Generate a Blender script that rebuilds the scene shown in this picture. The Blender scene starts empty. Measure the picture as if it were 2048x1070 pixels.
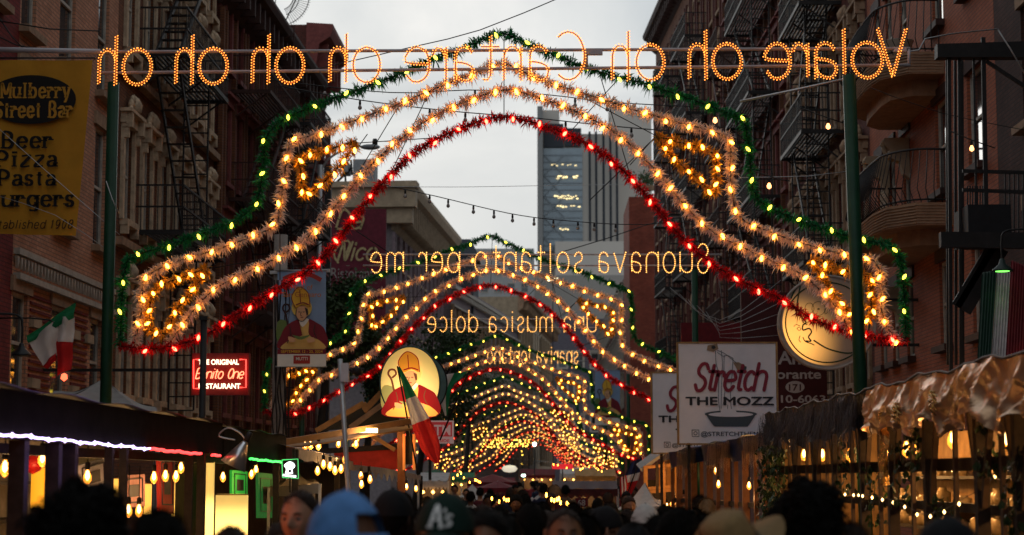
import bpy, bmesh, math, random
from mathutils import Vector, Matrix, noise as mn
random.seed(7)
C = bpy.context.scene.collection
sc = bpy.context.scene
PI = math.pi
# ---------------------------------------------------------------- camera
F = 3700.0                       # focal length in photo pixels (photo is 2048 wide)
PITCH = math.atan(420/3700.0); YAW = 66/3700.0; CZ = 1.95
_fw = Vector((-math.sin(YAW)*math.cos(PITCH), math.cos(YAW)*math.cos(PITCH), math.sin(PITCH)))
_rt = Vector((math.cos(YAW), math.sin(YAW), 0)); _up = _rt.cross(_fw)
cam = bpy.data.cameras.new('camera'); camo = bpy.data.objects.new('camera', cam); C.objects.link(camo)
camo.matrix_world = Matrix((( _rt.x,_up.x,-_fw.x,0),(_rt.y,_up.y,-_fw.y,0),(_rt.z,_up.z,-_fw.z,CZ),(0,0,0,1)))
cam.sensor_width = 36; cam.lens = F/2048*36; cam.clip_start = .1; cam.clip_end = 6000
cam.dof.use_dof = True; cam.dof.focus_distance = 24.0; cam.dof.aperture_fstop = 2.6
sc.camera = camo
def ray(px, py):
    return _fw + _rt*((px-1024)/F) + _up*(-(py-535)/F)
def P(px, py, Y):
    d = ray(px, py); t = Y/d.y
    return Vector((d.x*t, Y, CZ+d.z*t))
def W(px, py, X):
    d = ray(px, py); t = X/d.x
    return Vector((X, d.y*t, CZ+d.z*t))
# ---------------------------------------------------------------- world, sun, exposure
sc.view_settings.view_transform = 'Standard'; sc.view_settings.look = 'None'
sc.view_settings.exposure = 0; sc.view_settings.gamma = 1; sc.view_settings.use_curve_mapping = False
sc.cycles.use_denoising = True
sc.cycles.max_bounces = 6; sc.cycles.diffuse_bounces = 3; sc.cycles.glossy_bounces = 3
sc.cycles.transparent_max_bounces = 8; sc.cycles.sample_clamp_indirect = 4
sc.cycles.caustics_reflective = False; sc.cycles.caustics_refractive = False
world = bpy.data.worlds.new('World'); sc.world = world; world.use_nodes = True
SUN_EL, SUN_AZ = math.radians(11), math.radians(-5)
def build_world():
    nt = world.node_tree; N = nt.nodes; L = nt.links; N.clear()
    out = N.new('ShaderNodeOutputWorld'); bg = N.new('ShaderNodeBackground'); bg.inputs[1].default_value = .1
    sky = N.new('ShaderNodeTexSky'); sky.sky_type = 'NISHITA'; sky.sun_disc = False
    sky.sun_elevation = SUN_EL; sky.sun_rotation = SUN_AZ; sky.air_density = 1; sky.dust_density = 2
    tc = N.new('ShaderNodeTexCoord'); mp = N.new('ShaderNodeMapping'); mp.inputs['Scale'].default_value = (1, 1, 2.6)
    L.new(tc.outputs['Generated'], mp.inputs[0])
    nz = N.new('ShaderNodeTexNoise'); nz.inputs['Scale'].default_value = 4.6; nz.inputs['Detail'].default_value = 7
    nz.inputs['Roughness'].default_value = .52; nz.inputs['Distortion'].default_value = .6
    L.new(mp.outputs[0], nz.inputs[0])
    # thin spot of the cloud deck round the hidden sun
    sd = Vector((math.sin(SUN_AZ)*math.cos(SUN_EL), math.cos(SUN_AZ)*math.cos(SUN_EL), math.sin(SUN_EL)))
    dt = N.new('ShaderNodeVectorMath'); dt.operation = 'DOT_PRODUCT'; dt.inputs[1].default_value = sd
    nrm = N.new('ShaderNodeVectorMath'); nrm.operation = 'NORMALIZE'
    L.new(tc.outputs['Generated'], nrm.inputs[0]); L.new(nrm.outputs[0], dt.inputs[0])
    mr = N.new('ShaderNodeMapRange'); mr.interpolation_type = 'SMOOTHSTEP'
    mr.inputs[1].default_value = .988; mr.inputs[2].default_value = 1.0; mr.inputs[3].default_value = 0; mr.inputs[4].default_value = .19
    L.new(dt.outputs['Value'], mr.inputs[0])
    ad = N.new('ShaderNodeMath'); ad.operation = 'ADD'; L.new(nz.outputs[0], ad.inputs[0]); L.new(mr.outputs[0], ad.inputs[1])
    cr = N.new('ShaderNodeValToRGB'); e = cr.color_ramp.elements
    e[0].position = .3; e[0].color = (.50, .55, .59, 1); e[1].position = .93; e[1].color = (.97, .96, .94, 1)
    x = e.new(.55); x.color = (.57, .62, .655, 1)
    x = e.new(.75); x.color = (.74, .77, .78, 1)
    L.new(ad.outputs[0], cr.inputs[0])
    sc10 = N.new('ShaderNodeVectorMath'); sc10.operation = 'SCALE'; sc10.inputs['Scale'].default_value = 10
    L.new(cr.outputs[0], sc10.inputs[0])
    mx = N.new('ShaderNodeMixRGB'); mx.inputs[0].default_value = .985
    L.new(sky.outputs[0], mx.inputs[1]); L.new(sc10.outputs[0], mx.inputs[2])
    L.new(mx.outputs[0], bg.inputs[0]); L.new(bg.outputs[0], out.inputs[0])
build_world()
sun = bpy.data.lights.new('sun', 'SUN'); sun.energy = .25; sun.angle = math.radians(20); sun.color = (1, .95, .88)
suno = bpy.data.objects.new('sun', sun); C.objects.link(suno)
suno.rotation_euler = (PI/2-SUN_EL, 0, PI+ -SUN_AZ)     # shines from the bright patch down the street towards us
# ---------------------------------------------------------------- materials
def lin(h):
    h = h.lstrip('#'); r = []
    for i in (0, 2, 4):
        c = int(h[i:i+2], 16)/255; r.append(c/12.92 if c <= .04045 else ((c+.055)/1.055)**2.4)
    return tuple(r)
MATS = {}
def mat(name, col, rough=.7, metal=0, var=.25, nscale=6, bump=.0, bscale=40, emit=0, ecol=None, spec=.22, sheen=0, backface=False):
    if name in MATS: return MATS[name]
    if isinstance(col, str): col = lin(col)
    m = bpy.data.materials.new(name); m.use_nodes = True; nt = m.node_tree; N = nt.nodes; L = nt.links
    b = N['Principled BSDF']; b.inputs['Roughness'].default_value = rough; b.inputs['Metallic'].default_value = metal
    b.inputs['Specular IOR Level'].default_value = spec
    if var > 0:
        tc = N.new('ShaderNodeTexCoord'); nz = N.new('ShaderNodeTexNoise')
        nz.inputs['Scale'].default_value = nscale; nz.inputs['Detail'].default_value = 5; nz.inputs['Roughness'].default_value = .65
        L.new(tc.outputs['Object'], nz.inputs[0])
        cr = N.new('ShaderNodeValToRGB'); e = cr.color_ramp.elements
        e[0].position = .3; e[1].position = .7
        e[0].color = tuple(c*(1-var) for c in col)+(1,); e[1].color = tuple(min(1, c*(1+var)) for c in col)+(1,)
        L.new(nz.outputs[0], cr.inputs[0]); L.new(cr.outputs[0], b.inputs['Base Color'])
        if bump > 0:
            n2 = N.new('ShaderNodeTexNoise'); n2.inputs['Scale'].default_value = bscale; n2.inputs['Detail'].default_value = 3
            L.new(tc.outputs['Object'], n2.inputs[0])
            bp = N.new('ShaderNodeBump'); bp.inputs['Strength'].default_value = bump; bp.inputs['Distance'].default_value = .02
            L.new(n2.outputs[0], bp.inputs['Height']); L.new(bp.outputs[0], b.inputs['Normal'])
    else:
        b.inputs['Base Color'].default_value = tuple(col)+(1,)
    if emit > 0:
        ec = ecol if ecol else col
        if isinstance(ec, str): ec = lin(ec)
        b.inputs['Emission Color'].default_value = tuple(ec)+(1,); b.inputs['Emission Strength'].default_value = emit
    if sheen: b.inputs['Sheen Weight'].default_value = sheen
    m.diffuse_color = tuple(col)+(1,)
    MATS[name] = m; return m
def mat_glow(name, ecol, strength, sample=True):
    m = mat(name, tuple(min(.8, c) for c in ecol), rough=.4, var=0, emit=strength, ecol=ecol)
    if not sample: m.cycles.emission_sampling = 'NONE'
    return m
def translucent(m, fac=.45):
    nt = m.node_tree; N = nt.nodes; L = nt.links; b = N['Principled BSDF']; t = N.new('ShaderNodeBsdfTranslucent'); x = N.new('ShaderNodeMixShader'); x.inputs[0].default_value = fac
    src = b.inputs['Base Color'].links[0].from_socket; L.new(src, t.inputs[0]); out = N['Material Output']; L.new(b.outputs[0], x.inputs[1]); L.new(t.outputs[0], x.inputs[2]); L.new(x.outputs[0], out.inputs[0]); return m
def mat_brick(name, c1, c2, mortar, rough=.85, w=.21, h=.07, dirt=.45):
    m = bpy.data.materials.new(name); m.use_nodes = True; nt = m.node_tree; N = nt.nodes; L = nt.links
    b = N['Principled BSDF']; b.inputs['Roughness'].default_value = rough; b.inputs['Specular IOR Level'].default_value = .25
    tc = N.new('ShaderNodeTexCoord'); sp = N.new('ShaderNodeSeparateXYZ'); L.new(tc.outputs['Object'], sp.inputs[0])
    ad = N.new('ShaderNodeMath'); L.new(sp.outputs[0], ad.inputs[0]); L.new(sp.outputs[1], ad.inputs[1])
    cb = N.new('ShaderNodeCombineXYZ'); L.new(ad.outputs[0], cb.inputs[0]); L.new(sp.outputs[2], cb.inputs[1])
    bt = N.new('ShaderNodeTexBrick'); bt.inputs['Scale'].default_value = 1
    bt.inputs['Brick Width'].default_value = w; bt.inputs['Row Height'].default_value = h; bt.inputs['Mortar Size'].default_value = .009
    bt.inputs['Mortar Smooth'].default_value = .2; bt.inputs['Bias'].default_value = -.1
    bt.inputs['Color1'].default_value = lin(c1)+(1,); bt.inputs['Color2'].default_value = lin(c2)+(1,); bt.inputs['Mortar'].default_value = lin(mortar)+(1,)
    L.new(cb.outputs[0], bt.inputs[0])
    nz = N.new('ShaderNodeTexNoise'); nz.inputs['Scale'].default_value = .9; nz.inputs['Detail'].default_value = 8; nz.inputs['Roughness'].default_value = .7
    L.new(tc.outputs['Object'], nz.inputs[0])
    mr = N.new('ShaderNodeMapRange'); mr.inputs[1].default_value = .3; mr.inputs[2].default_value = .7; mr.inputs[3].default_value = 1.5*(1-dirt); mr.inputs[4].default_value = 1.65
    L.new(nz.outputs[0], mr.inputs[0])
    mu = N.new('ShaderNodeVectorMath'); mu.operation = 'SCALE'; L.new(bt.outputs[0], mu.inputs[0]); L.new(mr.outputs[0], mu.inputs['Scale'])
    L.new(mu.outputs[0], b.inputs['Base Color'])
    bp = N.new('ShaderNodeBump'); bp.inputs['Strength'].default_value = .8; bp.inputs['Distance'].default_value = .012; bp.invert = True
    L.new(bt.outputs['Fac'], bp.inputs['Height']); L.new(bp.outputs[0], b.inputs['Normal'])
    MATS[name] = m; return m
def mat_glass(name='window_glass', col=(.02, .025, .03)):
    if name in MATS: return MATS[name]
    m = mat(name, col, rough=.06, var=.3, nscale=.8, spec=.9); return m
# ---------------------------------------------------------------- object helpers
ORG = {}
def tag(o, label=None, cat=None, group=None, kind=None):
    if label: o['label'] = label
    if cat: o['category'] = cat
    if group: o['group'] = group
    if kind: o['kind'] = kind
    return o
def link(name, data, parent=None, M=None):
    o = bpy.data.objects.new(name, data); C.objects.link(o)
    if parent is not None: o.parent = parent
    M = M if M is not None else Matrix.Identity(4)
    o.matrix_local = M
    ORG[o] = (ORG[parent] @ M) if parent is not None else M.copy()
    return o
def thing(name, label, cat, loc=(0, 0, 0), rz=0, group=None, ry=0):
    o = bpy.data.objects.new(name, None); C.objects.link(o); o.empty_display_size = .2
    o.location = loc; o.rotation_euler = (0, ry, rz)
    ORG[o] = Matrix.Translation(Vector(loc)) @ Matrix.Rotation(rz, 4, 'Z') @ Matrix.Rotation(ry, 4, 'Y')
    return tag(o, label, cat, group)
def unit(d):
    return d.normalized() if d.length > 1e-9 else Vector((0, 0, 1))
class MB:
    def __init__(s): s.v = []; s.f = []; s.mi = []; s.sm = []
    def add(s, vs, fs, mi=0, smooth=False):
        n = len(s.v); s.v.extend([tuple(v) for v in vs]); s.f.extend([tuple(i+n for i in f) for f in fs])
        s.mi.extend([mi]*len(fs)); s.sm.extend([smooth]*len(fs)); return s
    def box(s, c, d, M=None, mi=0):
        x, y, z = d[0]/2, d[1]/2, d[2]/2; c = Vector(c)
        vs = [Vector((i*x, j*y, k*z)) for i in (-1, 1) for j in (-1, 1) for k in (-1, 1)]
        vs = [((M @ v) if M else v)+c for v in vs]
        return s.add(vs, [(0, 1, 3, 2), (4, 6, 7, 5), (0, 4, 5, 1), (2, 3, 7, 6), (0, 2, 6, 4), (1, 5, 7, 3)], mi)
    def bar(s, a, b, w, h, mi=0, up=Vector((0, 0, 1))):
        a = Vector(a); b = Vector(b); d = b-a; l = d.length; d = unit(d)
        r = d.cross(up); r = unit(r) if r.length > 1e-4 else Vector((1, 0, 0)); u = r.cross(d)
        M = Matrix((r, d, u)).transposed()
        return s.box((a+b)/2, (w, l, h), M, mi)
    def tube(s, pts, r, n=6, mi=0, caps=True, closed=False, smooth=True):
        pts = [Vector(p) for p in pts]; k = len(pts); rs = r if isinstance(r, (list, tuple)) else [r]*k
        up = Vector((0, 0, 1)); vs = []; nrm = None
        for i, p in enumerate(pts):
            if closed: t = unit(pts[(i+1) % k]-pts[i-1])
            else: t = unit(pts[min(i+1, k-1)]-pts[max(i-1, 0)])
            if nrm is None:
                nrm = t.cross(up); nrm = unit(nrm) if nrm.length > .05 else unit(t.cross(Vector((1, 0, 0))))
            else:
                nrm = unit(nrm - t*nrm.dot(t))
            b = t.cross(nrm)
            for j in range(n):
                a = 2*PI*j/n; vs.append(p+(nrm*math.cos(a)+b*math.sin(a))*rs[i])
        fs = []
        for i in range(k if closed else k-1):
            i2 = (i+1) % k
            for j in range(n): fs.append((i*n+j, i2*n+j, i2*n+(j+1) % n, i*n+(j+1) % n))
        if caps and not closed:
            fs.append(tuple(range(n))); fs.append(tuple(reversed(range((k-1)*n, k*n))))
        return s.add(vs, fs, mi, smooth)
    def lathe(s, prof, n=12, M=None, mi=0, smooth=True, sx=1, sy=1):
        vs = []; k = len(prof)
        for r, z in prof:
            for j in range(n):
                a = 2*PI*j/n; v = Vector((r*math.cos(a)*sx, r*math.sin(a)*sy, z)); vs.append((M @ v) if M else v)
        fs = [(i*n+j, i*n+(j+1) % n, (i+1)*n+(j+1) % n, (i+1)*n+j) for i in range(k-1) for j in range(n)]
        fs.append(tuple(reversed(range(n)))); fs.append(tuple(range((k-1)*n, k*n)))
        return s.add(vs, fs, mi, smooth)
    def prism(s, poly, vec, mi=0):
        vec = Vector(vec); n = len(poly); a = [Vector(p) for p in poly]
        return s.add(a+[p+vec for p in a], [tuple(range(n)), tuple(reversed(range(n, 2*n)))]+[(i, (i+1) % n, n+(i+1) % n, n+i) for i in range(n)], mi)
    def grid(s, fn, nu, nv, mi=0, smooth=True):
        vs = [fn(i/nu, j/nv) for i in range(nu+1) for j in range(nv+1)]
        return s.add(vs, [(i*(nv+1)+j, (i+1)*(nv+1)+j, (i+1)*(nv+1)+j+1, i*(nv+1)+j+1) for i in range(nu) for j in range(nv)], mi, smooth)
    def octa(s, c, r, rz=None, mi=0):
        c = Vector(c); rz = rz or r
        return s.add([c+Vector(v) for v in ((r, 0, 0), (0, r, 0), (-r, 0, 0), (0, -r, 0), (0, 0, rz), (0, 0, -rz))],
                     [(0, 1, 4), (1, 2, 4), (2, 3, 4), (3, 0, 4), (1, 0, 5), (2, 1, 5), (3, 2, 5), (0, 3, 5)], mi, True)
    def mesh(s, name, mats, M=None):
        me = bpy.data.meshes.new(name)
        vs = [tuple(M @ Vector(v)) for v in s.v] if M else s.v
        me.from_pydata(vs, [], s.f)
        for m in (mats if isinstance(mats, (list, tuple)) else [mats]): me.materials.append(m)
        me.polygons.foreach_set('material_index', s.mi); me.polygons.foreach_set('use_smooth', s.sm)
        bm = bmesh.new(); bm.from_mesh(me); bmesh.ops.recalc_face_normals(bm, faces=bm.faces); bm.to_mesh(me); bm.free()
        me.update(); return me
    def build(s, name, mats, parent=None, world=False):
        M = ORG[parent].inverted() if (world and parent is not None) else None
        return link(name, s.mesh(name, mats, M), parent)
def catmull(pts, step=.06, closed=False):
    pts = [Vector(p) for p in pts]; n = len(pts); out = []
    for i in range(n if closed else n-1):
        if closed: a, b, c, d = pts[i-1], pts[i], pts[(i+1) % n], pts[(i+2) % n]
        else: a, b, c, d = pts[max(i-1, 0)], pts[i], pts[i+1], pts[min(i+2, n-1)]
        k = max(1, int((c-b).length/step))
        for j in range(k):
            t = j/k
            out.append(.5*((2*b)+(c-a)*t+(2*a-5*b+4*c-d)*t*t+(3*b-3*c+d-a)*t**3))
    if not closed: out.append(pts[-1])
    return out
def resample(pts, step):
    out = [pts[0]]; acc = 0
    for a, b in zip(pts, pts[1:]):
        l = (b-a).length
        while l > 0 and acc+l >= step:
            t = (step-acc)/l; a = a.lerp(b, t); out.append(a); l = (b-a).length; acc = 0
        acc += l
    return out
def point_light(name, loc, power, col, r=.04):
    l = bpy.data.lights.new(name, 'POINT'); l.energy = power; l.color = col; l.shadow_soft_size = r
    o = bpy.data.objects.new(name, l); C.objects.link(o); o.location = loc; return o
# ---------------------------------------------------------------- lettering
def arcp(cx, cy, rx, ry, a0, a1, n=10):
    return [(cx+rx*math.cos(math.radians(a0+(a1-a0)*i/n)), cy+ry*math.sin(math.radians(a0+(a1-a0)*i/n))) for i in range(n+1)]
A_ = 1.42
G = {
 'o': [arcp(.5, .5, .5, .52, 90, 450, 22)], 'O': [arcp(.5, A_/2, .5, A_/2, 90, 450, 24)], '0': [arcp(.5, A_/2, .4, A_/2, 90, 450, 24)],
 'h': [[(0, A_), (0, 0)], [(0, .7), (.12, .88), (.4, 1), (.75, .97), (.97, .78), (1, .5), (1, 0)]],
 'n': [[(0, 1), (0, 0)], [(0, .7), (.12, .88), (.4, 1), (.75, .97), (.97, .78), (1, .5), (1, 0)]],
 'm': [[(0, 1), (0, 0)], [(0, .75), (.1, .93), (.28, 1), (.44, .92), (.5, .7), (.5, 0)], [(.5, .75), (.6, .93), (.78, 1), (.94, .92), (1, .7), (1, 0)]],
 'u': [[(0, 1), (0, .3), (.1, .08), (.4, 0), (.75, .07), (1, .35)], [(1, 1), (1, 0)]],
 'V': [[(0, A_), (.5, 0), (1, A_)]], 'v': [[(0, 1), (.5, 0), (1, 1)]], 'l': [[(.5, A_), (.5, 0)]], 'i': [[(.5, 1), (.5, 0)], [(.5, 1.32), (.5, 1.42)]],
 'a': [[(.1, .82), (.3, .98), (.65, 1), (.9, .85), (.95, .6), (.95, 0)], [(.95, .55), (.5, .52), (.12, .42), (.03, .22), (.2, .02), (.55, 0), (.85, .12), (.95, .3)]],
 'r': [[(0, 1), (0, 0)], [(0, .65), (.2, .88), (.55, 1), (.85, .95), (1, .75)]],
 'e': [[(.05, .5), (.97, .56), (.93, .8), (.7, .98), (.4, 1), (.12, .84), (.01, .5), (.1, .18), (.38, 0), (.7, 0), (.95, .2)]],
 't': [[(.45, 1.32), (.45, .25), (.58, .03), (.9, .03)], [(-.05, 1), (1.0, 1)]],
 'C': [arcp(.55, A_/2, .55, A_/2, 50, 310, 18)], 'c': [arcp(.55, .5, .55, .5, 48, 312, 14)],
 'p': [[(0, 1), (0, -.45)], arcp(.5, .5, .5, .5, 160, -160, 18)], 'b': [[(0, A_), (0, 0)], arcp(.5, .5, .5, .5, 160, -160, 18)],
 'd': [[(1, A_), (1, 0)], arcp(.5, .5, .5, .5, 20, 340, 18)],
 's': [[(.95, .82), (.7, .99), (.3, .99), (.08, .78), (.25, .57), (.75, .45), (.95, .24), (.72, .01), (.28, 0), (.02, .2)]],
 'S': [[(.95, 1.15), (.7, 1.4), (.3, 1.4), (.05, 1.1), (.25, .82), (.75, .62), (.97, .33), (.72, .01), (.28, 0), (.02, .28)]],
 'M': [[(0, 0), (0, A_), (.5, .35), (1, A_), (1, 0)]], 'B': [[(0, 0), (0, A_), (.6, A_), (.85, 1.1), (.6, .76), (0, .76)], [(.6, .76), (.95, .4), (.65, 0), (0, 0)]],
 'P': [[(0, 0), (0, A_), (.65, A_), (.95, 1.05), (.65, .68), (0, .68)]], 'E': [[(.95, A_), (0, A_), (0, 0), (.95, 0)], [(0, .74), (.7, .74)]],
 'y': [[(0, 1), (.5, .05)], [(1, 1), (.4, -.4), (.1, -.42)]], 'z': [[(.05, 1), (.95, 1), (.05, 0), (.95, 0)]],
 'g': [arcp(.5, .5, .48, .5, 20, 340, 18), [(1, 1), (1, -.15), (.75, -.42), (.2, -.38)]],
 'N': [[(0, 0), (.1, A_), (.75, 0), (1, A_+.1)]], 'D': [[(0, 0), (0, A_), (.55, A_*.97), (1, .7), (.55, .02), (0, 0)]],
 'R': [[(0, 0), (0, A_), (.65, A_), (.95, 1.05), (.65, .7), (0, .7)], [(.5, .7), (1, 0)]],
 '1': [[(.2, 1.1), (.5, A_), (.5, 0)]], '8': [arcp(.5, 1.06, .38, .36, -90, 270, 16), arcp(.5, .35, .46, .35, 90, 450, 16)],
 '9': [arcp(.5, .95, .42, .46, 0, 360, 16), [(.92, .95), (.85, .4), (.5, 0), (.2, .1)]], 'T': [[(0, A_), (1, A_)], [(.5, A_), (.5, 0)]],
}
WD = {'l': .25, 'i': .25, 'r': .6, 't': .55, 'm': 1.25, 's': .7, 'e': .85, 'a': .8, 'c': .75, '1': .5, 'M': 1.25, 'V': 1.1, ' ': .6}
def smooth2(st, step):
    v = [Vector((x, 0, z)) for x, z in st]
    if len(v) <= 3: # straight strokes keep their corners
        out = []
        for a, b in zip(v, v[1:]):
            k = max(1, int((b-a).length/step)); out += [a.lerp(b, j/k) for j in range(k)]
        return out+[v[-1]]
    return catmull(v, step)
def layout(text, xh, gap=.28, wf=.78, shear=0, mirror=False, slab=False):
    """strokes in local x,z with x starting at 0; returns list of (char, strokes, x0) and total width"""
    x = 0; out = []
    for ch in text:
        if ch == ' ': x += xh*.62; continue
        w = WD.get(ch, .9)*wf*xh; strokes = []
        if slab and ch in 'li': w = .5*wf*xh
        for st in G[ch]: strokes.append([((u*w if WD.get(ch) != .25 else w*.5), v*xh) for u, v in st])
        out.append((ch, strokes, x)); x += w+gap*xh
    W_ = x-gap*xh; res = []
    for ch, sts, x0 in out:
        r = []
        for st in sts:
            q = [(x0+a+shear*b, b) for a, b in st]
            if mirror: q = [(W_-a, b) for a, b in q]
            r.append(q)
        res.append((ch, r))
    return res, W_
def ribbon(mb, pts, w, y=0, slab=None, th=.004, mi=0, cap=True):
    """flat brush stroke in the x,z plane facing -y"""
    n = len(pts); Lf = []; Rt = []
    for i, p in enumerate(pts):
        t = unit(pts[min(i+1, n-1)]-pts[max(i-1, 0)]); nn = Vector((t.z, 0, -t.x))
        ww = w if slab is None else (slab[0]*abs(t.z)+slab[1]*abs(t.x))
        Lf.append(p+nn*ww/2); Rt.append(p-nn*ww/2)
    vs = []
    for a, b in zip(Lf, Rt): vs += [(a.x, y, a.z), (b.x, y, b.z)]
    fs = [(2*i, 2*i+1, 2*i+3, 2*i+2) for i in range(n-1)]
    mb.add(vs, fs, mi)
    if cap and slab is None:
        for p in (pts[0], pts[-1]):
            mb.add([(p.x+w/2*math.cos(a), y-.0005, p.z+w/2*math.sin(a)) for a in [2*PI*k/10 for k in range(10)]], [tuple(range(10))], mi)
def slab_text(mb, text, x0, z0, xh, y, stem=.2, thin=.09, wf=.8, gap=.3, center=None, mi=0, shear=0, serif=True, squash=1.0):
    lay, Wd = layout(text, xh, gap, wf, shear, slab=serif)
    ox = x0-(Wd/2 if center else 0)
    for ch, sts in lay:
        for st in sts:
            p = [Vector((a.x+ox, 0, a.z*squash+z0)) for a in smooth2(st, xh*.12)]
            ribbon(mb, p, 0, y, slab=(stem*xh, thin*xh), mi=mi)
            if serif:
                for e, q in ((p[0], p[1]), (p[-1], p[-2])):
                    d = unit(e-q)
                    if abs(d.z) > .8 and not (ch == 't' and e.z > z0+xh*.5):
                        s = xh*stem*.9; t = xh*thin*.8
                        mb.add([(e.x-s, y-.0006, e.z-t/2), (e.x+s, y-.0006, e.z-t/2), (e.x+s, y-.0006, e.z+t/2), (e.x-s, y-.0006, e.z+t/2)], [(0, 1, 2, 3)], mi)
    return Wd
_txt = {}
def font_mb(text, height, bold=0.0, shear=0, width=None, center=True, space=1.0):
    """caps of the built-in typeface as flat faces in the x,z plane (facing -y); height = cap height"""
    key = (text, bold, shear, space)
    if key not in _txt:
        cu = bpy.data.curves.new('t', 'FONT'); cu.body = text; cu.size = 1; cu.offset = bold; cu.shear = shear; cu.space_character = space
        o = bpy.data.objects.new('t', cu); C.objects.link(o)
        bpy.context.view_layer.update()
        dg = bpy.context.evaluated_depsgraph_get(); me = o.evaluated_get(dg).to_mesh()
        vs = [tuple(v.co) for v in me.vertices]; fs = [tuple(p.vertices) for p in me.polygons]
        o.evaluated_get(dg).to_mesh_clear(); bpy.data.objects.remove(o); bpy.data.curves.remove(cu)
        _txt[key] = (vs, fs)
    vs, fs = _txt[key]
    x0 = min(v[0] for v in vs); x1 = max(v[0] for v in vs); k = height/.73
    kx = width/(x1-x0) if width else k
    return [((v[0]-x0)*kx-(kx*(x1-x0)/2 if center else 0), 0, v[1]*k) for v in vs], fs
def put_text(mb, text, x, z, y, height, bold=.0, shear=0, width=None, center=True, mi=0, space=1.0):
    vs, fs = font_mb(text, height, bold, shear, width, center, space)
    mb.add([(a+x, y, c+z) for a, b, c in vs], fs, mi)
# ---------------------------------------------------------------- material palette
M_asph = mat('asphalt', (.05, .05, .052), .9, var=.3, nscale=3, bump=.4, bscale=120)
M_side = mat('sidewalk_concrete', (.25, .24, .22), .9, var=.25, nscale=2)
M_kerb = mat('kerb_stone', (.3, .29, .27), .85)
M_iron = mat('black_iron', (.018, .016, .016), .55, var=.3)
M_carved = mat('carved_pale_stone', (.46, .34, .23), .85, var=.4, nscale=5, bump=.5)
M_rust = mat('rusty_dark_iron', (.045, .02, .016), .65, var=.4)
M_glass = mat_glass()
M_pale = mat('weathered_pale_paint', (.38, .34, .29), .7, var=.25)
M_cream = mat('aged_cream_paint', (.33, .25, .17), .75, var=.25, nscale=3)
M_brownst = mat('brown_stone_trim', (.28, .18, .115), .85, var=.35, nscale=4, bump=.4)
M_dkred = mat('dark_red_paint', (.17, .045, .04), .7, var=.3)
M_darkwood = mat('dark_stained_wood', (.028, .02, .015), .75, var=.4, nscale=14)
M_wood = mat('warm_pine_wood', (.36, .2, .08), .7, var=.3, nscale=9)
M_green = mat('green_painted_steel', (.006, .04, .018), .5, var=.2)
M_steel = mat('galvanised_steel', (.42, .42, .42), .45, metal=.6, var=.2)
M_blind = mat('window_blind', (.5, .45, .36), .9, var=.1)
M_roof = mat('roof_tar', (.03, .03, .03), .9)
B_salmon = mat_brick('salmon_brick', '#a3735a', '#8f614a', '#6e584a', dirt=.25)
B_brown = mat_brick('soot_brown_brick', '#5c3826', '#6a432d', '#47332a')
B_maroon = mat_brick('maroon_painted_brick', '#6b2422', '#5c1f1d', '#4a1c1b')
B_darkred = mat_brick('dark_red_brick', '#5c2f28', '#4c2620', '#3d2a26')
B_rose = mat_brick('rose_brown_brick', '#7e4430', '#8b4e37', '#5f3d30', dirt=.3)
B_black = mat_brick('sooty_black_brick', '#37221e', '#432924', '#2a1f1d')
B_orange = mat_brick('red_party_wall_brick', '#7b3a2c', '#6c3023', '#5c3a30')
# ---------------------------------------------------------------- ground
def structure(name, mb, m, parent=None): return tag(mb.build(name, m, parent), kind='structure')
structure('ground', MB().add([(-3000, -3000, -.016), (3000, -3000, -.016), (3000, 3000, -.016), (-3000, 3000, -.016)], [(0, 1, 2, 3)]), M_side)
structure('street', MB().box((0, 80, -.004), (9.6, 260, .008)), M_asph)
for s in (-1, 1):
    structure('kerb', MB().box((s*4.88, 25, .06), (.16, 150, .14)), M_kerb)
    structure('sidewalk', MB().box((s*6.8, 25, .058), (3.66, 150, .12)), M_side)
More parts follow.
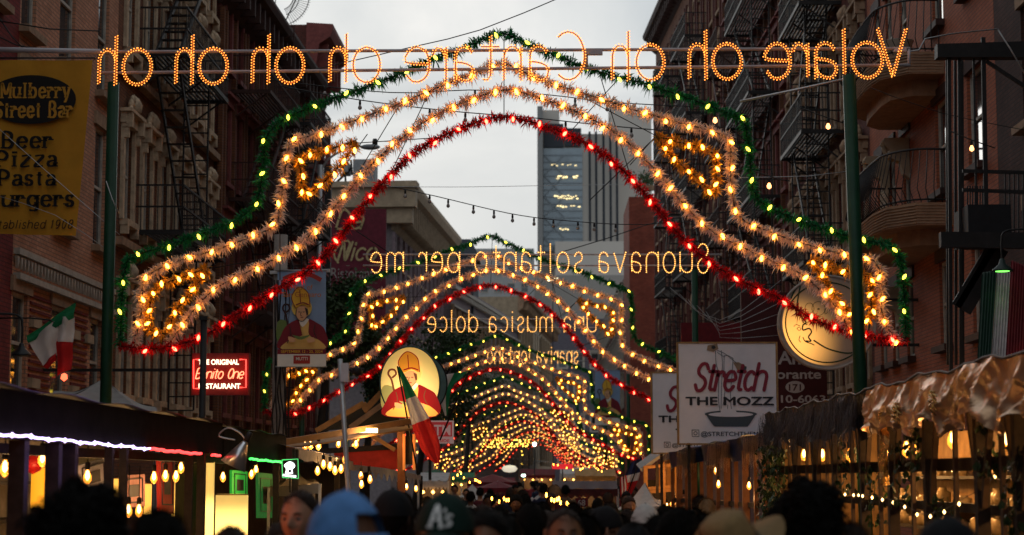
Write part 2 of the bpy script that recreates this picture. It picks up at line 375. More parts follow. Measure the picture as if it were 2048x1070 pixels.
# ---------------------------------------------------------------- facades
_win = {}
def window_meshes(w, h, style, sash_m, trim_m):
    key = (round(w, 2), round(h, 2), style, sash_m.name, trim_m.name)
    if key in _win: return _win[key]
    f = MB(); t = .07
    f.box((-w/2+t/2, .1, h/2), (t, .08, h)); f.box((w/2-t/2, .1, h/2), (t, .08, h))
    f.box((0, .1, t/2), (w-2*t, .08, t)); f.box((0, .1, h-t/2), (w-2*t, .08, t)); f.box((0, .09, h*.5), (w-2*t, .08, .055))
    f.box((0, -.045, -.06), (w+.24, .25, .12), mi=1)                      # sill
    if style in ('trim', 'ornate', 'pediment'):
        for s in (-1, 1): f.box((s*(w/2+.09), -.035, h/2+.02), (.17, .07, h+.04), mi=1)
        f.box((0, -.06, h+.15), (w+.46, .12, .22), mi=1); f.box((0, -.12, h+.29), (w+.6, .24, .07), mi=1)
        if style == 'ornate':
            for s in (-1, 1):
                f.box((s*(w/2+.12), -.13, h+.1), (.14, .2, .3), mi=1); f.box((s*(w/2+.12), -.09, h-.15), (.1, .14, .22), mi=1)
                f.box((s*(w/2+.04), -.09, -.2), (.12, .16, .2), mi=1)
            for k in range(7):
                a = PI*k/6; f.lathe([(.0, -.05), (.08, 0), (.05, .1), (0, .15)], 6, Matrix.Translation((math.cos(a)*w*.34, -.12, h+.32+math.sin(a)*.26)), 1)
            f.lathe([(0, 0), (.12, .05), (.14, .2), (.06, .34), (0, .38)], 8, Matrix.Translation((0, -.16, h+.3)), 1)
        if style == 'pediment':
            f.prism([(-w/2-.3, -.2, h+.33), (w/2+.3, -.2, h+.33), (0, -.2, h+.62)], (0, .18, 0), 1)
    elif style == 'arch':
        for k in range(9):
            a = PI*(k+.5)/9; p = Vector((math.cos(a)*(w/2+.1), -.05, h-.05+math.sin(a)*(w/2+.1)))
            f.box(p, (.16, .1, .3), Matrix.Rotation(PI/2-a, 3, 'Y'), 1)
        for s in (-1, 1): f.box((s*(w/2+.1), -.03, h/2-.1), (.14, .06, h-.2), mi=1)
    else:
        f.box((0, -.02, h+.12), (w+.3, .06, .24), mi=1)
    p = MB(); p.box((0, .1, h/2), (w-2*t, .012, h-2*t))
    _win[key] = (f.mesh('window', [sash_m, trim_m]), p.mesh('pane', M_glass))
    return _win[key]
def building(name, label, a, b, z1, wall_m, bays, rows, trim_m, style='plain', sash_m=None, depth=9, cornice=None, pil=None, group=None, skip=(), lit=(), blinds=.35, belts=(), z0=0):
    a = Vector((a[0], a[1], 0)); b = Vector((b[0], b[1], 0)); L = (b-a).length; rz = math.atan2(b.y-a.y, b.x-a.x)
    root = thing(name, label, 'building', a, rz, group); sash_m = sash_m or M_pale; rnd = random.Random(len(name)*7+int(a.y))
    w = MB(); D = .2
    holes = [(s-ww/2, s+ww/2, z, z+h) for s, ww in bays for z, h in rows]
    xs = sorted({0, L} | {round(x, 4) for h in holes for x in h[:2]}); zs = sorted({z0, z1} | {round(x, 4) for h in holes for x in h[2:]})
    colX = [(s-ww/2, s+ww/2) for s, ww in bays]; rowZ = [(z, z+h) for z, h in rows]
    for x0, x1 in zip(xs, xs[1:]):
        for q0, q1 in zip(zs, zs[1:]):
            mx, mz = (x0+x1)/2, (q0+q1)/2
            if any(c0 < mx < c1 for c0, c1 in colX) and any(r0 < mz < r1 for r0, r1 in rowZ): continue
            w.add([(x0, 0, q0), (x1, 0, q0), (x1, 0, q1), (x0, 0, q1)], [(0, 1, 2, 3)])
    for x0, x1, q0, q1 in holes:
        w.add([(x0, 0, q0), (x0, D, q0), (x0, D, q1), (x0, 0, q1)], [(0, 1, 2, 3)]); w.add([(x1, 0, q0), (x1, 0, q1), (x1, D, q1), (x1, D, q0)], [(0, 1, 2, 3)])
        w.add([(x0, 0, q1), (x0, D, q1), (x1, D, q1), (x1, 0, q1)], [(0, 1, 2, 3)]); w.add([(x0, 0, q0), (x1, 0, q0), (x1, D, q0), (x0, D, q0)], [(0, 1, 2, 3)])
    w.add([(0, 0, z0), (0, depth, z0), (0, depth, z1), (0, 0, z1)], [(0, 1, 2, 3)]); w.add([(L, 0, z0), (L, 0, z1), (L, depth, z1), (L, depth, z0)], [(0, 1, 2, 3)])
    w.add([(0, depth, z0), (L, depth, z0), (L, depth, z1), (0, depth, z1)], [(0, 1, 2, 3)])
    bm_ = w.mesh('wall', wall_m); link('wall', bm_, root)
    r = MB(); r.add([(0, 0, z1-.02), (L, 0, z1-.02), (L, depth, z1-.02), (0, depth, z1-.02)], [(0, 1, 2, 3)]); r.build('roof', M_roof, root)
    room = MB(); room.add([(0.05, .9, z0), (L-.05, .9, z0), (L-.05, .9, z1-.1), (.05, .9, z1-.1)], [(0, 1, 2, 3)]); room.build('interior_wall', M_roof, root)
    for i, (s, ww) in enumerate(bays):
        for j, (z, h) in enumerate(rows):
            fm, pm = window_meshes(ww, h, style, sash_m, trim_m)
            wo = link('window', fm, root, Matrix.Translation((s, 0, z))); link('pane', pm, wo)
            if (i, j) in lit: MB().box((0, .14, h*.62), (ww-.14, .01, h*.66)).build('lit_blind', mat('lit_blind', (.45, .36, .26), .9, var=.1, emit=.16, ecol=(1, .7, .4)), wo)
            elif rnd.random() < blinds:
                k = rnd.choice((.3, .5, .75)); bl = MB().box((0, .15, h-h*k/2-.05), (ww-.12, .01, h*k)); bl.build('blind', M_blind, wo)
    if pil:
        st, pw, pd, q0, q1, pm_ = pil; n = int(L/st); pmesh = MB().box((0, -pd/2, (q0+q1)/2), (pw, pd, q1-q0)).mesh('pilaster', pm_)
        for k in range(n+1):
            s = k*L/n
            if any(x0-.02 < s < x1+.02 for x0, x1 in colX): continue
            link('pilaster', pmesh, root, Matrix.Translation((s, 0, 0)))
    for z, pd, hh, bm2 in belts:
        MB().box((L/2, -pd/2, z), (L-.01, pd, hh)).build('belt_course', bm2, root)
    if cornice:
        pr, hh, cm = cornice; c = MB()
        prof = [(-.02, -hh), (-pr*.35, -hh*.8), (-pr*.45, -hh*.4), (-pr*.9, -hh*.25), (-pr, -hh*.1), (-pr, 0), (.05, .06), (.05, -hh)]
        c.prism([(-.06, y, z1+z) for y, z in prof], (L+.12, 0, 0))
        n = max(3, int(L/.75))
        for k in range(n):
            s = (k+.5)*L/n; c.box((s, -pr*.4, z1-hh*.62), (.14, pr*.7, hh*.55))
        c.build('cornice', cm, root)
    return root
def rows_every(z, h, step, n): return [(z+i*step, h) for i in range(n)]
def bays_every(L, n, w, m=.9): return [(m+(L-2*m)*i/(n-1), w) for i in range(n)]
XL, XR = -8.5, 7.5
b0 = building('brick_building', 'maroon painted brick building at the left edge, behind the yellow banner', (XL, -18), (XL, 29.2), 15.5, B_maroon,
     bays_every(47.2, 14, 1.0, 1.5), rows_every(3.3, 1.6, 3.0, 4), M_brownst, depth=9)
bA = building('brick_building', 'salmon brick building with a dentilled frieze behind the Italian flag', (XL, 29.2), (XL, 36.0), 16.5, B_salmon,
     [(.5, .85), (2.95, 1.05), (5.6, .85)], [(3.3, 1.62), (6.3, 2.3), (9.25, 2.2), (12.4, 2.0)], M_brownst, cornice=(.6, .8, M_brownst), blinds=.2)
fr = MB()
for k in range(34): fr.prism([(.1+k*.2-.07, -.07, 5.48), (.1+k*.2+.07, -.07, 5.48), (.1+k*.2, -.07, 5.28)], (0, .05, 0))
fr.box((3.4, -.06, 5.16), (6.7, .12, .1)); fr.box((3.4, -.05, 5.56), (6.7, .1, .1)); fr.build('frieze', M_pale, bA)
sbm = MB().box((0, -.04, 0), (.5, .08, .16)).mesh('stone_block', M_cream)
for s in (1.3, 3.9, 4.9, 6.2):
    for z in (3.5, 4.5): link('stone_block', sbm, bA, Matrix.Translation((s, 0, z)))
for s, ww in [(1.7, 1.3), (4.3, 1.1), (6.35, .7)]:
    bbm = MB().box((0, -.015, 0), (ww, .03, .05)).mesh('brick_band', B_maroon)
    for k in range(18): link('brick_band', bbm, bA, Matrix.Translation((s, 0, 2.9+k*.12)))
bB = building('ornate_building', 'soot brown tenement with carved window heads and a drop ladder, left side', (XL, 36.02), (XL, 46.8), 15.6, B_brown,
     bays_every(10.8, 6, .8, 1.0), [(3.6, 2.0), (7.1, 1.9), (10.6, 1.9), (13.6, 1.5)], M_carved, 'ornate', cornice=(.7, .9, M_brownst), belts=[(6.6, .18, .16, M_brownst), (10.1, .18, .16, M_brownst)])
bC = building('pilastered_building', 'dark red tenement with close vertical pilasters and a long bracketed cornice, left side', (XL+.1, 46.82), (XL+.45, 61.2), 15.2, B_darkred,
     bays_every(14.4, 9, .7, .9), rows_every(3.6, 2.0, 3.0, 4), M_dkred, 'trim', sash_m=M_rust, cornice=(.75, 1.0, M_rust), pil=(.42, .16, .12, 3.2, 14.1, B_brown))
bD = building('corner_building', 'tall maroon corner house with a stepped cornice end standing against the sky, left side', (XL+.5, 61.22), (XL+.55, 65.6), 17.2, B_darkred,
     bays_every(4.4, 3, .8, .8), rows_every(3.6, 2.0, 3.2, 4), M_dkred, 'trim', sash_m=M_rust, cornice=(.85, 1.7, M_dkred))
bE = building('cornice_building', 'cream corniced corner building above the big maroon restaurant sign', (-7.9, 95), (-6.6, 117), 17.1, mat('ribbed_grey_siding', (.2, .17, .18), .8),
     bays_every(22, 11, .8, 1.4), rows_every(3.6, 1.9, 3.1, 4), M_cream, depth=20, cornice=(1.3, 2.4, M_cream), pil=(.5, .2, .15, 3, 14.6, mat('ribbed_mauve_siding', (.24, .18, .2), .8)))
# cornice return across the side wall that faces us
cr = MB(); cr.box((-.45, 9, 16.3), (.9, 20.6, 1.0)); cr.box((-.3, 9, 15.4), (.6, 20.2, .8)); cr.box((-.6, 9, 16.95), (1.2, 20.8, .3))
cr.build('cornice_return', M_cream, bE)
bF = building('pilastered_building', 'distant mauve pilastered building with dotted white cornices beneath the second light arch', (-6.0, 118), (-2.2, 150), 14.5, mat('mauve_render', (.2, .16, .17), .8),
     bays_every(32, 14, .9, 1.4), rows_every(3.5, 1.9, 2.8, 3), M_pale, pil=(.7, .25, .18, 3, 13, M_brownst), belts=[(14.1, .3, .2, M_pale), (12.9, .25, .12, M_pale), (9.4, .25, .2, M_pale)])
dtm = MB().box((0, -.2, 0), (.3, .25, .3)).mesh('dentil', M_pale)
for k in range(50):
    for z in (13.75, 9.15): link('dentil', dtm, bF, Matrix.Translation((.3+k*.64, 0, z)))
bG = building('cream_building', 'plain cream building with a dark cornice far down the street', (-2.15, 150), (.6, 186), 16.6, M_cream,
     bays_every(36, 14, .8, 1.6), rows_every(3.5, 2, 3.1, 4), M_pale, pil=(2.6, .3, .25, 3, 15, M_cream), cornice=(1.0, 1.2, M_brownst))
bH = building('grey_building', 'slate grey block with two small lit windows closing the street', (.6, 200), (12, 200), 19, mat('slate_render', (.1, .09, .11), .8),
     bays_every(11.4, 6, .9, 1.3), rows_every(3.5, 1.6, 3.4, 4), M_pale, style='trim', depth=10)
bI = building('dark_building', 'small dark mansard house rising behind the cream corniced building', (-9, 126), (-4.9, 126), 17.2, mat('dark_slate', (.04, .045, .055), .8), [(2.6, .9)], [(12.5, 1.4)], M_iron, depth=10)
MB().prism([(-.2, -.1, 17.2), (4.4, -.1, 17.2), (3.9, .6, 18.3), (.3, .6, 18.3)], (0, 8, 0)).build('mansard', mat('dark_slate', 0), bI)
# right side, listed from the far end
bR0 = building('brick_building', 'sooty dark brick building at the right edge of the street', (XR, 30.35), (XR, -18), 18, B_black, bays_every(48.3, 12, 1.0, 2.2), rows_every(4.2, 1.9, 3.2, 4), M_brownst)
bR1 = building('brick_building', 'rose brown brick building with two rounded balconies, right side', (XR, 42.2), (XR, 30.37), 20, B_rose,
     [(1.2, .7), (2.6, .7), (4.2, .75), (7.55, .95), (10.4, 1.25)], [(4.4, 1.6), (7.3, 1.75), (10.5, 1.9), (14, 1.9)], M_rust, sash_m=M_pale, blinds=.6, lit=((4, 1), (1, 0)))
bR2 = building('brick_building', 'dark brown tenement with a fire escape beside the balconies, right side', (XR, 55.4), (XR, 42.22), 21, B_darkred,
     bays_every(13.2, 8, .85, .9), rows_every(4.2, 2.0, 3.3, 5), M_brownst, 'ornate', sash_m=M_pale, belts=[(3.7, .25, .25, M_brownst), (7.1, .15, .15, M_brownst)])
bR3 = building('brick_building', 'maroon tenement with closely ranked windows and iron fire escapes, right side', (XR-.3, 72), (XR, 55.42), 24, B_darkred,
     bays_every(16.6, 10, .8, .9), rows_every(4.2, 2.0, 3.3, 6), M_dkred, 'trim', sash_m=M_pale, pil=(.55, .18, .12, 3.8, 22, B_brown))
bR4 = building('tall_building', 'tall brown building with arched top windows cutting the sky on the right', (5.95, 97), (7.2, 72.02), 25.4, B_brown,
     bays_every(25, 13, .85, 1.2), rows_every(4.2, 2.0, 3.3, 6), M_brownst, 'arch', sash_m=M_rust, cornice=(.7, 1.0, M_rust), pil=(.62, .2, .15, 3.8, 23.5, B_darkred))
bR5 = building('red_brick_building', 'plain red brick party wall rising behind the second light arch, right side', (5.15, 112), (9.5, 112), 19.0, B_orange, [(3.4, .5)], [(17.0, 1.0)], M_brownst, depth=8)
bR6 = building('brick_building', 'far brown row house behind the saint banner on the right', (4.9, 170), (5.2, 121), 15, B_darkred, bays_every(49, 18, .9, 1.5), rows_every(3.6, 1.9, 3, 4), M_pale, 'trim')
# skyscraper
def tower():
    Y = 450.; k = Y/F
    q = lambda px, py: P(px, py, Y)
    con = mat('tower_concrete', (.5, .46, .42), .85, var=.08, nscale=.02); dk = mat('tower_dark_louvre', (.03, .035, .045), .6)
    gl = mat('tower_glass', (.18, .23, .27), .25, var=.3, nscale=.15, spec=.8)
    x0, x1 = q(1075, 500).x, q(1312, 500).x; base = Vector((x0, Y, 0))
    t = thing('skyscraper', 'grey concrete skyscraper with a glazed front and rows of lit windows', 'tower', base)
    X = lambda px: (q(px, 500).x)-x0
    Z = lambda py: q(1100, py).z
    MB().box(((X(1075)+X(1086))/2, 12, Z(212)/2), (X(1086)-X(1075), 24, Z(212))).build('corner_slab', mat('tower_dark_concrete', (.22, .22, .22), .8), t)
    m = MB(); m.box(((X(1086)+X(1240))/2, 14, Z(262)/2), (X(1240)-X(1086), 20, Z(262))); m.box(((X(1086)+X(1120))/2, 14, Z(212)/2), (X(1120)-X(1086), 18, Z(212))); m.build('shaft', con, t)
    MB().box(((X(1228)+X(1312))/2, 26, Z(203)/2), (X(1312)-X(1228), 22, Z(203))).box((X(1250), 22, Z(196)), (6, 8, 3)).build('rear_shaft', con, t)
    MB().box(((X(1087)+X(1166))/2, 3.6, (Z(500)+Z(292))/2), (X(1166)-X(1087), 1, Z(292)-Z(500))).build('glass_front', gl, t)
    MB().box(((X(1088)+X(1128))/2, 3.4, (Z(290)+Z(243))/2), (X(1128)-X(1088), 1, Z(243)-Z(290))).box(((X(1131)+X(1164))/2, 3.4, (Z(288)+Z(252))/2), (X(1164)-X(1131), 1, Z(252)-Z(288))).build('louvre', dk, t)
    for px in (1181, 1194, 1209, 1223, 1236): MB().box((X(px), 3.7, (Z(480)+Z(258))/2), (.55, .7, Z(258)-Z(480))).build('slot', dk, t)
    fr = MB()
    for py in range(306, 500, 14): fr.box(((X(1087)+X(1166))/2, 3.0, Z(py)), (X(1166)-X(1087), .2, .22))
    for i, py in enumerate(range(306, 490, 42)):
        a, b, c, d = X(1089), X(1128), Z(py), Z(py+40)
        for p, r in (((a, c), (b, d)), ((a, d), (b, c))): fr.bar((p[0], 2.9, p[1]), (r[0], 2.9, r[1]), .25, .2)
    fr.build('mullions', mat('tower_mullion', (.2, .23, .26), .6), t)
    lit = mat_glow('lit_office_ceiling', (1, .75, .36), 2.0, False); rnd = random.Random(3)
    for py, x_, n in ((326, 1104, 10), (349, 1112, 9), (352, 1116, 8), (389, 1110, 9), (393, 1118, 8), (409, 1116, 9), (455, 1120, 5)):
        for i in range(n):
            if rnd.random() < .8: MB().box((X(x_+i*5.3+rnd.random()), 2.85, Z(py+rnd.uniform(-1.5, 1.5))), (rnd.uniform(.25, .62), .1, rnd.uniform(.12, .35) if py != 326 else .16)).build('lit_window', lit, t)
    MB().box((X(1215), 9, Z(487)/2), (X(1320)-X(1110), 26, Z(487))).build('podium', con, t)
    MB().box((X(1175), -6, Z(560)/2), (X(1290)-X(1060), 10, Z(560))).build('podium', mat('podium_grey', (.3, .28, .26), .8), t)
tower()
bJ = building('grey_building', 'low pale grey block on the skyline behind the middle arch apex', (P(925, 500, 420).x, 420), (P(1068, 500, 420).x, 420), 54, mat('pale_skyline', (.3, .3, .3), .8), bays_every(16.2, 5, 1.6, 2), rows_every(40, 2, 4, 3), M_pale, depth=12)
# ---------------------------------------------------------------- fire escapes (local frame of a facade: x along, -y to the street)
def fire_escape(label, bld, s0, s1, levels, depth=1.05, m=None, ladders=(), stairs=True, group='iron fire escapes on the tenements'):
    m = m or M_iron; Mw = ORG[bld]
    o = thing('fire_escape', label, 'fire escape', Mw @ Vector((s0, 0, levels[0])), math.atan2(Mw[1][0], Mw[0][0]), group)
    Ls = s1-s0; zb = levels[0]
    for i, z in enumerate(levels):
        z -= zb; p = MB()
        for k in range(11): p.box((Ls/2, -.08-k*(depth-.1)/10, z), (Ls, .045, .03))
        p.box((Ls/2, -depth, z-.03), (Ls, .05, .1)); p.box((0, -depth/2, z-.03), (.05, depth, .1)); p.box((Ls, -depth/2, z-.03), (.05, depth, .1))
        p.build('platform', m, o)
        r = MB()
        for h in (.5, .95): r.box((Ls/2, -depth, z+h), (Ls, .035, .035)); r.box((0, -depth/2, z+h), (.035, depth, .035)); r.box((Ls, -depth/2, z+h), (.035, depth, .035))
        n = int(Ls/.16)
        for k in range(n+1): r.box((k*Ls/n, -depth, z+.47), (.016, .016, .95))
        for k in range(1, 6): r.box((0, -k*depth/6, z+.47), (.016, .016, .95)); r.box((Ls, -k*depth/6, z+.47), (.016, .016, .95))
        r.build('railing', m, o)
        for s in (.15, Ls/2, Ls-.15): MB().bar((s, -depth*.9, z-.06), (s, -.02, z-.75), .03, .04).build('bracket', m, o)
        if i+1 < len(levels) and stairs:
            z2 = levels[i+1]-zb; a, c = (.5, Ls-.6) if i % 2 else (Ls-.6, .5); st = MB()
            for yy in (-.28, -.78): st.bar((a, yy, z), (c, yy, z2), .04, .12)
            for k in range(1, 12): st.box((a+(c-a)*k/12, -.53, z+(z2-z)*k/12), (.16, .5, .02))
            st.build('stair', m, o)
    for s, z0, z1 in ladders:
        l = MB(); s -= s0
        for yy in (-.3, -.85): l.box((s, yy, (z0+z1)/2-zb), (.03, .04, z1-z0))
        n = int((z1-z0)/.3)
        for k in range(n+1): l.box((s, -.575, z0-zb+k*(z1-z0)/n), (.03, .55, .03))
        l.build('ladder', m, o)
    return o
fire_escape('iron fire escape with a long drop ladder on the carved brown tenement, left side', bB, 1.6, 6.6, [7.0, 10.75, 13.9], ladders=[(5.3, 7.2, 11.0), (4.2, 3.4, 7.0)])
fire_escape('rusty red fire escape across the pilastered tenement, upper left', bC, 1.5, 6.5, [6.3, 9.3, 12.2], m=M_rust, ladders=[(6.6, 6.3, 15.2)])
fire_escape('iron fire escape on the far end of the pilastered tenement, left side', bC, 8.6, 13.0, [6.6, 9.7, 12.7], ladders=[(8.6, 3.4, 13.2)])
fire_escape('black fire escape behind the right green pole on the dark tenement', bR2, 5.5, 9.6, [7.3, 10.6, 13.9, 17.2], ladders=[(9.0, 4.0, 17), (6.2, 7.3, 18)])
fire_escape('black fire escape with pale laundry on the maroon tenement, right side', bR3, 8.6, 14.8, [7.4, 10.7, 14.0, 17.3], ladders=[(14.2, 4, 18), (10.0, 7.4, 18)])
fire_escape('fire escape nearest the tall brown building, right side', bR3, 1.6, 6.0, [7.4, 10.7, 14.0, 17.3], m=M_rust, ladders=[(6.2, 4, 18)])
fire_escape('fire escape on the tall brown building, upper right', bR4, 15.5, 20.5, [10.6, 14, 17.2, 20.5], ladders=[(20.5, 6, 21)])
fire_escape('fire escape low on the tall brown building by the third arch', bR4, 8, 12.5, [7.4, 10.6, 14, 17.2, 20.5], ladders=[(12.6, 6, 21)])
# window air conditioners
def ac(label, bld, s, z):
    Mw = ORG[bld]; o = thing('air_conditioner', label, 'air conditioner', Mw @ Vector((s, -.25, z)), math.atan2(Mw[1][0], Mw[0][0]), 'window air conditioners')
    MB().box((0, 0, .2), (.6, .5, .4)).build('housing', M_pale, o); g = MB(); [g.box((0, -.255, .05+k*.06), (.5, .012, .03)) for k in range(6)]; g.build('grille', M_iron, o)
    MB().box((.31, 0, .2), (.02, .4, .3)).build('side_vent', M_iron, o)
ac('white window air conditioner on the maroon tenement near the top edge, right side', bR3, 14.9, 17.75)
ac('lone window air conditioner high on the dark tenement by the fire escape', bR2, 5.2, 14.3)
ac('pale air conditioner low on the dark tenement behind the green garland', bR2, 7.2, 7.6)
# rounded balconies on the rose building
def balcony(label, bld, s0, s1, z, dp=1.2, slab_h=.42, boards=True):
    Mw = ORG[bld]; o = thing('balcony', label, 'balcony', Mw @ Vector(((s0+s1)/2, 0, z)), math.atan2(Mw[1][0], Mw[0][0]), 'rounded balconies')
    h = (s1-s0)/2; pl = [(-h, 0), (-h, -dp*.55), (-h*.75, -dp*.92), (-h*.4, -dp), (h*.4, -dp), (h*.75, -dp*.92), (h, -dp*.55), (h, 0)]
    MB().prism([(x, y, 0) for x, y in pl], (0, 0, -slab_h)).build('slab', mat('tan_clapboard', (.3, .17, .1), .8), o)
    MB().prism([(x*.75, y*.75, -slab_h) for x, y in pl], (0, 0, -.3)).build('corbel', mat('tan_clapboard', 0), o)
    if boards:
        b = MB()
        for k in range(7):
            for p, q in zip(pl, pl[1:]): b.bar((p[0], p[1]-.012, -.05-k*.055), (q[0], q[1]-.012, -.05-k*.055), .03, .018)
        b.build('clapboards', M_brownst, o)
    r = MB(); cv = resample(catmull([Vector((x*.97, y*.97, 0)) for x, y in pl], .05), .13)
    for p in cv:
        n = Vector((p.x/h*.5, p.y/dp, 0)); r.tube([p, p+n*.2+Vector((0, 0, .25)), p+n*.1+Vector((0, 0, .6)), p+Vector((0, 0, 1.0))], .011, 4)
    r.tube([p+Vector((0, 0, 1.0)) for p in cv], .022, 5); r.tube([p+Vector((0, 0, .06)) for p in cv], .018, 5)
    r.build('railing', M_iron, o)
balcony('lower rounded balcony with a pot bellied iron railing, right side', bR1, 3.6, 8.4, 6.98)
balcony('upper rounded balcony with clapboard sides above the end of the lyric sign', bR1, 3.3, 8.0, 9.9)
for i, (z, lab) in enumerate(((7.0, 'louvred wooden shutter leaning on the lower rounded balcony'), (9.95, 'white bucket standing on the upper rounded balcony'))):
    Mw = ORG[bR1]
    if i == 0:
        o = thing('shutter', lab, 'shutter', Mw @ Vector((4.3, -.5, z)), -PI/2); s = MB(); [s.box((0, 0, .08+k*.06), (.5, .03, .035)) for k in range(13)]
        s.build('slats', M_cream, o); MB().box((-.27, 0, .43), (.05, .05, .86)).box((.27, 0, .43), (.05, .05, .86)).build('frame', M_cream, o)
    else: tag(MB().lathe([(.2, 0), (.3, .5), (.32, .52), (.28, .52), (.2, .05)], 16, Matrix.Translation(Mw @ Vector((6.4, -.55, z)))).build('bucket', M_pale), lab, 'bucket')
# carved brackets by the balcony
for lab, s, z in (('carved stone bracket under the upper rounded balcony', 4.4, 8.9), ('carved stone bracket left of the upper balcony, half in shade', 2.2, 8.9), ('carved stone bracket under the lower rounded balcony', 3.6, 5.9)):
    Mw = ORG[bR1]; o = MB(); pr = [(0, 0), (-.5, 0), (-.55, -.1), (-.4, -.25), (-.42, -.4), (-.2, -.5), (-.12, -.75), (0, -.85)]
    o.prism([(-.13, y, z) for y, z in pr], (.26, 0, 0)); o.tube([(0, -.34+.16*math.cos(a), -.2+.16*math.sin(a)) for a in [PI*k/5 for k in range(11)]], .05, 5)
    o.lathe([(0, 0), (.09, .05), (.05, .16), (0, .2)], 6, Matrix.Translation((0, -.5, -.2)))
    x = o.build('corbel', M_cream); x.matrix_world = Matrix.Translation(Mw @ Vector((s, 0, z))) @ Matrix.Rotation(-PI/2, 4, 'Z'); tag(x, lab, 'bracket', 'carved stone brackets')
# black steel gantry at the right edge
def gantry():
    o = thing('steel_gantry', 'black steel platform and stair frame standing before the brick wall, right edge', 'fire escape', (6.2, 27, 0))
    q = lambda x, y, Y=27: P(x, y, Y)
    def bar(nm, a, b, w=.1, h=.1): MB().bar(a, b, w, h).build(nm, M_iron, o, True)
    bar('post', q(1904, 1060), q(1898, 115), .05, .05); bar('post', q(1924, 1060), q(1918, 100), .045, .045)
    bar('post', q(1972, 420), q(1966, 75), .06, .06); bar('post', q(1953, 420), q(1947, 118), .03, .03)
    bar('beam', q(1872, 104), q(2075, 104), .22, .2); bar('beam', q(1872, 91), q(2075, 85), .05, .04)
    bar('brace', q(1972, 122), q(2060, 180), .05, .05); bar('beam', q(1880, 480, 26), q(2075, 482, 26), .15, .22)
    bar('beam', q(1925, 342), q(2075, 346), .05, .05); bar('beam', q(1925, 380), q(2075, 385), .05, .05)
    MB().box(q(1965, 455), (.62, .9, .55)).build('landing_box', mat('dark_panel', (.012, .012, .014), .6), o, True)
    bar('stringer', q(2000, 495), q(1925, 620), .05, .26); bar('stringer', q(1985, 490), q(1912, 612), .05, .14)
    r = MB()
    for k in range(9): r.bar(q(1935+k*5, 372), q(1935+k*5, 418), .018, .018)
    for k in range(7): r.bar(q(2010+k*9, 345), q(2010+k*9, 470), .02, .02)
    r.build('railing', M_iron, o, True)
    for x in (1896, 1912, 1926): bar('downpipe', q(x, 730, 28), q(x-2, 120, 28), .04, .04)
gantry()
# ---------------------------------------------------------------- light arches
YA = 23.6
T_green = translucent(mat('green_tinsel', (.015, .2, .06), .35, metal=.15, var=.5, nscale=30), .3)
T_white = translucent(mat('pearl_tinsel', (.9, .71, .6), .35, metal=0, var=.12, nscale=30, spec=.5), .4)
T_red = translucent(mat('red_tinsel', (.62, .012, .015), .35, metal=.1, var=.35, nscale=30), .35)
T_gold = translucent(mat('gold_tinsel', (.6, .33, .04), .28, metal=.5, var=.4, nscale=30), .25)
GL = {'green': mat_glow('yellow_green_bulb', (1, .72, .06), 5.5), 'white': mat_glow('amber_bulb', (1, .38, .035), 20),
      'red': mat_glow('red_bulb', (1, .06, .03), 17), 'gold': mat_glow('amber_bulb', 0, 0) if False else None}
GL['gold'] = GL['white']
GLF = {'green': mat_glow('far_yellow_green_bulb', (1, .66, .08), 9, False), 'white': mat_glow('far_amber_bulb', (1, .46, .08), 12, False), 'red': mat_glow('far_red_bulb', (1, .08, .03), 9, False)}
GLF['gold'] = GLF['white']
TI = {'green': T_green, 'white': T_white, 'red': T_red, 'gold': T_gold}
O0 = Vector((P(1005, 65, YA).x, YA, 0))
def LA(pts): return catmull([P(x, y, YA)-O0 for x, y in pts], .05)
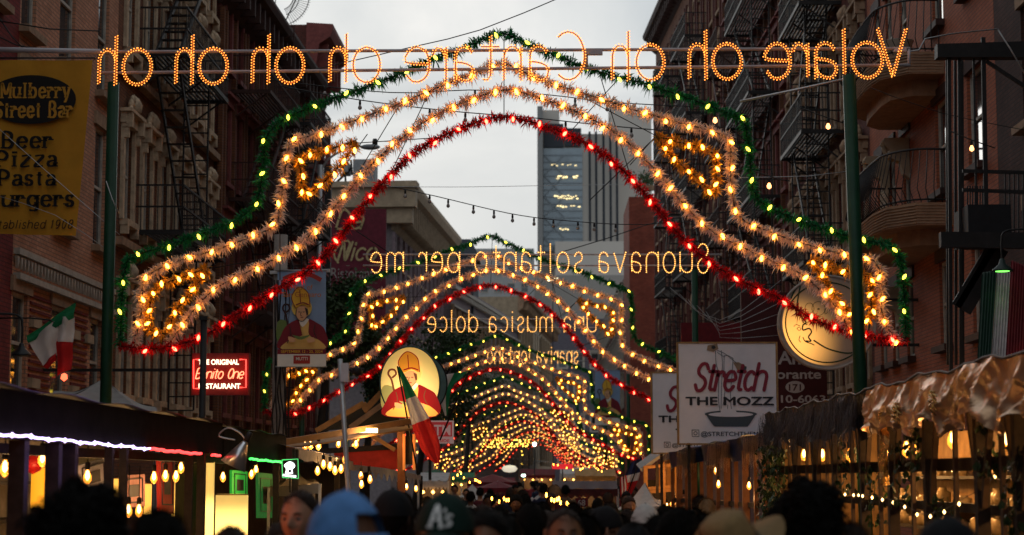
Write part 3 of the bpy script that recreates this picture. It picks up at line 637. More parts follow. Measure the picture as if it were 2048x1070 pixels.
GAR = [
 ('green', [(240, 690), (243, 620), (248, 550), (262, 515), (330, 493), (410, 465), (475, 440), (513, 405), (525, 345), (533, 275), (560, 243), (620, 215), (700, 185), (770, 160), (850, 125), (920, 100), (970, 76), (1005, 66), (1045, 84), (1110, 110), (1180, 138), (1240, 155), (1290, 167), (1335, 182), (1400, 205), (1455, 225), (1488, 245), (1498, 300), (1503, 360), (1515, 398), (1545, 418), (1600, 440), (1680, 468), (1740, 483), (1782, 492), (1799, 515), (1806, 560), (1810, 620), (1812, 680)]),
 ('white', [(268, 690), (282, 630), (286, 565), (305, 545), (360, 520), (430, 500), (490, 478), (545, 455), (558, 430), (566, 370), (574, 315), (582, 284), (610, 275), (650, 262), (720, 237), (800, 207), (860, 182), (920, 157), (1005, 128), (1060, 150), (1120, 172), (1200, 197), (1270, 220), (1340, 240), (1400, 256), (1450, 272), (1461, 290), (1461, 340), (1466, 400), (1482, 437), (1530, 460), (1600, 485), (1660, 502), (1720, 515), (1752, 525), (1762, 560), (1763, 620), (1775, 655), (1795, 685)]),
 ('white', [(340, 685), (372, 640), (405, 600), (445, 568), (500, 542), (560, 512), (612, 478), (650, 435), (692, 388), (742, 330), (792, 285), (850, 243), (920, 207), (1005, 180), (1060, 190), (1120, 210), (1180, 236), (1250, 280), (1310, 340), (1360, 400), (1420, 460), (1480, 492), (1540, 520), (1600, 547), (1645, 585), (1680, 625), (1700, 665)]),
 ('red', [(238, 692), (320, 697), (400, 675), (445, 648), (500, 612), (560, 575), (620, 538), (668, 490), (712, 430), (760, 372), (820, 312), (880, 275), (950, 245), (1012, 234), (1080, 249), (1150, 275), (1210, 310), (1260, 355), (1310, 410), (1350, 460), (1390, 500), (1440, 538), (1500, 570), (1560, 597), (1620, 635), (1680, 658), (1740, 673), (1815, 682)]),
 ('gold', [(712, 281), (655, 300), (600, 314), (603, 350), (606, 392), (650, 362), (690, 318), (714, 284)]),
 ('gold', [(1313, 272), (1360, 285), (1405, 295), (1430, 308), (1433, 345), (1428, 388), (1390, 352), (1345, 315), (1313, 274)]),
 ('gold', [(415, 535), (365, 555), (312, 575), (298, 620), (296, 655), (330, 668), (350, 625), (385, 580), (415, 540)]),
 ('gold', [(1622, 518), (1680, 540), (1735, 553), (1742, 600), (1738, 640), (1695, 620), (1655, 570), (1622, 522)]),
]
def bulb_mesh(m, name='bulb'):
    return MB().lathe([(.006, .03), (.012, .02), (.021, 0), (.0205, -.02), (.012, -.042), (.002, -.05)], 7).mesh(name, m)
BM = {k: bulb_mesh(GL[k]) for k in ('green', 'white', 'red')}; BM['gold'] = BM['white']
def tinsel(mb, pts, rnd, dens, rl, w, flat=1.0):
    """loose blades radiating from a garland's core"""
    cum = resample(pts, 1/dens)
    for i, p in enumerate(cum):
        t = unit(cum[min(i+1, len(cum)-1)]-cum[max(i-1, 0)])
        clump = .72+.38*math.sin(i*.045+rnd.random()*.3)*math.sin(i*.013)
        d = Vector((rnd.gauss(0, 1), rnd.gauss(0, flat), rnd.gauss(0, 1))); d = unit(d-t*d.dot(t))
        d = unit(d+t*rnd.uniform(-.7, .7)); l = rl*rnd.uniform(.55, 1.15)*clump
        s = unit(d.cross(Vector((rnd.gauss(0, 1), rnd.gauss(0, 1), rnd.gauss(0, 1)))))*w*.5
        droop = Vector((0, 0, -l*rnd.uniform(0, .35)))
        a = p+d*.008; m_ = p+d*l*.6; e = p+d*l+droop
        mb.add([a-s*.6, a+s*.6, m_+s, m_-s, e], [(0, 1, 2, 3), (3, 2, 4)])
ar = random.Random(11); ARCH = []
for col, pts in GAR:
    c = LA(pts); mb = MB(); core = MB()
    dens, rl, w = {'green': (720, .135, .016), 'white': (900, .14, .013), 'red': (900, .13, .0135), 'gold': (720, .14, .014)}[col]
    tinsel(mb, c, ar, dens, rl, w); core.tube(c[::3]+[c[-1]], .011, 4)
    step = {'green': .42, 'white': .3, 'red': .36, 'gold': .2}[col]
    bp = []
    for p in resample(c, step)[1:]:
        bp.append((p+Vector((ar.uniform(-.03, .03), -.055+ar.uniform(-.02, .02), ar.uniform(-.04, .01))), ar.uniform(-.9, .9), ar.uniform(-.9, .9)))
    far = MB()
    for p, a, b in bp: far.octa(p, .028, .036)
    ARCH.append((col, mb.mesh('garland', TI[col]), core.mesh('wire_core', M_iron), bp, far.mesh('bulbs', GLF[col])))
WIRES = []; q = lambda x, y: P(x, y, YA+.06)-O0
for a, b in (((1008, 66), (1008, 234)), ((560, 250), (560, 560)), ((716, 286), (880, 275)), ((735, 268), (560, 512)), ((1313, 272), (1120, 170)), ((1310, 275), (1180, 400)), ((1340, 240), (1260, 330)), ((800, 207), (690, 390)), ((605, 390), (800, 520)), ((1430, 390), (1330, 430)), ((1235, 160), (1130, 275)), ((860, 180), (780, 350)), ((1462, 300), (1500, 300)), ((285, 560), (245, 560)), ((340, 680), (300, 690)), ((415, 538), (560, 512)), ((1200, 150), (1260, 350))):
    WIRES.append(MB().tube([q(*a), q(*b)], .006, 4).mesh('guy_wire', M_iron))
order = ['first', 'second', 'third', 'fourth', 'fifth', 'sixth', 'seventh', 'eighth', 'ninth', 'tenth', 'eleventh', 'twelfth', 'thirteenth']
SPEC = [(1005, 65, 23.6, 0), (983, 471, 41, .035), (995, 670, 61.6, .03), (1010, 752, 80, .02), (1045, 800, 99, .01), (1062, 828, 118, 0), (1072, 848, 137, 0), (1078, 862, 156, 0), (1084, 873, 175, 0), (1088, 882, 195, 0), (1091, 889, 215, 0), (1094, 895, 236, 0)]
ARCHES = []
for i, (px, py, Y, roll) in enumerate(SPEC):
    ap = P(px, py, Y); zl = P(1005, 65, YA).z
    lab = ('garlanded light arch nearest the camera, spanning the whole street' if i == 0 else '%s garlanded light arch down the street, counted from the nearest' % order[i])
    R = Matrix.Rotation(roll, 4, 'Y')
    off = R @ Vector((0, 0, zl)); loc = Vector((ap.x-off.x, Y, ap.z-off.z))
    o = thing('light_arch', lab, 'light arch', (loc.x, Y, 0), 0, 'festive garlanded light arches')
    MM = Matrix.Translation((0, 0, loc.z)) @ R
    for col, gm, cm, bp, fm in ARCH:
        g = link(col+'_garland' if col != 'white' else 'pearl_garland', gm, o, MM); link('wire_core', cm, g)
        if i < 3:
            for p, a, b in bp:
                link('bulb', BM[col], g, Matrix.Translation(p) @ Matrix.Rotation(a, 4, 'X') @ Matrix.Rotation(b, 4, 'Y'))
        else: tag(link('bulbs', fm, g), kind='stuff')
    if i < 5:
        for wm in WIRES: link('guy_wire', wm, o, MM)
    ARCHES.append(o)
    # posts that carry the arch
    if i == 0: ends = [(P(227, 165, Y+.12), .075), (P(1698, 150, Y-.3), .085)]
    elif i == 1: ends = [(P(605, 735, Y+.1), .06), (P(1389, 540, Y+.1), .07)]
    else: ends = [(Vector((ap.x-4.35, Y+.1, ap.z-1.5)), .06), (Vector((ap.x+4.35, Y+.1, ap.z-1.3)), .06)]
    for e, r in ends:
        MB().tube([(e.x+(.11 if (i == 0 and e.x > 0) else 0), e.y, 0), e], r, 10).build('post', M_green, o, True)
# ---------------------------------------------------------------- lyric signs of bulbs
LED = mat_glow('orange_led_dot', (1, .31, .045), 3.3, False); LED2 = mat_glow('warm_led_dot', (1, .5, .12), 3.6, False)
M_rope = mat('amber_rope_light', (.35, .1, .02), .5, var=0, emit=.22, ecol=(1, .2, .03))
M_alu = mat('lilac_grey_aluminium', (.46, .43, .45), .6, metal=0, var=.12)
def lyric_letter(o, ch, xl, xr, yb, yx, Y, r, led, step, double):
    a = P(xr, yb, Y); b = P(xl, yb, Y); w = a.x-b.x; xh = P(xl, yx, Y).z-b.z
    m = MB(); rope = MB()
    for st in G[ch]:
        pts = [Vector((a.x-u*w, Y, b.z+(a.z-b.z)*(1-u)+v*xh)) for u, v in st]
        pts = [Vector((p.x, Y, p.z)) for p in (catmull(pts, step*.5) if len(pts) > 3 else smooth_lin(pts, step*.5))]
        rope.tube(resample(pts, step*2)+[pts[-1]], r*(.9 if double else .7), 5)
        rs = resample(pts, step)
        for i, p in enumerate(rs):
            t = unit(rs[min(i+1, len(rs)-1)]-rs[max(i-1, 0)]); n = Vector((t.z, 0, -t.x))
            if double:
                for s in (-1, 1): m.octa(p+n*s*r*1.5+Vector((0, -r*.9, 0))+(t*step*.5 if s > 0 else Vector()), r*.95)
            else: m.octa(p+Vector((0, -r*.8, 0)), r*.85)
    l = rope.build('letter', M_rope, o, True); tag(m.build('led_dots', led, l, True), kind='stuff')
def smooth_lin(pts, step):
    out = []
    for a, b in zip(pts, pts[1:]):
        k = max(1, int((b-a).length/step)); out += [a.lerp(b, j/k) for j in range(k)]
    return out+[pts[-1]]
L1 = [('V', 1757, 1814), ('o', 1705, 1765), ('l', 1672, 1706), ('a', 1630, 1674), ('r', 1586, 1616), ('e', 1531, 1581), ('o', 1426, 1483), ('h', 1379, 1412), ('o', 1273, 1328), ('h', 1225, 1257),
      ('C', 1111, 1169), ('a', 1058, 1098), ('n', 1008, 1042), ('t', 962, 997), ('a', 909, 948), ('r', 866, 892), ('e', 810, 859), ('o', 706, 760), ('h', 660, 692), ('o', 552, 607), ('h', 505, 537), ('o', 398, 454), ('h', 352, 384), ('o', 246, 302), ('h', 198, 231)]
sg = thing('lyric_sign', 'orange bulb lettering on two rails above the nearest arch, reading Volare oh oh Cantare backwards', 'light sign', P(1010, 1000, YA-.25)*1.0, 0, 'song lyric light signs')
for ch, xl, xr in L1:
    yb = 168-11*(xl-240)/1200; lyric_letter(sg, ch, xl, xr, yb, yb-68, YA-.3, .0105, LED, .037, True)
YS = YA-.22
for (a, b, r) in (((150, 104), (1820, 97), .022), ((195, 146), (1820, 130), .022), ((1818, 98), (1818, 131), .02), ((1172, 100), (1172, 135), .03), ((-20, 99), (200, 103), .035)):
    MB().tube([P(*a, YS), P(*b, YS)], r, 6).build('rail', M_alu, sg, True)
MB().box((P(1188, 104, YS)), (.22, .06, .08)).build('clamp_plate', M_alu, sg, True); MB().box(P(1800, 99, YS), (.16, .05, .06)).build('clamp_plate', M_alu, sg, True)
def lyric_line(label, words, x_right, x_left, yb, yx, Y, r, step, rails):
    o = thing('lyric_sign', label, 'light sign', P((x_left+x_right)/2, 950, Y), 0, 'song lyric light signs')
    lay, Wd = layout(words, 1, .3, .8); k = (x_right-x_left)/Wd
    for ch, sts in lay:
        us = [p[0] for s in sts for p in s]; u0, u1 = min(us), max(us)
        if u1-u0 < .05: u0 -= .1; u1 += .1
        lyric_letter(o, ch, x_right-u1*k, x_right-u0*k, yb, yx, Y, r, LED2, step, False)
    for yy in rails: MB().tube([P(x_left-15, yy, Y+.05), P(x_right+25, yy, Y+.05)], .018, 5).build('rail', M_alu, o, True)
lyric_line('backwards bulb lettering suonava soltanto per me across the second arch', 'Suonava soltanto per me', 1418, 741, 545, 505, 40.6, .017, .045, (509, 531))
lyric_line('backwards bulb lettering una musica dolce hung before the third arch', 'una musica dolce', 1192, 855, 664, 634, 58, .02, .055, (638, 655))
lyric_line('backwards bulb lettering spariva lontano at the fourth arch', 'spariva lontano', 1156, 975, 727, 703, 79, .024, .07, (706, 722))
# far gold light clusters that close the tunnel
for lab, x0, x1, y0, y1, Y in (('small glowing yellow light sign low in the tunnel of arches', 990, 1045, 902, 927, 150), ('wide dotted yellow light line far down the tunnel', 955, 1058, 880, 893, 130), ('bright lit kiosk front beneath the far arches', 905, 945, 890, 915, 170)):
    m = MB(); rr = random.Random(x0)
    for k in range(int((x1-x0)*(y1-y0)/14)): m.octa(P(rr.uniform(x0, x1), rr.choice([y0+(y1-y0)*j/3 for j in range(4)])+rr.uniform(-1, 1), Y), .04)
    o = thing('dotted_light_sign', lab, 'light sign', P(x0, 950, Y)); l = tag(m.build('led_dots', GLF['green'], o, True), kind='stuff')
    f = MB(); [f.bar(P(x0, y, Y+.1), P(x1, y, Y+.1), .04, .04) for y in (y0, y1)]; [f.bar(P(x, y0, Y+.1), P(x, 1010, Y+.1), .05, .05) for x in (x0, x1)]; f.build('frame', M_iron, o, True)
# ---------------------------------------------------------------- banners and signs
def cloth_panel(corners, Y, nu=14, nv=18, wav=.03, seed=1, th=.006):
    """hanging cloth through four photo corners (tl, tr, br, bl), with soft folds"""
    c = [P(x, y, Y) for x, y in corners]; rnd = random.Random(seed); ph = [rnd.uniform(0, 6) for _ in range(6)]
    def fn(u, v):
        p = (c[0].lerp(c[1], u)).lerp(c[3].lerp(c[2], u), v)
        return p+Vector((0, wav*(math.sin(u*9+ph[0]+v*2)*.5+math.sin(v*5+ph[1]+u*5)*.35+math.sin(u*23+ph[2]-v*6)*.12), 0))
    return fn
def flat_sign_frame(x0, y0, x1, y1, Y):
    a = P(x0, y0, Y); b = P(x1, y1, Y); return a, b, (b.x-a.x), (a.z-b.z)
# yellow bar banner
def yellow_banner():
    Y = 25.2; o = thing('banner', 'yellow cloth banner reading Beer Pizza Pasta Burgers, hanging at the left edge', 'banner', P(60, 470, Y))
    ye = mat('mustard_cloth', (.50, .23, .016), .8, var=.12, nscale=3, sheen=.2); bk = mat('black_print', (.012, .01, .009), .7, var=0); ylw = mat('mustard_print', (.5, .24, .03), .8, var=0)
    cor = [(-62, 120), (186, 121), (152, 472), (-45, 466)]; fn = cloth_panel(cor, Y, wav=.035, seed=4)
    MB().grid(fn, 30, 36).build('cloth', ye, o, True)
    ey = Y-.06; el = MB(); c = P(62, 199, ey); rx, rz = P(152, 199, ey).x-c.x, c.z-P(62, 248, ey).z
    n = 40; el.add([(c.x+rx*math.cos(2*PI*k/n), ey, c.z+rz*math.sin(2*PI*k/n)) for k in range(n)], [tuple(range(n))]); el.build('oval_print', bk, o, True)
    def line(txt, x, yb, yx, m, dy=.065, wf=.8, gap=.3, stem=.3, shear=0, x1=None, serif=True):
        Yt = Y-dy; a = P(x, yb, Yt); xh = P(x, yx, Yt).z-a.z; mb = MB()
        slab_text(mb, txt, a.x, a.z, xh, Yt, stem=stem, thin=.15, wf=wf, gap=gap, center=True, shear=shear, serif=serif); mb.build('lettering', m, o, True)
    line('Mulberry', 71, 195, 175, ylw, .064, .66, .34, .22); line('Street Bar', 67, 234, 213, ylw, .064, .62, .3, .22)
    for t, yb, yx in (('Beer', 295, 274), ('Pizza', 332, 312), ('Pasta', 370, 350), ('Burgers', 412, 391)): line(t, 54 if t != 'Burgers' else 62, yb, yx, bk, .05, 1.0, .42, .3)
    line('Established 1908', 58, 457, 445, mat('brown_print', (.09, .04, .012), .8, var=0), .05, .8, .35, .16, .2, serif=False)
    MB().tube([P(-80, 116, Y), P(190, 116, Y)], .012, 6).build('rod', M_iron, o, True)
    MB().tube([P(186, 121, Y), P(200, 111, Y)], .006, 4).build('tie', M_iron, o, True)
yellow_banner()
# printed saint figures: layered flat prints, plain generic bishop
SK = mat('print_skin', (.7, .38, .2), .7, var=0)
def bishop(o, px, py, sx, sy, Y, cols, glow=None):
    """px,py = photo centre, sx,sy = half size in photo pixels; a generic mitred bishop print"""
    lay = [0]
    def shape(nm, pts, key, closed_smooth=True):
        lay[0] += 1; yy = Y-.004*lay[0]
        v = [P(px+u*sx, py+w*sy, yy) for u, w in pts]
        if closed_smooth: v = catmull(v, .04, closed=True)
        mb = MB(); c = sum(v, Vector())/len(v); n = len(v); mb.add([c]+v, [(0, 1+i, 1+(i+1) % n) for i in range(n)]); mb.build(nm, cols[key], o, True)
    def line(nm, pts, key, w):
        lay[0] += 1; yy = Y-.004*lay[0]; mb = MB(); v = catmull([P(px+u*sx, py+t*sy, yy) for u, t in pts], .02)
        ribbon(mb, [Vector((a.x, yy, a.z)) for a in v], w, yy); mb.build(nm, cols[key], o, True)
    shape('hill_print', [(-1, .1), (-.7, .05), (-.45, .25), (-.5, .6), (-1, .7)], 'hill')
    shape('halo_print', [(.42*math.cos(a), -.33+.3*math.sin(a)) for a in [k*PI/6 for k in range(12)]], 'halo')
    line('staff_print', [(-.62, -.2), (-.5, -.3), (-.56, -.42), (-.72, -.42), (-.78, -.3), (-.66, -.12), (-.55, .3)], 'dark', .03)
    shape('cape_print', [(-.15, .02), (-.6, .2), (-.85, .5), (-.9, .95), (.95, .95), (.95, .35), (.6, .12), (.25, .0)], 'cape')
    shape('robe_print', [(-.1, .05), (.02, .3), (.05, .5), (-.55, .68), (-.8, .95), (.92, .95), (.75, .68), (.3, .5), (.28, .06)], 'robe')
    shape('collar_print', [(-.12, .0), (.02, .26), (.3, .02), (.12, -.04)], 'white')
    shape('face_print', [(-.21, -.3), (-.24, -.1), (-.11, .06), (.05, .08), (.23, -.07), (.24, -.32), (0, -.4)], 'skin')
    shape('hair_print', [(.12, -.34), (.24, -.3), (.26, -.12), (.2, -.1), (.16, -.22)], 'dark')
    shape('mitre_print', [(-.27, -.34), (-.42, -.66), (-.12, -.96), (.26, -.78), (.34, -.36), (.05, -.44)], 'gold')
    line('mitre_outline', [(-.27, -.34), (-.42, -.66), (-.12, -.96), (.26, -.78), (.34, -.36)], 'cape', .014); line('mitre_cross', [(-.08, -.86), (-.05, -.5)], 'cape', .014); line('face_outline', [(-.21, -.3), (-.24, -.1), (-.11, .06), (.05, .08), (.23, -.07)], 'dark', .01); line('nose_print', [(-.02, -.2), (-.06, -.1), (-.01, -.09)], 'dark', .01); line('cape_fold', [(-.5, .25), (-.45, .5), (-.6, .75)], 'dark', .014); line('cape_fold', [(.55, .2), (.5, .4), (.62, .6)], 'dark', .014)
    line('mitre_band', [(-.22, -.42), (.05, -.48), (.28, -.42)], 'cape', .02)
    for u in (-.1, .08): line('eye_print', [(u-.03, -.2), (u+.03, -.2)], 'dark', .012)
    line('mouth_print', [(-.04, -.04), (.05, -.04)], 'cape', .012)
    shape('hand_print', [(-.55, .55), (-.3, .6), (-.25, .7), (-.5, .72)], 'skin'); shape('hand_print', [(.2, .62), (.5, .58), (.55, .7), (.25, .74)], 'skin')
    shape('book_print', [(-.4, .5), (-.1, .56), (.35, .5), (.1, .62), (-.15, .64)], 'hill')
def pm(n, c): return mat('print_'+n, c, .7, var=.05)
PR = dict(hill=pm('green', (.14, .2, .06)), halo=pm('yellow', (.8, .55, .12)), dark=pm('dark', (.05, .03, .03)), cape=pm('maroon', (.2, .02, .03)), robe=pm('ochre', (.75, .45, .13)), white=pm('white', (.8, .75, .66)), skin=SK, gold=pm('gold', (.8, .45, .05)))
def saint_banner(label, x0, y0, x1, y1, Y, lettering=True):
    o = thing('banner', label, 'banner', P((x0+x1)/2, y1, Y), 0, 'street banners with a bishop')
    fn = cloth_panel([(x0, y0), (x1, y0), (x1, y1), (x0, y1)], Y, wav=.01, seed=int(x0))
    MB().grid(fn, 8, 14).build('cloth', pm('sky_blue', (.24, .34, .5)), o, True)
    W_, H_ = x1-x0, y1-y0; ym = lambda t: y0+H_*t
    bishop(o, (x0+x1)/2, ym(.5), W_*.5, H_*.34*1.0, Y-.03, PR)
    def rect(nm, u0, t0, u1, t1, m, d): 
        a = P(x0+W_*u0, ym(t0), Y-d); b = P(x0+W_*u1, ym(t1), Y-d); MB().add([(a.x, Y-d, a.z), (b.x, Y-d, a.z), (b.x, Y-d, b.z), (a.x, Y-d, b.z)], [(0, 1, 2, 3)]).build(nm, m, o, True)
    rect('stripe_print', 0, .82, 1, .87, PR['cape'], .1); rect('white_print', 0, .865, 1, 1, PR['white'], .098)
    rect('badge_print', .33, .885, .67, .97, pm('badge_red', (.38, .04, .03)), .104)
    def txt(s, x, yb, h, m, d, w=None, bold=.01):
        a = P(x, yb, Y-d); hh = P(x, yb-h, Y-d).z-a.z; mb = MB(); put_text(mb, s, a.x, a.z, Y-d, hh, bold, width=(w*Y/F if w else None)); mb.build('lettering', m, o, True)
    if lettering:
        org = pm('orange', (.5, .17, .04)); cx = (x0+x1)/2
        txt('Feast of', cx, ym(.2), H_*.055, org, .1, W_*.45); txt('San Gennaro', cx, ym(.275), H_*.055, org, .1, W_*.8)
        txt('SEPTEMBER 12 - 22, 2024', cx, ym(.857), H_*.028, PR['gold'], .108, W_*.86); txt('MUTTI', cx, ym(.935), H_*.035, PR['white'], .11, W_*.24)
        mb = MB(); v = catmull([P(x0+W_*a, ym(b), Y-.105) for a, b in ((.12, .09), (.3, .05), (.5, .04), (.7, .05), (.9, .1))], .03); ribbon(mb, [Vector((p.x, Y-.105, p.z)) for p in v], .07, Y-.105, cap=False); mb.build('scroll_print', pm('badge_red', 0), o, True)
    r = MB(); r.tube([P(x0-4, y0, Y), P(x1+2, y0, Y)], .015, 6).tube([P(x0-4, y1, Y), P(x1+2, y1, Y)], .015, 6); r.build('rod', M_steel, o, True)
saint_banner('tall printed bishop banner on the lamp pole at the left, above the booths', 555, 541, 652, 733, 29)
saint_banner('faint printed bishop banner behind the arches on the right', 1190, 740, 1240, 850, 74, False)
# round lit lightbox with the bishop
def round_lightbox():
    Y = 27.5; o = thing('round_sign', 'glowing oval lightbox with a painted bishop above the left booths', 'lit sign', P(820, 840, Y))
    def em(n, c, s):
        m = mat('lit_'+n, tuple(min(.7, x) for x in c), .5, var=0); nt = m.node_tree; N = nt.nodes; L = nt.links; b = N['Principled BSDF']
        # lamp inside the box sits low: the panel is brighter near it
        tc = N.new('ShaderNodeTexCoord'); d = N.new('ShaderNodeVectorMath'); d.operation = 'DISTANCE'; d.inputs[1].default_value = (.02, 0, .33)
        L.new(tc.outputs['Object'], d.inputs[0]); mr = N.new('ShaderNodeMapRange'); mr.inputs[1].default_value = 0; mr.inputs[2].default_value = .75; mr.inputs[3].default_value = s*2.3; mr.inputs[4].default_value = s*.5
        mr.interpolation_type = 'SMOOTHERSTEP'; L.new(d.outputs['Value'], mr.inputs[0]); L.new(mr.outputs[0], b.inputs['Emission Strength']); b.inputs['Emission Color'].default_value = c+(1,); return m
    cols = dict(hill=em('olive', (.5, .4, .1), .5), halo=em('cream', (1, .6, .14), .7), dark=em('brown', (.22, .06, .02), .6), cape=em('crimson', (.36, .012, .01), .55), robe=em('amber', (1, .42, .06), .8), white=em('pale', (1, .75, .35), .9), skin=em('face', (.95, .42, .13), .62), gold=em('orange', (.95, .3, .02), .7))
    cx, cy, rx, ry = 820, 766, 60, 73; n = 48
    ring = [P(cx+rx*math.cos(2*PI*k/n), cy+ry*math.sin(2*PI*k/n), Y) for k in range(n)]
    MB().prism(ring, (0, .22, 0)).build('case', mat('teal_case', (.05, .1, .1), .6), o, True)
    f = MB(); f.add([p+Vector((0, -.003, 0)) for p in ring], [tuple(range(n))]); f.build('lit_panel', em('panel', (1, .62, .17), .8), o, True)
    MB().tube([p+Vector((0, -.004, 0)) for p in ring], .014, 5, closed=True).build('rim', mat('teal_case', 0), o, True)
    bishop(o, cx, cy+2, rx*.93, ry*.92, Y-.006, cols)
    MB().tube([P(815, 838, Y+.1), P(815, 880, Y+.1)], .03, 6).build('stem', M_iron, o, True)
    o2 = thing('round_sign', 'teal back of a second oval sign peeping out behind the glowing bishop lightbox', 'sign', P(862, 800, Y+.8))
    ring = [P(846+48*math.cos(2*PI*k/n), 768+58*math.sin(2*PI*k/n), Y+.8) for k in range(n)]
    MB().prism(ring, (0, .15, 0)).build('case', mat('teal_panel', (.12, .2, .19), .6), o2, True); MB().tube([P(850, 820, Y+.9), P(850, 890, Y+.9)], .03, 6).build('stem', M_iron, o2, True)
    MB().tube(ring, .012, 5, closed=True).build('rim', M_iron, o2, True)
round_lightbox()
# white printed mozzarella signs
M_wsheet = mat('white_vinyl', (.78, .73, .74), .6, var=.06, nscale=3); M_blk = mat('black_vinyl', (.03, .03, .035), .6, var=0); M_rred = mat('raspberry_vinyl', (.27, .03, .05), .6, var=0); M_gry = mat('slate_vinyl', (.07, .085, .095), .6, var=0)
def mozz_sign(label, x0, y0, x1, y1, Y, yaw_px=0):
    o = thing('stall_sign', label, 'sign', P((x0+x1)/2, y1, Y), 0, 'white mozzarella stall signs')
    a = P(x0, y0, Y); b = P(x1, y1, Y); Wd, H = b.x-a.x, a.z-b.z; X = lambda u: a.x+Wd*u; Z = lambda t: a.z-H*t
    MB().box((X(.5), Y+.03, Z(.5)), (Wd, .05, H)).build('panel', M_wsheet, o, True)
    fr = MB()
    for u in (-.012, 1.012): fr.box((X(u), Y+.035, Z(.5)), (.03, .09, H+.05))
    for t in (-.008, 1.01): fr.box((X(.5), Y+.035, Z(t)), (Wd, .085, .025))
    fr.build('batten_frame', M_wood, o, True)
    ry = Y-.004; cr = MB()
    for u, t, u2, t2 in ((.1, .02, .2, .18), (.75, .05, .9, .2), (.03, .5, .12, .8)):
        pass
    def stroke(mb, pts, w, d=0): 
        v = catmull([Vector((X(u), ry-d, Z(t))) for u, t in pts], .02); ribbon(mb, v, w, ry-d)
    def poly(nm, pts, m, d):
        v = [Vector((X(u), ry-d, Z(t))) for u, t in pts]; c = sum(v, Vector())/len(v); n = len(v)
        MB().add([c]+v, [(0, 1+i, 1+(i+1) % n) for i in range(n)]).build(nm, m, o, True)
    # hands, ladle and strings of cheese
    poly('knob_print', [(.30, .02), (.40, .0), (.41, .055), (.36, .085), (.29, .07)], mat('tan_vinyl', (.3, .2, .13), .6, var=0), .001); poly('knob_print', [(.34, .025), (.37, .02), (.385, .045), (.36, .06), (.34, .05)], M_blk, .003)
    poly('ladle_print', [(.56, .19), (.62, .19), (.70, .235), (.69, .27), (.655, .29), (.60, .265)], mat('tan_vinyl', 0), .001); poly('ladle_print', [(.64, .24), (.70, .235), (.695, .265), (.66, .285)], M_gry, .003)
    s = MB()
    for pts in ([(.38, .08), (.385, .2), (.41, .32), (.405, .55), (.42, .7), (.41, .74)], [(.44, .07), (.45, .2), (.44, .4), (.43, .68)], [(.4, .07), (.47, .1), (.55, .16), (.61, .21)], [(.56, .15), (.55, .3), (.53, .5), (.54, .68), (.58, .74)], [(.47, .12), (.465, .3), (.47, .5), (.45, .62)], [(.4, .09), (.46, .13), (.5, .12), (.56, .15)], [(.5, .62), (.49, .7), (.47, .74)]): stroke(s, pts, .009, .001)
    s.build('cheese_strings', M_gry, o, True)
    lay, Wt = layout('Stretch', 1, .1, .62, .22); sc_ = Wd*.72/Wt; mb = MB()
    for ch, sts in lay:
        for st in sts:
            v = [Vector((X(.155)+p.x*sc_, ry-.006, Z(.47)+p.z*sc_*1.0)) for p in smooth2(st, .08)]; ribbon(mb, v, .058, ry-.006)
    mb.build('red_script', M_rred, o, True)
    t = MB(); [put_text(t, 'THE MOZZ', X(.52)+dx, Z(.62)+dz, ry-.004-k_*.0006, H*.085, 0.0, width=Wd*.9) for k_, (dx, dz) in enumerate(((0, 0), (.009, 0), (-.009, 0), (0, .006), (0, -.006)))]; t.build('lettering', M_blk, o, True)
    poly('bowl_print', [(.27, .71), (.79, .71), (.73, .8), (.7, .835), (.36, .835), (.33, .8)], M_gry, .002)
    poly('bowl_rim_print', [(.53+.27*math.cos(k*PI/12), .71+.035*math.sin(k*PI/12)) for k in range(24)], M_gry, .004)
    poly('cheese_print', [(.53+.23*math.cos(k*PI/12), .715+.024*math.sin(k*PI/12)) for k in range(24)], M_wsheet, .006); poly('cheese_print', [(.43, .66), (.42, .735), (.62, .735), (.57, .66)], M_wsheet, .007)
    g = MB(); sq = [(.13, .87), (.2, .87), (.2, .935), (.13, .935)]; v = [Vector((X(u), ry-.003, Z(q_))) for u, q_ in sq]; ribbon(g, catmull(v+[v[0]], .4)[:], .012, ry-.003)
    ribbon(g, [Vector((X(.165)+.028*math.cos(a), ry-.003, Z(.9025)+.028*math.sin(a))) for a in [k*PI/8 for k in range(17)]], .01, ry-.003); g.build('emblem_print', M_blk, o, True)
    t = MB(); put_text(t, '@STRETCHTHEMOZZ', X(.22), Z(.93), ry-.004, H*.045, .01, width=Wd*.62*1.22, center=False); t.build('lettering', M_blk, o, True)
    for u in (.1, .9): MB().box((X(u), Y+.09, b.z/2), (.05, .05, b.z)).build('post', M_darkwood, o, True)
mozz_sign('large white sign with a cheese bowl, in front, on the right stall roof', 1357, 687, 1554, 886, 31)
mozz_sign('half hidden white sign with the same print, behind and left of the larger one', 1305, 746, 1478, 905, 35.2)
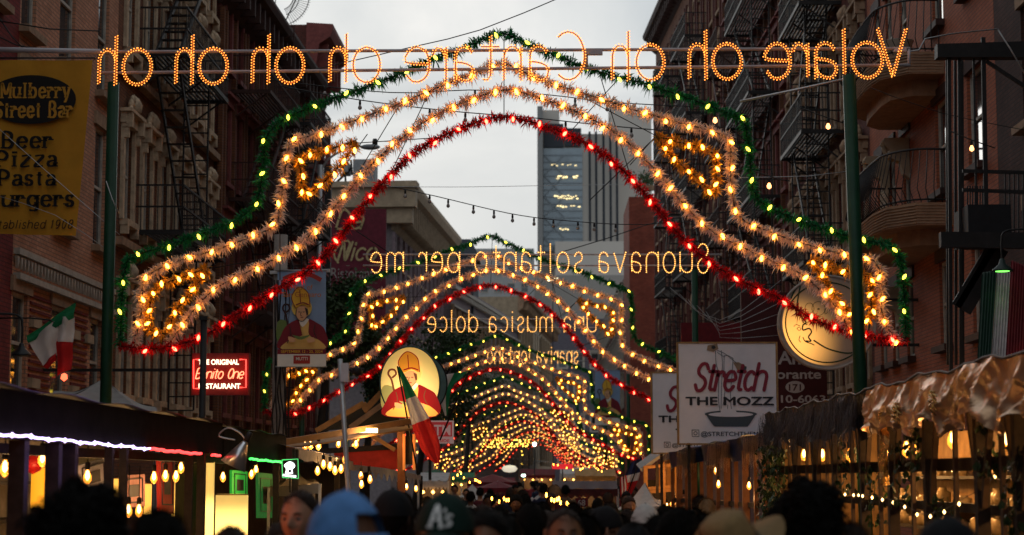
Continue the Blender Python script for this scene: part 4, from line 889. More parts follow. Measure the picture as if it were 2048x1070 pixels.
# round moon sign and the maroon restaurant sign behind it
def moon_sign():
    Y = 37.0; cx, cy, R_ = 1655, 645, 97; o = thing('round_sign', 'big round lightbox sign with a winking crescent moon face, right side', 'lit sign', P(cx, cy+R_, Y))
    n = 56; ring = [P(cx+R_*math.cos(2*PI*k/n), cy+(R_-4)*math.sin(2*PI*k/n), Y) for k in range(n)]
    MB().prism(ring, (0, .35, 0)).build('case', mat('cream_case', (.36, .3, .26), .6), o, True)
    m = mat('moon_panel', (.36, .26, .21), .5, var=.05); N = m.node_tree.nodes; L = m.node_tree.links; b = N['Principled BSDF']
    tc = N.new('ShaderNodeTexCoord'); d = N.new('ShaderNodeVectorMath'); d.operation = 'DISTANCE'; d.inputs[1].default_value = (-.68, 0, .6)
    L.new(tc.outputs['Object'], d.inputs[0]); mr = N.new('ShaderNodeMapRange'); mr.interpolation_type = 'SMOOTHERSTEP'; mr.inputs[1].default_value = 0; mr.inputs[2].default_value = 1.15; mr.inputs[3].default_value = 1.5; mr.inputs[4].default_value = .015
    L.new(d.outputs['Value'], mr.inputs[0]); L.new(mr.outputs[0], b.inputs['Emission Strength']); b.inputs['Emission Color'].default_value = (1, .44, .08, 1)
    i2 = [P(cx+(R_-7)*math.cos(2*PI*k/n), cy+(R_-11)*math.sin(2*PI*k/n), Y-.004) for k in range(n)]
    MB().add(i2, [tuple(range(n))]).build('panel', m, o, True)
    dg = mat('moon_dark_green', (.01, .04, .02), .6, var=0)
    MB().tube([P(cx+(R_-13)*math.cos(2*PI*k/n), cy+(R_-17)*math.sin(2*PI*k/n), Y-.008) for k in range(n)], .014, 5, closed=True).build('green_ring', dg, o, True)
    MB().tube(ring, .03, 6, closed=True).build('rim', mat('cream_case', 0), o, True)
    def ln(pts, w):
        mb = MB(); v = catmull([P(x, y, Y-.012) for x, y in pts], .02); ribbon(mb, [Vector((a.x, Y-.012, a.z)) for a in v], w, Y-.012); mb.build('line_print', dg, o, True)
    ln([(1582, 597), (1590, 580), (1600, 571), (1597, 590), (1594, 610)], .03)                     # cap of the moon
    ln([(1594, 610), (1602, 632), (1612, 645), (1606, 650), (1606, 660), (1618, 657), (1623, 664), (1617, 674), (1622, 682), (1612, 682)], .03)   # nose and lips
    ln([(1628, 681), (1655, 697), (1690, 706), (1715, 704)], .03)                                   # inner edge of the crescent
    ln([(1606, 675), (1611, 683), (1622, 687), (1628, 690)], .02); ln([(1600, 672), (1598, 680), (1601, 684)], .014); ln([(1588, 653), (1592, 649), (1600, 652)], .012)
    ln([(1604, 640), (1609, 647), (1614, 649)], .02); ln([(1594, 657), (1598, 654), (1602, 658), (1598, 661), (1594, 657)], .012)
    ln([(1619+9*math.cos(k*PI/6), 617+11*math.sin(k*PI/6)) for k in range(13)], .01); ln([(1637+13*math.cos(k*PI/6), 617+14*math.sin(k*PI/6)) for k in range(13)], .01); ln([(1636, 618), (1638, 618)], .03)
    ln([(1650, 590), (1655, 600), (1650, 628), (1668, 610)], .01)
    MB().bar(P(1745, 600, Y+.18), P(1745, 600, Y+.18)+Vector((2.0, 0, 0)), .06, .06).build('bracket', M_iron, o, True)
    MB().bar(P(1745, 690, Y+.18), P(1745, 690, Y+.18)+Vector((2.0, 0, 0)), .06, .06).build('bracket', M_iron, o, True)
moon_sign()
def anna_sign():
    Y = 39.5; o = thing('restaurant_sign', 'dark maroon restaurant sign numbered 171 behind the round moon sign', 'sign', P(1580, 850, Y))
    a = P(1482, 585, Y); b = P(1656, 862, Y); MB().box(((a.x+b.x)/2, Y+.1, (a.z+b.z)/2), (b.x-a.x, .2, a.z-b.z)).build('panel', mat('maroon_panel', (.05, .008, .009), .6), o, True)
    wh = mat('dull_white_letter', (.38, .34, .33), .6, var=0)
    def t(s, xr, yb, h, w=None, bold=.02):
        p = P(xr, yb, Y-.004); hh = P(xr, yb-h, Y).z-p.z; mb = MB(); ww = w*Y/F if w else None; vs, fs = font_mb(s, hh, bold, 0, ww, False); mx_ = max(v[0] for v in vs)
        mb.add([(v[0]-mx_+p.x, Y-.004, v[2]+p.z) for v in vs], fs); mb.build('lettering', wh, o, True)
    t('Anna', 1640, 728, 27, 84); t('Ristorante', 1642, 757, 19, 138); t('(212) 810-6063', 1651, 805, 15, 176)
    n = 28; e = MB(); e.add([P(1590+19*math.cos(2*PI*k/n), 774+12*math.sin(2*PI*k/n), Y-.006) for k in range(n)], [tuple(range(n))]); e.build('oval_print', wh, o, True)
    p = P(1590, 781, Y-.01); mb = MB(); put_text(mb, '171', p.x, p.z, Y-.01, .14, .02, width=.26); mb.build('lettering', mat('maroon_panel', 0), o, True)
    MB().box((a.x+.1, Y+.1, b.z/2), (.08, .08, b.z)).box((b.x-.1, Y+.1, b.z/2), (.08, .08, b.z)).build('post', M_iron, o, True)
anna_sign()
def nico_sign():
    Y = 92; o = thing('restaurant_sign', 'tall maroon wall sign with gold script Da Nico on the corner building', 'sign', P(710, 700, Y))
    a = P(628, 418, Y); b = P(770, 720, Y); MB().box(((a.x+b.x)/2, Y+.2, (a.z+b.z)/2), (b.x-a.x, .3, a.z-b.z)).build('panel', mat('maroon_wall_sign', (.09, .006, .016), .6), o, True)
    gd = mat('tarnished_gold_letter', (.32, .24, .12), .5, metal=.3); gy = mat('grey_letter', (.2, .17, .16), .6)
    def scr(s, x0, x1, yb, xh_px, m, w, shear=.25, wf=.8, gap=.18):
        lay, Wt = layout(s, 1, gap, wf, shear); A = P(x0, yb, Y-.02); k = (P(x1, yb, Y).x-A.x)/Wt; kz = xh_px*Y/F; mb = MB()
        for ch, sts in lay:
            for st in sts: ribbon(mb, [Vector((A.x+p.x*k, Y-.02, A.z+p.z*kz)) for p in smooth2(st, .08)], w, Y-.02)
        mb.build('lettering', m, o, True)
    scr('Da', 672, 722, 457, 25, gd, .11); scr('Nico', 676, 750, 520, 24, gd, .11)
    mb = MB(); v = catmull([P(x, y, Y-.02) for x, y in ((676, 525), (668, 510), (676, 492), (690, 482), (700, 486), (690, 512))], .1); ribbon(mb, [Vector((q_.x, Y-.02, q_.z)) for q_ in v], .1, Y-.02); mb.build('flourish', gd, o, True)
    for s, yb, h in (('Ristorante', 556, 22), ('Tavern', 585, 20)):
        p = P(710, yb, Y-.02); mb = MB(); put_text(mb, s, p.x, p.z, Y-.02, h*Y/F, .0, width=(96 if s[0] == 'R' else 60)*Y/F); mb.build('lettering', gy, o, True)
nico_sign()
def neon():
    Y = 31; o = thing('neon_sign', 'red and white neon restaurant sign behind the dark pole, lower left', 'neon sign', P(440, 788, Y))
    a = P(384, 706, Y); b = P(496, 790, Y); MB().box(((a.x+b.x)/2, Y+.12, (a.z+b.z)/2), (b.x-a.x, .2, a.z-b.z)).build('case', mat('oxblood_case', (.32, .03, .025), .7), o, True)
    wn = mat_glow('white_neon', (1, .8, .55), 2.6); rn = mat_glow('red_neon', (1, .05, .035), 4)
    for s, yb, x, w in (('THE ORIGINAL', 729, 437, 82), ('RESTAURANT', 777, 439, 84)):
        p = P(x, yb, Y-.03); mb = MB(); put_text(mb, s, p.x, p.z, Y-.03, .088, .022, width=w*Y/F); mb.build('neon_lettering', wn, o, True)
    lay, Wt = layout('Benito One', 1, .12, .7, .25); A = P(391, 757, Y-.04); k = (P(486, 757, Y).x-A.x)/Wt; mb = MB()
    for ch, sts in lay:
        for st in sts: mb.tube([Vector((A.x+p.x*k, Y-.04, A.z+p.z*.115)) for p in smooth2(st, .15)], .0095, 5)
    mb.build('neon_script', mat_glow('pink_neon', (1, .25, .12), 3), o, True)
    for pts in ([(398, 719), (387, 719), (387, 777), (398, 777)], [(479, 719), (492, 719), (492, 775), (480, 775)]): MB().tube([P(x, y, Y-.03) for x, y in pts], .011, 5).build('neon_border', rn, o, True)
    MB().bar(P(384, 740, Y+.1), P(384, 740, Y+.1)+Vector((-2.6, 0, 0)), .05, .05).build('bracket', M_iron, o, True)
neon()
def atm():
    Y = 33; o = thing('cash_sign', 'small red and white boxed sign reading ATM beside the hanging flag', 'sign', P(886, 886, Y)); a = P(846, 841, Y); b = P(907, 887, Y)
    MB().box(((a.x+b.x)/2, Y+.08, (a.z+b.z)/2), (b.x-a.x, .15, a.z-b.z)).build('case', mat('atm_white', (.5, .4, .4), .5, var=0, emit=.12, ecol=(1, .6, .55)), o, True)
    c = P(849, 844, Y); d = P(904, 873, Y); rd = mat('atm_red', (.42, .03, .04), .5, var=0, emit=.12, ecol=(1, .1, .1)); MB().add([(c.x, Y-.004, c.z), (d.x, Y-.004, c.z), (d.x, Y-.004, d.z), (c.x, Y-.004, d.z)], [(0, 1, 2, 3)]).build('red_field', rd, o, True)
    p = P(876, 870, Y-.01); mb = MB(); put_text(mb, 'ATM', p.x, p.z, Y-.01, 21*Y/F, .02, width=50*Y/F); mb.build('lettering', mat('atm_white', 0), o, True)
    p = P(884, 884, Y-.01); mb = MB(); put_text(mb, 'INSIDE', p.x, p.z, Y-.01, 6*Y/F, .02, width=30*Y/F); mb.build('lettering', rd, o, True)
    MB().bar(P(860, 887, Y+.1), P(860, 960, Y+.1), .05, .05).build('post', M_iron, o, True)
atm()
o = thing('restaurant_sign', 'red wall sign with white script just above the large mozzarella sign', 'sign', P(1430, 700, 46)); a = P(1362, 645, 46); b = P(1482, 760, 46)
MB().box(((a.x+b.x)/2, 46.1, (a.z+b.z)/2), (b.x-a.x, .15, a.z-b.z)).build('panel', mat('red_wall_sign', (.12, .006, .01), .6), o, True)
mb = MB(); A = P(1402, 694, 45.98); v = catmull([A+Vector((i*.075, 0, .08*math.sin(i*1.9)+(.05 if i % 3 == 0 else 0))) for i in range(9)], .03); ribbon(mb, v, .035, 45.98); mb.build('script_flourish', mat('dull_white_letter', 0), o, True)
# ---------------------------------------------------------------- flags
FG, FW, FR = translucent(mat('flag_green', (.02, .2, .08), .8, var=.15), .3), translucent(mat('flag_white', (.68, .62, .58), .8, var=.1), .3), translucent(mat('flag_red', (.5, .02, .02), .8, var=.15), .3)
def striped_cloth(name, label, left, right, Y, cols, bands, pole=None, along='v', amp=.05, nf=3.5, group='flags hung over the street', seed=0):
    """cloth between two photo polylines (left edge, right edge); colour bands across"""
    o = thing(name, label, 'flag', P(*left[-1], Y), 0, group); Lc = catmull([P(x, y, Y) for x, y in left], .05); Rc = catmull([P(x, y, Y) for x, y in right], .05)
    at = lambda c, t: c[min(len(c)-1, int(t*(len(c)-1)))].lerp(c[min(len(c)-1, int(t*(len(c)-1))+1)], t*(len(c)-1)-int(t*(len(c)-1)))
    mb = MB(); nu, nv = 18, 36
    def fn(u, v):
        a, b = at(Lc, v), at(Rc, v); p = a.lerp(b, u); wd = (b-a).length
        return p+Vector((0, (amp*math.sin(u*PI*nf+v*1.5+seed)+amp*.35*math.sin(u*PI*nf*2.7-v*6+seed)+amp*.2*math.sin(v*17+u*5))*min(1, wd*2), 0))
    for k, (t0, t1) in enumerate(bands):
        m = MB(); m.grid((lambda u, v: fn(u, t0+(t1-t0)*v)) if along == 'v' else (lambda u, v: fn(t0+(t1-t0)*u, v)), nu if along == 'v' else 7, max(4, int(nv*(t1-t0))) if along == 'v' else nv); m.build(('green_band', 'white_band', 'red_band')[k % 3], cols[k], o, True)
    if pole: MB().tube([P(x, y, Yp) for x, y, Yp in pole], .013, 6).build('flag_pole', M_darkwood, o, True)
    return o
striped_cloth('flag', 'Italian flag drooping in front of the glowing bishop lightbox', [(796, 735), (806, 775), (815, 815), (828, 865), (846, 905), (868, 926)], [(800, 733), (824, 775), (845, 812), (866, 850), (880, 890), (879, 927)], 26, [FG, FW, FR], [(0, .3), (.3, .55), (.55, 1)], [(795, 733, 26), (836, 950, 27)], amp=.06)
striped_cloth('flag', 'green and white flag half hidden behind the bishop lightbox', [(872, 752), (880, 800), (890, 832)], [(938, 742), (905, 775), (895, 830)], 29, [FW, FG], [(0, .55), (.55, 1)], [(940, 738, 29), (880, 880, 29.3)], along='h', amp=.04)
f1 = thing('flag', 'Italian flag draped from a bracket before the salmon brick wall, left', 'flag', P(110, 760, 24), 0, 'flags hung over the street')
def fg1():
    Y = 26
    def quad(nm, pts, m, amp=.05, s=0):
        c = [P(x, y, Y) for x, y in pts]; MB().grid(lambda u, v: (c[0].lerp(c[1], u)).lerp(c[3].lerp(c[2], u), v)+Vector((0, amp*math.sin(u*6+s)+.02*math.sin(v*7+s*2), 0)), 12, 16).build(nm, m, f1, True)
    quad('green_band', [(52, 672), (152, 605), (148, 636), (56, 686)], FG); quad('white_band', [(56, 684), (120, 633), (112, 705), (84, 731)], FW, s=1)
    quad('white_band', [(118, 634), (148, 634), (145, 684), (111, 684)], FW, .06, 2); quad('red_band', [(84, 732), (112, 704), (112, 720), (94, 738)], FR, .03, 1); quad('red_band', [(111, 682), (145, 684), (142, 738), (114, 752)], FR, .05, 2)
    MB().tube([P(-40, 636, Y), P(60, 636, Y), P(100, 640, Y), P(118, 652, Y)], .012, 6).build('flag_pole', M_iron, f1, True)
    MB().lathe([(0, 0), (.05, .04), (.04, .1), (0, .12)], 8, Matrix.Translation(P(128, 763, Y))).build('tail_light', mat_glow('red_orange_light', (1, .12, .05), 3), f1, True)
fg1()
striped_cloth('flag', 'American flag leaning among the booths on the right', [(1262, 925), (1246, 960), (1243, 995)], [(1284, 915), (1278, 955), (1262, 990)], 38, [mat('flag_navy', (.02, .025, .07), .8), FW, FR], [(0, .4), (.4, .6), (.6, 1)], [(1285, 905, 38), (1250, 1000, 38)])
striped_cloth('flag', 'small red and white striped flag below the American one, right booths', [(1240, 955), (1240, 975), (1242, 1000)], [(1252, 950), (1256, 975), (1250, 1000)], 37, [FR, FW, FR, FW, FR], [(0, .2), (.2, .4), (.4, .6), (.6, .8), (.8, 1)], [(1248, 940, 37), (1246, 1010, 37)], along='h')
# corrugated tricolour awning at the right edge and gooseneck lamps
o = thing('striped_awning', 'corrugated green white and red awning panel hanging at the right edge', 'awning', P(2000, 720, 24))
for x0, x1, b0, b1, m, nm in ((1964, 1994, 1950, 1977, mat('awning_dark_green', (.01, .03, .02), .6), 'green_panel'), (1994, 2022, 1977, 2006, mat('awning_white', (.42, .36, .36), .6), 'white_panel'), (2022, 2075, 2006, 2065, mat('awning_crimson', (.13, .008, .012), .6), 'red_panel')):
    c = [P(x0, 545 if x0 < 2000 else 520, 24.5), P(x1, 540, 24.5), P(b1, 790, 23.3), P(b0, 800, 23.3)]; n = 5 if x1 < 2030 else 10
    MB().grid(lambda u, v: (c[0].lerp(c[1], u)).lerp(c[3].lerp(c[2], u), v)+Vector((0, .03*math.sin(u*n*2*PI), 0)), n*6, 2).build(nm, m, o, True)
def goose(label, x, y, Y, col, shade_m, px=60, rim=None):
    o = thing('gooseneck_lamp', label, 'lamp', P(x, y, Y), 0, 'gooseneck sign lamps'); c = P(x, y, Y); s = Y/F
    MB().tube(catmull([c+Vector((0, 0, 20*s)), c+Vector((0, 0, 60*s)), c+Vector((10*s*(1 if px > 0 else -1), 0, 82*s)), c+Vector((px*s, 0, 86*s))], .03), .014, 6).build('arm', M_iron, o, True)
    MB().lathe([(.02, 26*s), (5*s, 24*s), (8*s, 14*s), (20*s, 4*s), (21*s, 0), (19*s, 0), (6*s, 10*s)], 18, Matrix.Translation(c)).build('lamp_shade', shade_m, o, True)
    MB().lathe([(0, -.01), (14*s, 0), (14*s, .02), (0, .03)], 14, Matrix.Translation(c)).build('lamp_lens', rim, o, True)
goose('green glowing gooseneck lamp over the striped awning, right edge', 2005, 543, 24, None, mat('dark_enamel', (.02, .035, .03), .4), 70, mat_glow('green_lamp', (.2, 1, .12), 2.2))
goose('dark gooseneck lamp below the yellow banner, left edge', 43, 712, 20, None, mat('black_enamel', (.012, .012, .012), .4), -70, mat('unlit_lens', (.2, .14, .07), .4, var=0))
# ---------------------------------------------------------------- poles, street lamp, roof things
def pole(name, label, cat, pts, r, m, extra=None):
    o = thing(name, label, cat, (pts[0][0], pts[0][1], 0)); MB().tube(pts, r, 10).build('shaft', m, o, True); return o
b_ = P(697, 985, 16); t_ = P(680, 718, 16); g_ = b_+(b_-t_)*(b_.z/(t_.z-b_.z))
o = pole('steel_mast', 'thin leaning steel mast behind the blue cap, left booths', 'pole', [g_, b_, t_], .022, M_steel); MB().box(P(690, 745, 16), (.07, .06, .16)).build('junction_box', M_steel, o, True)
MB().bar(P(688, 735, 16), P(716, 748, 16), .02, .02).build('bracket', M_iron, o, True); MB().lathe([(0, 0), (.05, .02), (.04, .07), (0, .08)], 8, Matrix.Translation(P(714, 752, 16))).build('floodlight', M_iron, o, True)
b_ = P(407, 900, 20); o = pole('dark_pole', 'dark square pole standing in front of the neon sign', 'pole', [(P(408, 640, 20).x, 20, 0), P(408, 640, 20)], .036, M_iron); MB().box((P(408, 640, 20)+Vector((0, 0, .02))), (.09, .09, .04)).build('cap', M_iron, o, True)
o = pole('lamp_pole', 'pale wooden utility pole wrapped in cables beside the bishop banner', 'pole', [(P(562, 560, 29.2).x, 29.2, 0), P(562, 470, 29.2)], .11, mat('pale_wood_pole', (.28, .24, .21), .85, bump=.4))
rnd = random.Random(5)
for k in range(7):
    x = 548+k*5; MB().tube(catmull([P(x+rnd.uniform(-4, 4), 560+j*45, 29.0) for j in range(8)], .1), .012, 4).build('cable', M_iron, o, True)
MB().bar(P(540, 545, 29.1), P(660, 541, 29.1), .05, .05).build('banner_arm', M_steel, o, True)
def street_lamp():
    Y = 62; o = thing('street_lamp', 'grey cobra head street lamp above the cream cornice, between the arches', 'street lamp', P(672, 1000, Y)*1.0)
    MB().tube([Vector((P(640, 500, Y).x, Y, 0)), P(640, 330, Y)], .09, 8).build('shaft', M_steel, o, True); MB().tube(catmull([P(640, 345, Y), P(655, 320, Y), P(690, 298, Y), P(722, 292, Y)], .2), .04, 6).build('arm', M_steel, o, True)
    c = P(741, 294, Y); MB().grid(lambda u, v: c+Vector(((u-.5)*.68, .16*math.cos(v*2*PI)*math.sin(PI*min(1, max(.02, u)))**.4, .1*math.sin(v*2*PI)*math.sin(PI*min(1, max(.02, u)))**.4)), 10, 12).build('lamp_head', mat('lamp_head_grey', (.25, .26, .27), .6), o, True)
    MB().lathe([(.09, 0), (.09, .12), (.07, .2), (0, .21)], 10, Matrix.Translation(c+Vector((.15, 0, .08)))).build('photocell', M_iron, o, True)
street_lamp()
def roof_dish():
    Y = 58; c = P(558, -8, Y); o = thing('roof_antenna', 'rayed wire frame like half an umbrella standing on the left roofs', 'antenna', c-Vector((0, 0, 1.2))); s = Y/F
    r = MB()
    for k in range(26):
        a = -1.35+k*.085+.2; d = Vector((math.cos(a), 0, math.sin(a))); r.tube([c+d*30*s, c+d*66*s], .009, 4)
    r.build('rays', M_steel, o, True)
    for rr in (30, 42, 62): MB().tube([c+Vector((math.cos(a), 0, math.sin(a)))*rr*s for a in [-1.2+j*.1 for j in range(22)]], .013, 4).build('ring', M_iron, o, True)
    MB().tube([P(565, 55, Y), P(595, -8, Y)], .02, 5).tube([P(548, 58, Y), P(552, -20, Y)], .015, 5).tube([P(535, 50, Y), P(536, 0, Y)], .02, 5).build('mast', M_iron, o, True)
    MB().lathe([(.35, -.4), (.3, 0), (0, .1)], 8, Matrix.Translation(P(556, 56, Y))).build('base', M_iron, o, True)
roof_dish()
o = thing('roof_frame', 'dark red rooftop frame with a small furled flag, left of the bright sky', 'roof frame', P(650, 340, 72)); q = lambda x, y: P(x, y, 72)
for a, b, w, m in (((656, 242), (656, 330), .2, M_dkred), ((612, 275), (612, 345), .1, M_iron), ((610, 276), (652, 272), .12, M_iron), ((610, 310), (652, 308), .12, M_iron), ((612, 290), (652, 291), .25, M_dkred), ((649, 250), (612, 338), .06, M_iron)): MB().bar(q(*a), q(*b), w, w).build('beam', m, o, True)
MB().prism([q(646, 225), q(652, 262), q(660, 252)], (0, .05, 0)).build('furled_flag', mat('slate_cloth', (.08, .12, .12), .8), o, True); MB().bar(q(612, 338), Vector((q(612, 338).x, 72, 0)), .3, .3).bar(q(656, 330), Vector((q(656, 330).x, 72, 0)), .3, .3).build('post', M_iron, o, True)
o = thing('rooftop_plant_room', 'grey roof boxes and aerials on the cream corniced building', 'roof plant', P(730, 372, 97)); q = lambda x, y, Y=97: P(x, y, Y)
for a, b in (((707, 320), (751, 372)), ((686, 325), (697, 345))): p, r = q(*a), q(*b); MB().box(((p.x+r.x)/2, 97.5, (p.z+r.z)/2), (r.x-p.x, 1.5, p.z-r.z)).build('box_unit', mat('roof_box_grey', (.22, .23, .24), .7), o, True)
for a, b in (((702, 320), (704, 350)), ((680, 352), (705, 335)), ((665, 372), (700, 340)), ((690, 345), (692, 372))): MB().bar(q(*a), q(*b), .1, .1).build('aerial', M_iron, o, True)
o = thing('roof_stair_box', 'small grey stair box on the receding cornice of the corner building', 'roof box', P(818, 410, 100)); p, r = P(806, 396, 100), P(824, 420, 100); MB().box(((p.x+r.x)/2, 100.6, (p.z+r.z)/2-.4), (r.x-p.x, 1.2, p.z-r.z+.8)).build('shed', mat('roof_box_grey', 0), o, True); MB().box(((p.x+r.x)/2, 100.6, p.z+.03), (r.x-p.x+.1, 1.3, .06)).build('lid', M_iron, o, True)
# ---------------------------------------------------------------- wires
def cable(label, pts, r=.008, m=None, smooth=True, name='overhead_cable'):
    v = [P(*p) for p in pts]; c = catmull(v, .4) if len(v) > 2 else v
    t = MB().tube(c, r, 4); x = t.build(name, m or M_iron); return tag(x, label, 'cable', 'overhead cables')
def string_lights(label, pts, xs, lit=False, r=.008, bm=None, size=1.0):
    o = thing('string_lights', label, 'string lights', P(*pts[0]), 0, 'bulb strings hung over the street'); v = catmull([P(*p) for p in pts], .1); MB().tube(v[::3]+[v[-1]], r, 4).build('wire', M_iron, o, True)
    for x in xs:
        p = min(v, key=lambda q_: abs(proj(q_)[0]-x)); s = MB().lathe([(.012, .0), (.018, -.03), (.018, -.07), (.01, -.075)], 6, Matrix.Translation(p-ORG[o].translation)); so = s.build('socket', M_iron, o)
        b = MB().lathe([(.012, -.07), (.03, -.11), (.028, -.135), (.0, -.155)], 8, Matrix.Translation(p-ORG[o].translation)); b.build('bulb', bm or mat('unlit_bulb_glass', (.3, .27, .25), .2, var=0), so)
def proj(p):
    d = p-Vector((0, 0, CZ)); z = d.dot(_fw); return 1024+F*d.dot(_rt)/z, 535-F*d.dot(_up)/z
string_lights('dark bulb string sagging across the sky to the skyscraper', [(770, 370, 30), (870, 392, 31), (1025, 428, 32), (1140, 442, 33), (1275, 449, 34), (1420, 440, 36)], [809, 857, 898, 943, 983, 1024, 1066, 1110, 1152, 1192, 1235])
string_lights('dark bulb string crossing behind the upper garlands', [(560, 172, 27), (720, 200, 27), (900, 222, 27), (1060, 235, 27), (1200, 250, 27), (1340, 262, 27)], [652, 722, 860, 932, 1130, 1262])
string_lights('dark bulb string from the lyric sign to the right tenements', [(540, 160, 28), (780, 185, 28), (950, 180, 28), (1100, 190, 28), (1230, 205, 28), (1430, 215, 28)], [650, 850, 950, 1155, 1210])
cable('thin cable rising from the sign rail to the top edge of the sky', [(580, 150, 24), (820, 95, 24), (960, 60, 24), (1120, -5, 24)], .007)
cable('thin pale cable level across the sky behind the middle sign', [(700, 372, 30), (900, 374, 30), (1100, 371, 30), (1300, 368, 30)], .004, M_steel)
cable('cable climbing to the skyscraper from the middle arch', [(1120, 505, 45), (1210, 478, 45), (1330, 440, 45), (1480, 420, 45)], .012)
for i, (a, b) in enumerate((((0, 38), (48, 98)), ((0, 42), (200, 62)), ((-10, 70), (75, 98)))): cable(('steep black wire above the yellow banner rail', 'long black wire over the salmon brick wall, top left', 'short black wire joining the banner rail, top left')[i], [(a[0], a[1], 24.5), ((a[0]+b[0])/2, (a[1]+b[1])/2+6, 24.5), (b[0], b[1], 24.5)], .009)
cable('long thin diagonal wire crossing the lower yellow banner', [(-10, 250, 24), (90, 340, 24), (240, 470, 24)], .004, M_steel)
cable('thin pale wire falling across the yellow banner to the left pole', [(-10, 390, 24), (110, 430, 24), (215, 500, 24)], .003, M_steel)
cable('loose looped cable on the left green post', [(212, 362, 23.4), (225, 400, 23.4), (240, 430, 23.4)], .007, M_steel)
cable('pale pipe arm sloping from the right post to the fire escapes', [(1480, 203, 23.6), (1600, 178, 23.6), (1720, 152, 23.6)], .018, M_steel)
cable('white cord drooping from the end of the lyric sign', [(1818, 103, 23.4), (1838, 100, 23.4), (1850, 78, 23.4), (1900, 68, 24), (1995, 58, 26)], .01, M_steel)
cable('pale cable falling from the wall corner at the upper right', [(1995, 58, 26), (2022, 100, 26), (2060, 165, 26)], .012, M_steel)
cable('thin wire crossing the right windows', [(1740, 175, 25), (1880, 225, 25), (2060, 262, 25)], .005)
cable('thin wire behind the right green post', [(1480, 355, 25), (1620, 352, 25), (1700, 342, 25)], .005, M_steel)
for i in range(6): cable('%s sagging thin wire in the bundle left of the round moon sign' % ['highest', 'second highest', 'third highest', 'third lowest', 'second lowest', 'lowest'][i], [(1340+i*18, 575+i*12, 38), (1440, 640+i*7, 38), (1562, 560+i*22, 38)], .004, M_steel)
string_lights('single lit warm bulb on a drooping cord before the dark tenement', [(1600, 215, 24), (1656, 236, 24), (1700, 250, 24)], [1656], bm=mat_glow('lone_warm_bulb', (1, .35, .12), 5))
string_lights('single lit warm bulb on a cord by the lit right window', [(1900, 262, 24), (1943, 280, 24), (1990, 296, 24)], [1943], bm=mat_glow('lone_warm_bulb', 0, 0) if False else MATS['lone_warm_bulb'])
string_lights('lit bulb under the green garland at the upper right', [(1400, 215, 24), (1430, 224, 24), (1460, 236, 24)], [1430], bm=MATS['lone_warm_bulb'])
string_lights('lit bulb in front of the fire escape right of the green garland', [(1500, 340, 24), (1538, 355, 24), (1580, 362, 24)], [1538], bm=MATS['lone_warm_bulb'])
# ---------------------------------------------------------------- booths
WARM = (1, .55, .2)
M_bulbglass = mat_glow('lit_amber_bulb', (1, .42, .08), 4.5); M_fil = mat_glow('filament', (1, .62, .22), 22)
def clear_bulb():
    m = M_bulbglass; nt = m.node_tree; N = nt.nodes; L = nt.links; b = N['Principled BSDF']; b.inputs['Emission Color'].default_value = (1, .3, .03, 1); b.inputs['Emission Strength'].default_value = 1.5; t = N.new('ShaderNodeBsdfTransparent'); x = N.new('ShaderNodeMixShader'); x.inputs[0].default_value = .55
    L.new(b.outputs[0], x.inputs[1]); L.new(t.outputs[0], x.inputs[2]); L.new(x.outputs[0], N['Material Output'].inputs[0])
clear_bulb()
M_canvas = mat('grey_canvas', (.22, .21, .2), .85, var=.12); M_fascia = mat('black_painted_board', (.009, .007, .006), .95, var=.4, nscale=5, spec=.05)
def pendant(label, p, power=5, drop=.12, size=1.0, group='bare bulbs hung in the booths', col=WARM, light=True):
    o = thing('pendant_bulb', label, 'light bulb', p, 0, group); s = size
    MB().tube([(0, 0, .09*s), (0, 0, .09*s+drop)], .005, 4).build('cord', M_iron, o); MB().lathe([(.014*s, .035*s), (.022*s, .04*s), (.022*s, .09*s), (.01*s, .1*s)], 8).build('socket', M_iron, o)
    MB().lathe([(.012*s, .036*s), (.018*s, .02*s), (.034*s, -.02*s), (.034*s, -.05*s), (.018*s, -.075*s), (.002, -.085*s)], 10).build('bulb', M_bulbglass, o); MB().lathe([(.003, .03*s), (.013*s, .01*s), (.016*s, -.03*s), (.003, -.05*s)], 7).build('filament', M_fil, o)
    if light: point_light('bulb_light', Vector(p)+Vector((0, 0, -.2*s)), power, col, .05)
